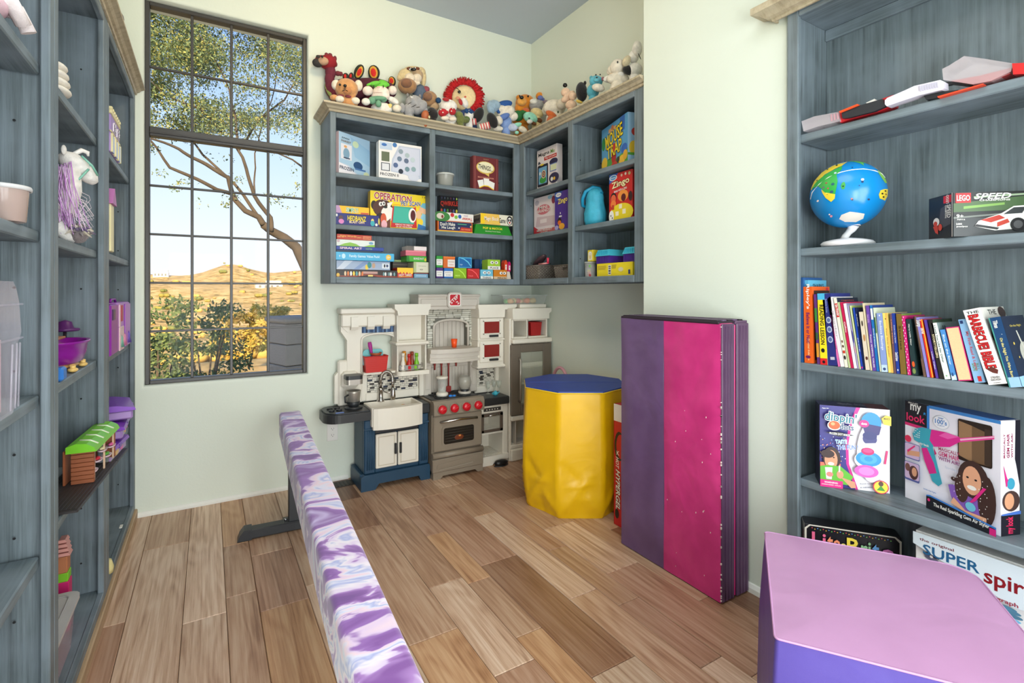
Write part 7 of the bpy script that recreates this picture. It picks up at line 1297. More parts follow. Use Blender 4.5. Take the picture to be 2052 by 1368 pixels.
for k in range(14):
    c = FC[k % 8]; t2 = B(); r_ = random.uniform(.018, .026); t2.ell((0, 0, 0), (r_ * 1.3, r_, r_ * .9), mt(c, .5), 12, 8, Matrix.Rotation(random.random() * 3, 3, 'Z')); o = t2.build('toy_food', None, (t.location.x - hw + .07 + .030 * k * (2 * hw - .12) / .4 * .93, 3.27 + random.uniform(-.04, .03), 1.156 + r_ * .95 + .002)); tag(o, ['green', 'tan', 'orange', 'dark green', 'sandy', 'yellow', 'red', 'peach'][k % 8] + ' play food lump in the clear tray, ' + ('left' if k < 7 else 'right') + ' half', 'toy food', 'play food in the clear tray')
# risers that carry the tray and a black shoe under the low cabinet
b = B(); b.box(2.0, 2.24, 3.2, 3.4, 1.125, 1.155, CRM, .004); kp(b, 'fridge_top_lip')
sh = thing('toy_shoe', 'black slipper pushed under the low toy cabinet', 'shoe', (X_at(1003, 3.15), 3.14, 0)); b = B(); b.ell((0, 0, .022), (.055, .028, .022), mt((24, 24, 26), .35)); b.build('upper', sh); B().prism([(x, y * 1.0) for x, y in [(-.058 + .116 * k / 10, -.028 * math.sin(math.pi * k / 10)) for k in range(11)] + [(.058 - .116 * k / 10, .028 * math.sin(math.pi * k / 10)) for k in range(1, 10)]], 0, .008, mt((40, 40, 42), .5), 'z').build('sole', sh)
# ================================================================ LEFT BOOKCASE CONTENTS  (front plane X = -0.348, items stand on the shelves)
def Lp(px, X): return Y_at(px, X)
XF0 = -.352
# bay 1: small deli tub on the shelf at 1.405
tub('snack_tub', 'clear tub with a white lid at the left edge on the eye-level shelf', (-.396, Lp(6, -.396), 1.4065), .046, .082, clear((214, 190, 180), .5), mt((226, 226, 226), .4, var=0, alpha=.85))
# bay 1: big clear latched case with purple folders
cs = thing('storage_case', 'clear plastic latched case holding purple folders at the left edge', 'storage case', (-.362, 1.40, .987), R(90))
PL = clear((214, 208, 222), .24)
b = B(); b.prism([(-.17, .02), (-.15, .0), (.085, .0), (.11, .02), (.125, .12), (.12, .15), (.135, .16), (.145, .175), (.14, .19), (.13, .24), (.11, .27), (.09, .285), (-.17, .285)], 0, .13, PL, 'y'); b.build('shell', cs)
for z in (.16, .235): B().tube([(-.17, -.003, z), (.138, -.003, z)], .0025, PL, 6).build('lid_seam', cs)
for x in (.06, .09, .11): B().tube([(x, -.003, .01), (x + .012, -.003, .15)], .002, PL, 6).build('rib', cs)
for k, c in enumerate(((150, 60, 160), (160, 100, 190), (140, 120, 110), (210, 180, 190))):
    B().box(-.15 + .05 * k, -.13 + .05 * k + .02, .006, .11, .012, .2 - .012 * k, mt(c, .5), .002).build('folder', cs)
B().box(-.155, -.06, .015, .025, .205, .235, mt((150, 210, 206), .5), .002).build('teal_folder', cs)
# bay 1: doll legs on the top shelf, small figures lower
t = thing('doll', 'doll in a pale pink dress sitting at the top left corner', 'doll', (-.40, 1.50, 1.8335)); PK = cloth((226, 190, 200)); 
b = B(); b.ell((-.03, 0, .09), (.045, .05, .09), PK); b.ell((-.03, 0, .035), (.06, .065, .035), PK); b.build('dress', t); b = B(); b.ell((-.03, 0, .215), (.045, .045, .05), mt((226, 180, 160), .5)); b.build('head', t); b = B(); b.ell((-.035, .012, .235), (.055, .055, .05), fur((150, 110, 84))); b.build('hair', t)
for s in (-1, 1): b = B(); b.tube([(-.02, s * .025, .04), (.03, s * .03 + .03, .05), (.045, s * .02 + .05, .012)], [.02, .018, .015], cloth((236, 226, 226)), 10); b.build('leg', t)
t = thing('toy_figure', 'small orange and pink toy figure lying on the lower left shelf', 'toy', (-.40, 1.40, .5765)); b = B(); b.ell((0, 0, .02), (.02, .04, .02), mt((240, 170, 120), .5)); b.build('body', t); B().ell((.004, .048, .022), (.016, .018, .016), mt((236, 150, 120), .5)).build('head', t)
t = thing('toy_figure', 'small purple toy figure at the left edge below the case', 'toy', (-.40, 1.365, .5765)); b = B(); b.lathe([(0, 0), (.018, 0), (.02, .05), (.012, .08), (0, .084)], (0, 0, 0), mt((120, 80, 180), .4), 14); b.build('body', t)
# bay 2, top shelf: small white bundle
t = thing('folded_cloth', 'small folded white cloth on the upper shelf of the middle bookcase', 'cloth', (-.40, 2.02, 1.8435)); b = B()
for k in range(4): b.ell((0, 0, .014 + .024 * k), (.04 - .003 * k, .06 - .004 * k, .015), cloth((232, 226, 214)))
b.build('folds', t)
# bay 2: unicorn marionette / plush with string mane
u = thing('unicorn_toy', 'white toy unicorn with a mint bridle and lilac stringy mane', 'stuffed toy', (-.445, 2.12, 1.4095), R(-44)); WH = fur((226, 222, 216), 300, .4); MN = mt((130, 190, 170), .4)
b = B(); b.ell((-.02, -.03, .08), (.05, .10, .055), WH); b.tube([(-.01, .05, .10), (-.005, .075, .18), (0, .07, .245)], [.045, .036, .034], WH, 14); b.ell((0, .095, .262), (.032, .055, .034), WH, 16, 10, Matrix.Rotation(R(-28), 3, 'X')); b.build('body', u)
b = B(); b.tube([(0, .115, .25), (0, .145, .226), (0, .156, .215)], [.03, .022, .012], WH, 12); b.tube([(.0, .085, .295), (.004, .11, .315), (.006, .128, .312), (.006, .13, .30)], [.006, .008, .007, .003], mt((236, 232, 226), .3), 8); b.build('horn', u)
for s in (-1, 1): b = B(); b.ell((s * .018, .045, .298), (.006, .008, .016), WH); b.build('ear', u)
for q, (p0, p1) in enumerate((((.032, .12, .27), (-.032, .12, .24)), ((.03, .09, .29), (.034, .14, .235)), ((.034, .11, .25), (.01, .06, .18)))): b = B(); b.tube([p0, tuple((a + c) / 2 + (.01 if i == 0 else 0) for i, (a, c) in enumerate(zip(p0, p1))), p1], .0035, MN, 6); b.build('bridle', u)
random.seed(8); b = B(); mm = [mt((206, 160, 214), .6), mt((226, 200, 226), .6), mt((190, 130, 200), .6)]
for k in range(90):
    y = random.uniform(-.02, .06); x = random.uniform(-.01, .04); z = .265 - (.06 - y) * .9; b.tube([(x, y, z), (x + .01, y - .012 + random.uniform(-.01, .03), z * .7), (x + random.uniform(-.01, .02), y + random.uniform(-.02, .05), max(.01, z * random.uniform(.1, .4)))], .0012, random.choice(mm), 4, False)
b.build('mane', u)['kind'] = 'stuff'
b = B()
for k in range(24):
    a = random.random() * 6.28; b.tube([(.02, .07, .18 - .004 * k), (.03 + .02 * math.cos(a), .09 + .02 * math.sin(a), .16 - .004 * k), (.03, .11 + .02 * math.cos(a), .13 - .004 * k + .02 * math.sin(a)), (.03, .08, .10 - .003 * k)], .0007, mt((226, 214, 220), .6), 4, False)
b.build('loose_threads', u)['kind'] = 'stuff'
for y in (-.09, .03):
    for s in (-1, 1): b = B(); b.tube([(-.02 + s * .025, y, .06), (-.015 + s * .025, y + .03, .02), (-.01 + s * .025, y + .05, .012)], [.022, .018, .014], WH, 10); b.build('leg', u)
t = thing('shaggy_toy', 'small grey and cream shaggy toy at the unicorns feet', 'stuffed toy', (-.37, 2.17, 1.4095)); b = B(); ms = [fur((190, 180, 160)), fur((120, 110, 110)), fur((90, 70, 110)), fur((206, 196, 180))]
for k in range(60):
    d = Vector((random.gauss(0, 1), random.gauss(0, 1), abs(random.gauss(0, 1)))).normalized(); p = Vector((0, 0, .03)); b.tube([p + d * .015, p + d * .035, p + d * .047 + Vector((0, 0, -.01))], [.006, .005, .001], ms[k % 4], 5)
b.build('shag', t); B().ell((0, 0, .026), (.026, .028, .026), ms[1]).build('core', t)
# bay 2: purple clawfoot tub, lamp/hat, brown beam
tb = thing('toy_bathtub', 'purple clawfoot toy bathtub with gold feet on the middle shelf', 'toy bathtub', (-.43, 2.225, .9865)); PU = mt((140, 20, 150), .25, var=0)
prof = [(0, .016), (.05, .018), (.085, .03), (.098, .06), (.102, .088), (.112, .094), (.112, .10), (.098, .098), (.088, .06), (.06, .03), (0, .024)]
B().lathe(prof, (0, 0, 0), PU, 32, sx=.72, sy=1.28).build('bowl', tb); b = B(); b.tube([(-.055, -.12, .098), (-.06, -.06, .13), (-.06, .06, .13), (-.055, .12, .098)], .008, PU, 8); b.prism([(-.11, .095), (.11, .095), (.07, .135), (-.07, .135)], -.075, -.065, PU, 'x'); b.build('backrest', tb)
B().lathe([(.055, .012), (.066, .018), (.05, .024)], (0, 0, 0), mt((220, 170, 100), .4), 28, sx=.8, sy=1.4).build('gold_rim', tb)
for sx in (-1, 1):
    for sy in (-1, 1): b = B(); b.ell((sx * .05, sy * .075, .008), (.014, .02, .008), mt((226, 190, 110), .35)); b.tube([(sx * .05, sy * .075, .01), (sx * .05, sy * .08, .024)], .008, mt((226, 190, 110), .35), 8); b.build('claw_foot', tb)
B().box(-.02, .0, -.09, .10, .10, .108, mt((190, 130, 90), .5), .002).build('bath_rack', tb)
t = thing('toy_hat', 'dark plum toy hat on a peg stand behind the bathtub', 'toy', (-.452, 2.43, .9865)); b = B(); b.lathe([(0, 0), (.03, 0), (.03, .004), (.006, .006), (.005, .12), (0, .12)], (0, 0, 0), mt((70, 60, 70), .4), 12); b.build('stand', t); B().lathe([(0, .118), (.04, .118), (.044, .123), (.042, .128), (.026, .13), (.02, .152), (0, .16)], (0, 0, 0), mt((96, 44, 110), .3), 22).build('hat', t)
t = thing('toy_block', 'small blue toy peeping out beside the bookcase stile, left of the bathtub', 'toy', (-.385, 1.962, .9865)); B().box(-.02, .02, -.02, .03, 0, .04, mt((50, 120, 200), .4), .006).build('block', t)
# bay 2: brown brick toy house on a dark tray, sticking out over the shelf edge
hs = thing('toy_house', 'brown toy shop front with a green roof on a dark base, overhanging the shelf', 'toy building', (-.345, 2.2, .5915), R(-4)); BR = mt((150, 84, 50), .55); DKB = mt((52, 48, 48), .5)
B().box(-.16, .04, -.19, .19, 0, .014, DKB, .003).box(.012, .04, .19, .33, 0, .014, DKB, .003).build('base', hs)
hs.scale = (.72, 1.3, .62)
b = B()
for k in range(12): b.box(-.155 + .0155 * k, -.143 + .0155 * k, -.18, .185, .014, .0165, DKB, .001)
b.build('base_treads', hs)
def shop(y0, y1):
    b = B(); b.box(-.10, -.09, y0, y1, .0165, .20, BR, .002)
    for r in range(8): b.box(-.07, .016, y0 - .001, y0 + .011, .018 + r * .023, .0395 + r * .023, BR, .0015)
    b.box(-.07, .012, y1 - .01, y1, .0165, .20, BR, .002); b.build('brick_wall', hs)
    b = B(); g = mt((120, 200, 40), .4); b.prism([(-.085, .19), (.028, .19), (.018, .215), (-.01, .235), (-.05, .24), (-.085, .225)], y0 - .008, y1 + .008, g, 'y'); b.build('roof', hs)
    for k in range(5):
        yy = y0 + (y1 - y0) * (k + .5) / 5; c = [(226, 180, 200), (206, 40, 60), (240, 226, 180), (90, 160, 60), (220, 100, 160)][k]
        B().lathe([(0, 0), (.016, 0), (.022, .012), (.02, .012), (.014, .003)], (.0, yy, .06 + .03 * (k % 3)), mt((226, 200, 210), .4), 10).build('flower_bowl', hs); B().ell((.0, yy, .078 + .03 * (k % 3)), (.012, .014, .01), mt(c, .5), 8, 6).build('flowers', hs)
    for yy in (y0 + .02, (y0 + y1) / 2, y1 - .02): B().box(.004, .012, yy - .003, yy + .003, .0165, .19, mt((214, 180, 150), .5), .001).build('post', hs)
shop(.0, .24)
for k in range(5): B().box(.018, .034, .02 + .03 * k, .045 + .03 * k, .225 - .012 * 0, .232, mt((230, 240, 210), .4), .001).build('awning_stripe', hs) if 0 else None
b = B(); g = mt((226, 236, 206), .4)
for k in range(4): b.tube([(.02, .03 + .055 * k, .214), (-.01, .03 + .055 * k, .236), (-.05, .03 + .055 * k, .241)], .004, g, 6)
b.build('roof_stripes', hs)
# bay 2, bottom: small shelf toy, grey lidded bin
t = thing('toy_shop_rack', 'small toy rack in pink, green and brown tiers near the bottom of the middle bookcase', 'toy', (-.43, 2.29, .0835)); t.scale = (.55, .6, .86)
for k, (c, z0, z1) in enumerate((((206, 30, 110), 0, .20), ((130, 200, 40), .20, .235), ((190, 120, 80), .235, .30))): B().box(-.035 + .004 * k, .035 - .004 * k, -.04, .04, z0, z1, mt(c, .5), .004).build('tier', t)
for k in range(4): B().prism([(-.04 + .005 * k, .302 + .018 * k), (.04 - .005 * k, .302 + .018 * k), (.03 - .005 * k, .314 + .018 * k), (-.03 + .005 * k, .314 + .018 * k)], -.036, .036, mt((226, 160, 150), .5), 'y').build('scalloped_shelf', t)
bn = thing('lidded_bin', 'clear storage bin with a grey lid on the bottom shelf of the middle bookcase', 'storage bin', (-.462, 2.03, .0835)); b = B(); pr = rrect(-.085, .085, -.16, .17, .03); pi_ = rrect(-.075, .075, -.15, .16, .03)
n = len(pr); vs = [(x, y, .002) for x, y in pi_] + [(x, y, .15) for x, y in pr]; b.add(vs, [(i, (i + 1) % n, n + (i + 1) % n, n + i) for i in range(n)] + [tuple(range(n))[::-1]], clear((216, 190, 196), .45)); b.build('bin', bn)
b = B(); b.prism(rrect(-.095, .095, -.17, .18, .035), .15, .162, mt((188, 186, 184), .45), 'z'); b.build('lid', bn); b = B(); b.tube([(x, y, .163) for x, y in rrect(-.07, .07, -.14, .15, .02) + [(.07, .13)]], .003, mt((170, 168, 166), .45), 6, False); b.build('lid_groove', bn)
B().box(-.05, .05, -.1, .1, .01, .10, mt((206, 120, 130), .6), .01).build('toys_inside', bn)
t = thing('toy_ball', 'small yellow and grey toy in front of the grey lidded bin', 'toy', (-.372, 1.838, .0835)); B().ell((0, 0, .014), (.022, .022, .014), mt((226, 180, 50), .4)).build('body', t); B().lathe([(0, 0), (.024, 0), (.024, .006), (0, .007)], (0, 0, 0), mt((90, 90, 94), .5), 16).build('base', t)
# bay 3: castle, dollhouse carry case, purple clutch boxes
cst = thing('toy_castle', 'lilac toy castle with cream battlements on the upper shelf of the far bookcase', 'toy building', (-.385, 2.90, 1.8635)); cst.scale = (1, 1.35, .72); LI = mt((176, 150, 214), .45); CM = mt((240, 230, 180), .5)
B().box(-.05, .016, -.07, .12, .004, .24, LI, .004).build('wall', cst)
b = B(); b.box(-.054, .020, -.074, .124, .235, .262, CM, .003)
for k in range(7): b.box(.004, .022, -.07 + .029 * k, -.054 + .029 * k, .262, .282, CM, .003)
b.box(.012, .02, -.074, .124, .125, .135, CM, .002); b.ell((-.01, .02, .27), (.03, .045, .04), mt((236, 230, 214), .5)); b.build('battlements', cst)
for y in (.0, .075):
    b = B(); b.prism([(y - .022, .15), (y + .022, .15), (y + .022, .19)] + [(y + .022 * math.cos(R(a)), .19 + .024 * math.sin(R(a))) for a in (45, 90, 135)] + [(y - .022, .19)], .016, .020, W_ and mt((240, 236, 240), .4), 'x'); f_ = b.build('window_frame', cst); b = B(); b.prism([(y - .017, .155), (y + .017, .155), (y + .017, .19), (y, .208), (y - .017, .19)], .019, .0215, mt((90, 60, 110), .3), 'x'); b.build('window_pane', f_); b = B(); b.box(.0215, .0235, y - .0015, y + .0015, .155, .205, mt((240, 236, 240), .4)); b.box(.0215, .0235, y - .017, y + .017, .18, .183, mt((240, 236, 240), .4)); b.build('glazing_bar', f_)
for y in (-.04, .03, .09): b = B(); b.box(.016, .022, y - .02, y + .02, .006, .11, mt((190, 206, 240), .4), .003); b.box(.014, .0235, y - .026, y - .02, .004, .118, CM, .001); b.box(.014, .0235, y + .02, y + .026, .004, .118, CM, .001); b.build('doorway', cst)
t = thing('toy_tower', 'cream toy tower with a pink pointed roof behind the stile of the far bookcase', 'toy building', (-.372, 2.72, 1.4185)); B().box(-.03, .022, -.05, .03, 0, .20, CM, .003).build('wall', t); b = B(); b.prism([(-.06, .20), (.045, .20), (-.005, .27)], -.04, .03, mt((190, 120, 180), .5), 'x'); b.build('roof', t)
dh = thing('dollhouse_case', 'tall purple and pink folding dollhouse case in the far bookcase', 'toy building', (-.37, 2.90, .9735)); dh.scale = (1, 1.7, .80); VP = mt((150, 40, 170), .35); LP = mt((196, 130, 220), .35)
B().box(-.06, .016, -.115, .0, 0, .275, VP, .006).build('left_half', dh); B().box(-.06, .012, .003, .245, 0, .28, LP, .006).build('right_half', dh)
b = B(); b.box(.012, .018, .02, .04, .14, .27, mt((236, 200, 214), .4), .002); b.box(.012, .02, .04, .075, .17, .265, mt((190, 40, 80), .4), .002); b.box(.012, .019, .02, .10, .0, .14, mt((240, 206, 210), .4), .003); b.box(.012, .017, .13, .24, .005, .27, mt((186, 110, 214), .35), .003); b.build('relief_panel', dh)
for y, c in ((.05, (120, 180, 160)), (.11, (220, 130, 170)), (.2, (110, 90, 180))): b = B(); b.lathe([(0, 0), (.012, 0), (.006, .04), (.006, .055), (0, .075)], (.018, y, .02), mt(c, .4), 10); b.build('figure', dh)
b = B(); b.box(.012, .02, -.10, -.06, .19, .25, mt((70, 40, 90), .4), .003); b.build('window', dh); B().tube([(-.02, .03, .28), (-.02, .04, .30), (-.02, .11, .30), (-.02, .12, .28)], .005, VP, 8).build('handle', dh)
zz = .5215
for k, (lb, y0) in enumerate((('purple flip-top toy case at the bottom of the far bookcase stack', 2.72), ('purple and clear toy case in the middle of the stack', 2.83), ('purple toy case with a sloping lid on top of the stack', 2.90))):
    t = thing('toy_case', lb, 'toy case', (-.385 + .012 * k, y0 + .12, zz), R(8 * k - 6)); b = B(); b.box(-.07, .04, -.13, .13, 0, .05, mt((186, 150, 214), .3, alpha=.85, var=0), .008); b.build('body', t)
    b = B(); b.prism([(-.08, .05), (.05, .05), (.045, .066), (-.02, .082), (-.08, .085)], -.14, .14, mt((130, 60, 190), .3), 'y'); b.build('lid', t)
    b = B(); b.ell((.041, -.03, .025), (.003, .03, .016), mt((236, 190, 120), .4)); b.ell((.041, .05, .025), (.003, .02, .014), mt((226, 120, 180), .4)); b.build('picture', t); B().box(.04, .05, -.02, .02, .04, .062, mt((110, 40, 170), .3), .003).build('latch', t); zz += .0865 * .82; t.scale = (1, 1, .82)
t = thing('stacking_cup', 'small pale yellow toy at the left end of the bottom shelf in the far bookcase', 'toy', (-.37, 2.66, .0835)); B().lathe([(0, 0), (.03, 0), (.032, .02), (.024, .05), (0, .055)], (0, 0, 0), mt((226, 214, 150), .5), 16).build('body', t)
t = thing('toy_clip', 'tiny white scrap lying on the bottom shelf of the far bookcase', 'scrap', (-.372, 3.14, .0835)); B().box(-.006, .006, -.02, .02, 0, .004, mt(W_, .5), .001).build('body', t)
# on top of the left bookcases, half hidden by the moulding
t = thing('plush_toy', 'grey and white plush toy peeping over the left bookcase moulding', 'stuffed toy', (-.40, 2.95, 2.381)); b = B(); b.ell((0, 0, .05), (.06, .08, .05), fur((226, 224, 216))); b.build('body', t); b = B(); b.ell((.01, -.02, .13), (.055, .05, .05), fur((110, 106, 104))); b.build('head', t); b = B(); b.ell((.05, .10, .07), (.012, .03, .012), fur((90, 150, 130)), 12, 8, Matrix.Rotation(R(20), 3, 'X')); b.build('green_leaf', t)
# ================================================================ SOFT TOYS ALONG THE TOP OF THE CORNER CABINETS
ZC_ = 2.3365
def plush(name, label, org, plane, parts, cat='stuffed toy', base=True, basem=None):
    """each part is a set of soft rounded masses: (x, y, rx, ry, forward, turn) read off the photo, set at the toy's own distance"""
    ox, oy, s = org; ax, val = plane; x0, y0 = parts[0][2][0][:2]; d = ray(ox + x0 / s); D = val / (d.y if ax == 'y' else d.x); k = D / F / s
    c0 = Vector((d.x * D, d.y * D, ZC_)); t = thing(name, label, cat, c0); Mi = Matrix.Translation(-c0); view = Matrix((RT, FW, (0, 0, 1))).transposed()
    for pn, m, es in parts:
        b = B(); b.T = Mi
        for q in es:
            x, y, rx, ry = q[:4]; fw = q[4] if len(q) > 4 else 0; an = q[5] if len(q) > 5 else 0; dp = q[6] if len(q) > 6 else min(rx, ry) * k * .92
            r = ray(ox + x / s, oy + y / s); D2 = val / (r.y if ax == 'y' else r.x); D2 = D + max(-.25, min(.25, D2 - D)); P = Vector((r.x * D2, r.y * D2, H0 + r.z * D2)) - FW * fw
            b.ell(P, (rx * k, dp, ry * k), m, 16, 10, view @ Matrix.Rotation(R(-an), 3, 'Y'))
        b.build(pn, t, fix=False)
    if base:
        pn, m, es = parts[0]; x, y, rx, ry = es[0][:4]; r = ray(ox + x / s, oy + y / s); zc = H0 + r.z * D; top = zc; h = max(.03, (top - ZC_) / 2)
        b = B(); b.T = Mi; b.ell((c0.x, c0.y, ZC_ + h), (rx * k * .8, min(rx * k * .7, .05), h), basem or m, 14, 8, view); b.build('lower_body', t, fix=False)
    return t
O6 = (620, 90, 6.035); O7 = (940, 70, 5.7)
PY = lambda v: ('y', v)
BLK = mt((18, 18, 20), .25, var=0); CRF = fur((232, 222, 204), 300, .5); WHF = fur((236, 232, 224), 320, .5)
E = lambda *c: [(x, y, r, r, .0) for x, y, r in c]
dk = cloth((96, 34, 50))
plush('plush_dragon', 'dark plum plaid dragon with red and green back plates, left end of the cabinet top', O6, PY(3.385), [('body', cloth((84, 34, 52)), [(720, 560, 340, 160, 0, 0, .05), (480, 540, 220, 140, 0, 0, .045)]), ('neck', cloth((110, 40, 58)), [(255, 330, 60, 90), (245, 420, 55, 100), (265, 520, 75, 110), (330, 600, 100, 90)]), ('head', cloth((150, 30, 40)), [(225, 210, 100, 85), (160, 200, 80, 60, .01, -15)]),
    ('snout', cloth((60, 56, 54)), [(110, 230, 60, 48, .015, -10), (140, 180, 50, 30, .02, -35)]), ('face_patch', cloth((200, 160, 130)), [(200, 235, 60, 45, .045)]), ('eye', BLK, [(215, 215, 14, 14, .085)]), ('nostril', BLK, [(88, 240, 8, 8, .05)]), ('belly', cloth((150, 160, 90)), [(240, 560, 30, 90, .01, 25), (300, 640, 40, 40, .01)]),
    ('crest', cloth((120, 50, 60)), [(205, 112, 20, 18), (250, 122, 26, 22), (310, 165, 20, 32), (322, 235, 16, 28), (345, 345, 40, 28), (380, 350, 24, 26)])] +
    [('back_plate', cloth((44, 50, 40)), [(x, y, rx, ry, 0, an, .018)]) for x, y, rx, ry, an in ((600, 325, 58, 92, -22), (780, 335, 72, 92, 8), (1000, 440, 46, 62, 10), (440, 385, 38, 44, 0), (505, 385, 30, 50, -8))] +
    [('plate_centre', cloth((206, 40, 34)), [(x, y, rx, ry, .014, an, .01)]) for x, y, rx, ry, an in ((612, 340, 30, 58, -22), (783, 345, 38, 58, 8), (1000, 445, 26, 36, 10), (440, 390, 18, 26, 0), (508, 390, 14, 30, -8))] + [('plate_edge', cloth((214, 160, 60)), [(x, y, rx, ry, .011, an, .01)]) for x, y, rx, ry, an in ((608, 335, 40, 74, -22), (782, 340, 52, 76, 8), (1000, 443, 34, 48, 10))])
TN = fur((206, 150, 96), 300, .5)
plush('teddy_bear', 'honey tan teddy bear with cream ears at the left end of the cabinet top', O6, PY(3.22), [('body', TN, [(460, 700, 130, 85)]), ('head', TN, [(455, 540, 138, 122, .01), (455, 600, 120, 70, .01)]), ('ear', CRF, [(318, 478, 56, 62, -.01)]), ('ear', CRF, [(588, 484, 50, 68, -.01)]), ('muzzle', fur((196, 134, 84), 300, .4), [(492, 596, 58, 50, .055)]), ('nose', BLK, [(490, 566, 20, 18, .092)]), ('mouth', BLK, [(490, 600, 4, 20, .094, 0, .002), (470, 622, 22, 4, .09, 20, .002), (508, 622, 18, 4, .09, -20, .002)]),
    ('eye', BLK, [(416, 536, 14, 14, .07)]), ('eye', BLK, [(526, 534, 12, 13, .07)]), ('bow', cloth((130, 60, 70)), [(400, 655, 50, 18, .05, 8), (500, 660, 40, 16, .05, -8)]), ('arm', TN, [(320, 660, 50, 36, .03)]), ('foot', CRF, [(400, 692, 54, 40, .05)]), ('foot', CRF, [(585, 712, 56, 42, .05)])])
PW = fur((238, 222, 210), 300, .3)
plush('plush_lamb', 'white big-eared lamb in a lime green hat and green checked scarf', O6, PY(3.21), [('body', WHF, [(870, 775, 130, 80)]), ('head', PW, [(865, 590, 106, 92), (865, 620, 112, 60, .01)]), ('ear', PW, [(706, 555, 62, 54, 0, 15)]), ('ear', PW, [(1005, 550, 54, 54, 0, -20)]), ('hat', cloth((110, 200, 70)), [(850, 490, 110, 40, .01), (800, 480, 70, 26, .02, 10), (735, 492, 36, 14, .02, 15), (910, 470, 70, 30, .01, -25)]), ('eye', BLK, [(813, 553, 7, 16, .066)]), ('eye', BLK, [(925, 553, 7, 16, .066)]), ('nose', mt((240, 190, 180), .6), [(868, 562, 20, 9, .07)]), ('mouth', mt((190, 150, 140), .6), [(868, 632, 50, 3, .075, 0, .002)]),
    ('scarf', cloth((110, 160, 130)), [(780, 700, 44, 46, .04, -20), (850, 672, 100, 26, .04), (915, 690, 44, 28, .04), (860, 745, 36, 42, .05)]), ('arm', WHF, [(700, 708, 52, 42, .03)]), ('arm', WHF, [(1025, 690, 76, 36, .03, -28)]), ('star', mt((240, 206, 120), .6), [(990, 772, 34, 26, .05, 30, .006)]), ('foot', CRF, [(1075, 795, 56, 46, .04)])])
TB = fur((190, 160, 124), 240, .9); BL_ = fur((212, 192, 146), 160, 1)
t = plush('plush_dog', 'big shaggy sheepdog with brown paws and a checked shirt, sitting higher than its neighbours', O6, PY(3.32), [('body', cloth((90, 104, 124)), [(1335, 590, 90, 110)]), ('head', TB, [(1275, 370, 100, 95)]), ('shaggy_hair', BL_, [(1170, 360, 90, 72), (1130, 380, 60, 62), (1250, 300, 110, 42), (1375, 400, 40, 110), (1350, 330, 56, 60), (1100, 400, 40, 40)]), ('muzzle', fur((226, 212, 190), 240, .6), [(1225, 430, 66, 60, .035), (1310, 430, 60, 58, .035), (1290, 480, 60, 34, .03)]), ('nose', BLK, [(1286, 362, 36, 18, .085)]), ('eye', WHF, [(1245, 345, 15, 16, .07), (1300, 338, 12, 14, .07)]), ('eye_patch', cloth((110, 60, 40)), [(1230, 325, 36, 18, .05), (1320, 325, 30, 18, .05)]), ('pupil', BLK, [(1247, 348, 7, 8, .088), (1298, 341, 6, 7, .086)]),
    ('paw', fur((170, 126, 84), 260, .7), [(1195, 520, 112, 92, .03)]), ('paw_pad', fur((130, 90, 66), 260, .5), [(1200, 515, 66, 56, .07)]), ('shirt_sleeve', cloth((150, 76, 86)), [(1400, 565, 66, 46, .02, 30)]), ('paw', fur((176, 134, 92), 260, .7), [(1455, 670, 100, 88, .03, 20)]), ('paw_pad', fur((132, 96, 74), 260, .5), [(1450, 670, 58, 54, .07)]), ('leg', TB, [(1520, 760, 60, 60, .03)])])
GY = fur((160, 160, 162), 320, .3)
plush('plush_mouse', 'smooth grey long-snouted mouse smiling to the right', O6, PY(3.215), [('body', GY, [(1200, 790, 70, 80)]), ('head', GY, [(1265, 700, 105, 90), (1330, 760, 110, 76, .01, 35), (1385, 800, 54, 54, .01)]), ('ear', fur((140, 136, 134)), [(1187, 606, 15, 22)]), ('ear', fur((140, 136, 134)), [(1337, 618, 14, 22)]), ('eye', WHF, [(1265, 682, 17, 19, .076)]), ('pupil', BLK, [(1272, 674, 8, 8, .09)]), ('mouth', BLK, [(1240, 758, 30, 4, .078, 32, .002), (1290, 790, 36, 4, .078, 26, .002), (1340, 803, 26, 4, .076, 5, .002)]), ('arm', GY, [(1128, 775, 38, 58, .02)])])
plush('toy_boot', 'small rust brown toy boot with black trim in front of the grey mouse', O6, PY(3.15), [('boot', mt((176, 96, 56), .5), [(1400, 850, 46, 60, 0, -15)]), ('trim', BLK, [(1440, 815, 34, 14, .01, 20)]), ('buckle', mt((200, 190, 150), .3, .8), [(1450, 880, 20, 24, .01)])], 'toy')
plush('plush_penguin', 'round black soft toy between the grey mouse and the rag doll', O6, PY(3.24), [('body', fur((34, 32, 34)), [(1490, 830, 62, 76, 0, 30)]), ('tail', cloth((30, 70, 110)), [(1560, 670, 34, 34)])])
# rag doll
RDY = mt((190, 24, 30), .85, var=.15, vs=60)
rd_ = plush('rag_doll', 'cloth rag doll with a ring of red yarn hair and a pale round face', O6, PY(3.36), [('body', cloth((60, 84, 140)), [(1930, 870, 130, 100)]), ('face', cloth((236, 214, 166)), [(1870, 640, 152, 148, .0, 0, .03)]), ('eye', BLK, [(1818, 588, 19, 19, .032, 0, .006)]), ('eye', BLK, [(1950, 606, 17, 19, .03, 0, .006)]), ('nose', cloth((214, 90, 80)), [(1890, 650, 14, 12, .034, 0, .006)]), ('brow', BLK, [(1795, 548, 30, 4, .03, -30, .002), (1960, 570, 26, 4, .03, 30, .002)]), ('mouth', BLK, [(1930, 692, 12, 3, .034, 20, .002), (1955, 690, 14, 3, .033, -25, .002)]), ('cheek', cloth((230, 160, 130)), [(1800, 660, 24, 20, .028, 0, .004), (1975, 665, 20, 18, .027, 0, .004)])])
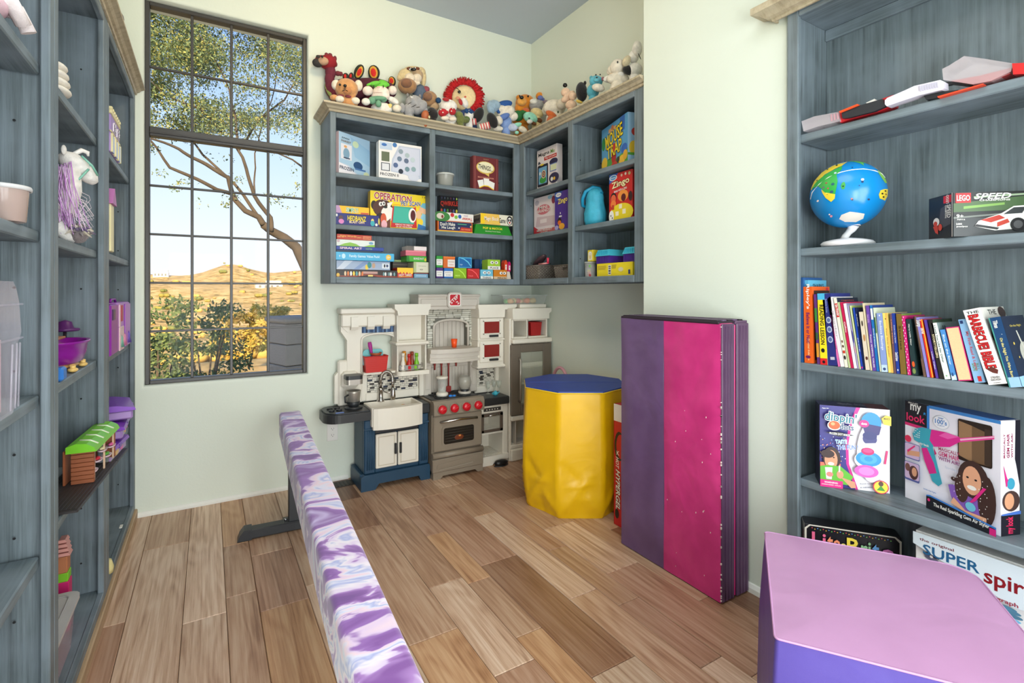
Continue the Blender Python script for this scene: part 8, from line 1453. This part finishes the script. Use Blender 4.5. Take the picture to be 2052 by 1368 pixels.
D_ = on_y(930, 196, 3.36); random.seed(4); b = B(); ctr = D_ - Vector(rd_.location); DD = (D_ - cam.location).dot(FW); kk = DD / F / 6.035
for i in range(170):
    a = 2 * math.pi * i / 170 * 1.0; 
    if R(235) < a < R(305): continue
    for rr_ in (1.0, 1.12):
        r0 = 150 * kk * rr_; r1 = r0 + random.uniform(50, 88) * kk; u = RT * math.cos(a) + Vector((0, 0, 1)) * math.sin(a); w_ = RT * -math.sin(a) + Vector((0, 0, 1)) * math.cos(a); j = random.uniform(-.012, .012)
        b.tube([ctr + u * r0 - FW * .02, ctr + u * (r0 + r1) / 2 + w_ * j - FW * random.uniform(0, .03), ctr + u * r1 + w_ * j * 1.4], [.007, .0065, .004], RDY, 5)
b.build('yarn_hair', rd_)['kind'] = 'stuff'
b = B(); W2 = lambda x, y, D=DD - .12: cam.location + (RT * ((O7[0] + x / 5.7 - CX) / F) + FW + Vector((0, 0, (HY - O7[1] - y / 5.7) / F))) * D - Vector(rd_.location)
for (p, q) in (((-60, 1000), (85, 985)), ((120, 1060), (235, 1030))):
    P, Q = W2(*p), W2(*q)
    for i in range(8): b.tube([P.lerp(Q, i / 8), P.lerp(Q, (i + 1) / 8)], .026, cloth((206, 90, 90) if i % 2 else (236, 226, 214)), 12)
b.build('striped_legs', rd_)
for x, y, an in ((105, 915, -25), (265, 975, 25)):
    b = B(); view = Matrix((RT, FW, (0, 0, 1))).transposed(); b.ell(W2(x, y), (.036, .03, .058), fur((26, 24, 26), 300, .3), 16, 10, view @ Matrix.Rotation(R(-an), 3, 'Y')); b.build('shoe', rd_)
plush('plush_puppy', 'white puppy with a red spotted bow below the rag doll', O6, PY(3.20), [('body', WHF, [(1700, 900, 80, 60)]), ('head', WHF, [(1680, 745, 106, 84), (1690, 800, 80, 50, .01)]), ('ear', WHF, [(1875, 700, 44, 66, 0, 25)]), ('patch', fur((176, 36, 40)), [(1660, 690, 42, 22, .045, -10), (1835, 715, 24, 42, .04, 20)]), ('bow', cloth((190, 40, 48)), [(1625, 850, 54, 46, .05, 15), (1740, 835, 42, 42, .05, -15), (1680, 858, 20, 20, .07)]), ('bow_spots', WHF, [(1610, 835, 8, 8, .085), (1635, 870, 8, 8, .085), (1750, 820, 8, 8, .08), (1735, 850, 8, 8, .08)]), ('paw', CRF, [(1650, 915, 50, 28, .05)]), ('paw', CRF, [(1740, 925, 50, 26, .05)])])
plush('plush_frog', 'small olive green soft toy at the foot of the rag doll', O6, PY(3.18), [('body', fur((110, 118, 60)), [(1825, 900, 58, 66)]), ('head', fur((120, 128, 66)), [(1810, 850, 50, 40, .01)]), ('foot', fur((96, 104, 54)), [(1890, 930, 50, 30, .02)])])
plush('plush_bird', 'small white soft toy with a royal blue bow, right of the olive one', O6, PY(3.19), [('body', WHF, [(1930, 850, 56, 60)]), ('bow', cloth((30, 70, 120)), [(1905, 815, 26, 30, .03, 20), (1955, 830, 26, 22, .03, -20)]), ('leaf_print', cloth((90, 110, 60)), [(1900, 910, 46, 36, .02)])])
plush('plush_sheep', 'cream sheep lying back in a blue knitted hat and blue flowered dress', O7, PY(3.21), [('body', cloth((130, 156, 206)), [(420, 1010, 64, 84, 0, -20)]), ('head', CRF, [(420, 890, 104, 66, .02, 18), (500, 940, 60, 52, .02), (370, 860, 60, 44, .02)]), ('hat', fur((150, 176, 196), 150, 1), [(285, 810, 76, 66, 0, 0), (250, 830, 50, 80, 0, 10)]), ('hat_band', cloth((40, 84, 150)), [(400, 800, 96, 44, .01, 12), (330, 850, 30, 56, .01, 20)]), ('scarf', cloth((96, 124, 186)), [(400, 955, 70, 34, .04, 25)]), ('arm', CRF, [(345, 990, 40, 50, .03, 20)]), ('paw', fur((190, 200, 222)), [(500, 1075, 60, 44, .04)]), ('paw', CRF, [(330, 1090, 60, 30, .04)])])
OG = fur((226, 140, 40), 300, .4)
plush('teddy_bear', 'golden orange bear in a green scarf sitting in the cabinet corner', O7, PY(3.33), [('body', OG, [(600, 960, 110, 100)]), ('head', OG, [(640, 780, 112, 98), (600, 840, 80, 66, .01)]), ('ear', OG, [(806, 698, 46, 44)]), ('ear', OG, [(570, 715, 34, 30)]), ('muzzle', fur((240, 170, 80), 300, .3), [(600, 800, 54, 48, .07)]), ('nose', BLK, [(597, 778, 24, 20, .115)]), ('eye', BLK, [(670, 748, 11, 11, .085)]), ('eye', BLK, [(575, 742, 9, 10, .08)]), ('scarf', cloth((50, 120, 60)), [(560, 950, 60, 60, .05), (620, 920, 60, 30, .06)]), ('arm', fur((220, 110, 60)), [(650, 905, 44, 34, .07, -20)])])
plush('plush_koala', 'small fuzzy grey soft toy with a tiny blue flower, against the golden bear', O7, PY(3.22), [('body', fur((150, 146, 146)), [(760, 850, 60, 60)]), ('head', fur((160, 158, 158), 200, 1), [(770, 805, 84, 66)]), ('forehead', WHF, [(735, 770, 44, 30, .02)]), ('flower', cloth((110, 120, 180)), [(812, 730, 34, 28, .02), (840, 745, 22, 18, .02)]), ('ear', fur((170, 150, 160)), [(870, 765, 34, 24)])])
MT_ = fur((150, 216, 190), 300, .3)
plush('plush_bunny', 'mint green bunny with a leopard bow lying over the moulding at the corner', O7, PY(3.17), [('body', fur((232, 208, 150)), [(775, 890, 76, 54, 0, -20)]), ('head', MT_, [(700, 950, 86, 58, .01, -25)]), ('arm', MT_, [(550, 1036, 52, 24, .02, 15)]), ('foot', CRF, [(610, 1090, 60, 34, .02, -30)]), ('foot', MT_, [(545, 1125, 24, 20, .02)]), ('face', WHF, [(690, 1010, 34, 24, .04)]), ('eye', BLK, [(684, 983, 11, 9, .06)]), ('bow', cloth((110, 66, 36)), [(735, 1030, 34, 18, .04, -25), (800, 995, 34, 26, .04, -25)])])
plush('plush_rabbit', 'large cream rabbit lying down beside an orange carrot', O7, ('x', 2.13), [('body', CRF, [(975, 830, 130, 92)]), ('haunch', CRF, [(900, 870, 70, 70, .02), (1060, 800, 60, 60, .02)])])
plush('plush_carrot', 'rust orange plush carrot leaning on the cream rabbit', O7, ('x', 2.0), [('carrot', fur((196, 96, 36)), [(940, 910, 74, 36, 0, -32)]), ('stalk', cloth((60, 70, 40)), [(1016, 880, 10, 14)])], base=True)
PX = ('x', 2.085); PEA = fur((232, 196, 166), 300, .3)
plush('plush_hound', 'peach long-nosed hound with black ears on the right cabinet top', O7, PX, [('body', PEA, [(1165, 800, 66, 54)]), ('snout', PEA, [(1100, 670, 54, 52, .02, 0), (1130, 710, 96, 42, .01, 40), (1185, 700, 48, 44)]), ('nose', BLK, [(1093, 588, 27, 25, .02)]), ('mouth', BLK, [(1100, 745, 32, 12, .03, 25)]), ('lower_jaw', PEA, [(1080, 730, 30, 14, .02, 30)]), ('ear', fur((26, 24, 26)), [(1285, 650, 64, 108, 0, 5)]), ('tuft', fur((26, 24, 26)), [(1324, 548, 16, 22)]), ('collar', cloth((226, 190, 90)), [(1255, 775, 40, 18, .02, -20)])])
TE = fur((90, 176, 196), 200, .9)
plush('teddy_bear', 'fuzzy turquoise bear between the hound and the white dog', O7, PX, [('body', TE, [(1415, 640, 72, 80)]), ('head', TE, [(1450, 530, 76, 64)]), ('ear', fur((160, 100, 110)), [(1528, 502, 16, 24)]), ('ear', TE, [(1395, 490, 20, 24)]), ('eye', BLK, [(1428, 510, 9, 9, .07)]), ('eye', BLK, [(1475, 508, 8, 9, .07)]), ('muzzle', fur((110, 190, 206)), [(1445, 545, 34, 24, .04)]), ('nose', BLK, [(1440, 536, 11, 8, .066)])])
plush('plush_dog', 'cream white dog with floppy ears looking left, right end of the cabinet top', O7, PX, [('body', CRF, [(1700, 500, 130, 70)]), ('head', CRF, [(1700, 370, 90, 92), (1650, 400, 70, 62)]), ('snout', CRF, [(1615, 430, 50, 44, .01, -20)]), ('nose', BLK, [(1588, 444, 15, 15, .02)]), ('eye', BLK, [(1672, 362, 9, 13, .06)]), ('ear', fur((222, 206, 170)), [(1790, 315, 44, 64, .02, -25)]), ('paw', CRF, [(1460, 640, 78, 46, .05, -12)]), ('ribbon', cloth((214, 190, 160)), [(1650, 490, 66, 16, .04, -15)]), ('chest', WHF, [(1590, 530, 70, 40, .03)])])
plush('plush_seal', 'tall white soft toy with a black flipper, very right end of the cabinet top', O7, ('x', 2.13), [('body', WHF, [(1890, 400, 90, 80)]), ('head', WHF, [(1880, 250, 60, 70), (1920, 160, 56, 90)]), ('flipper', fur((24, 24, 26)), [(1800, 455, 76, 52, .06, -15)]), ('stick', BLK, [(1917, 300, 5, 40, .06, 25)]), ('foot', WHF, [(1700, 520, 44, 26, .09)])])
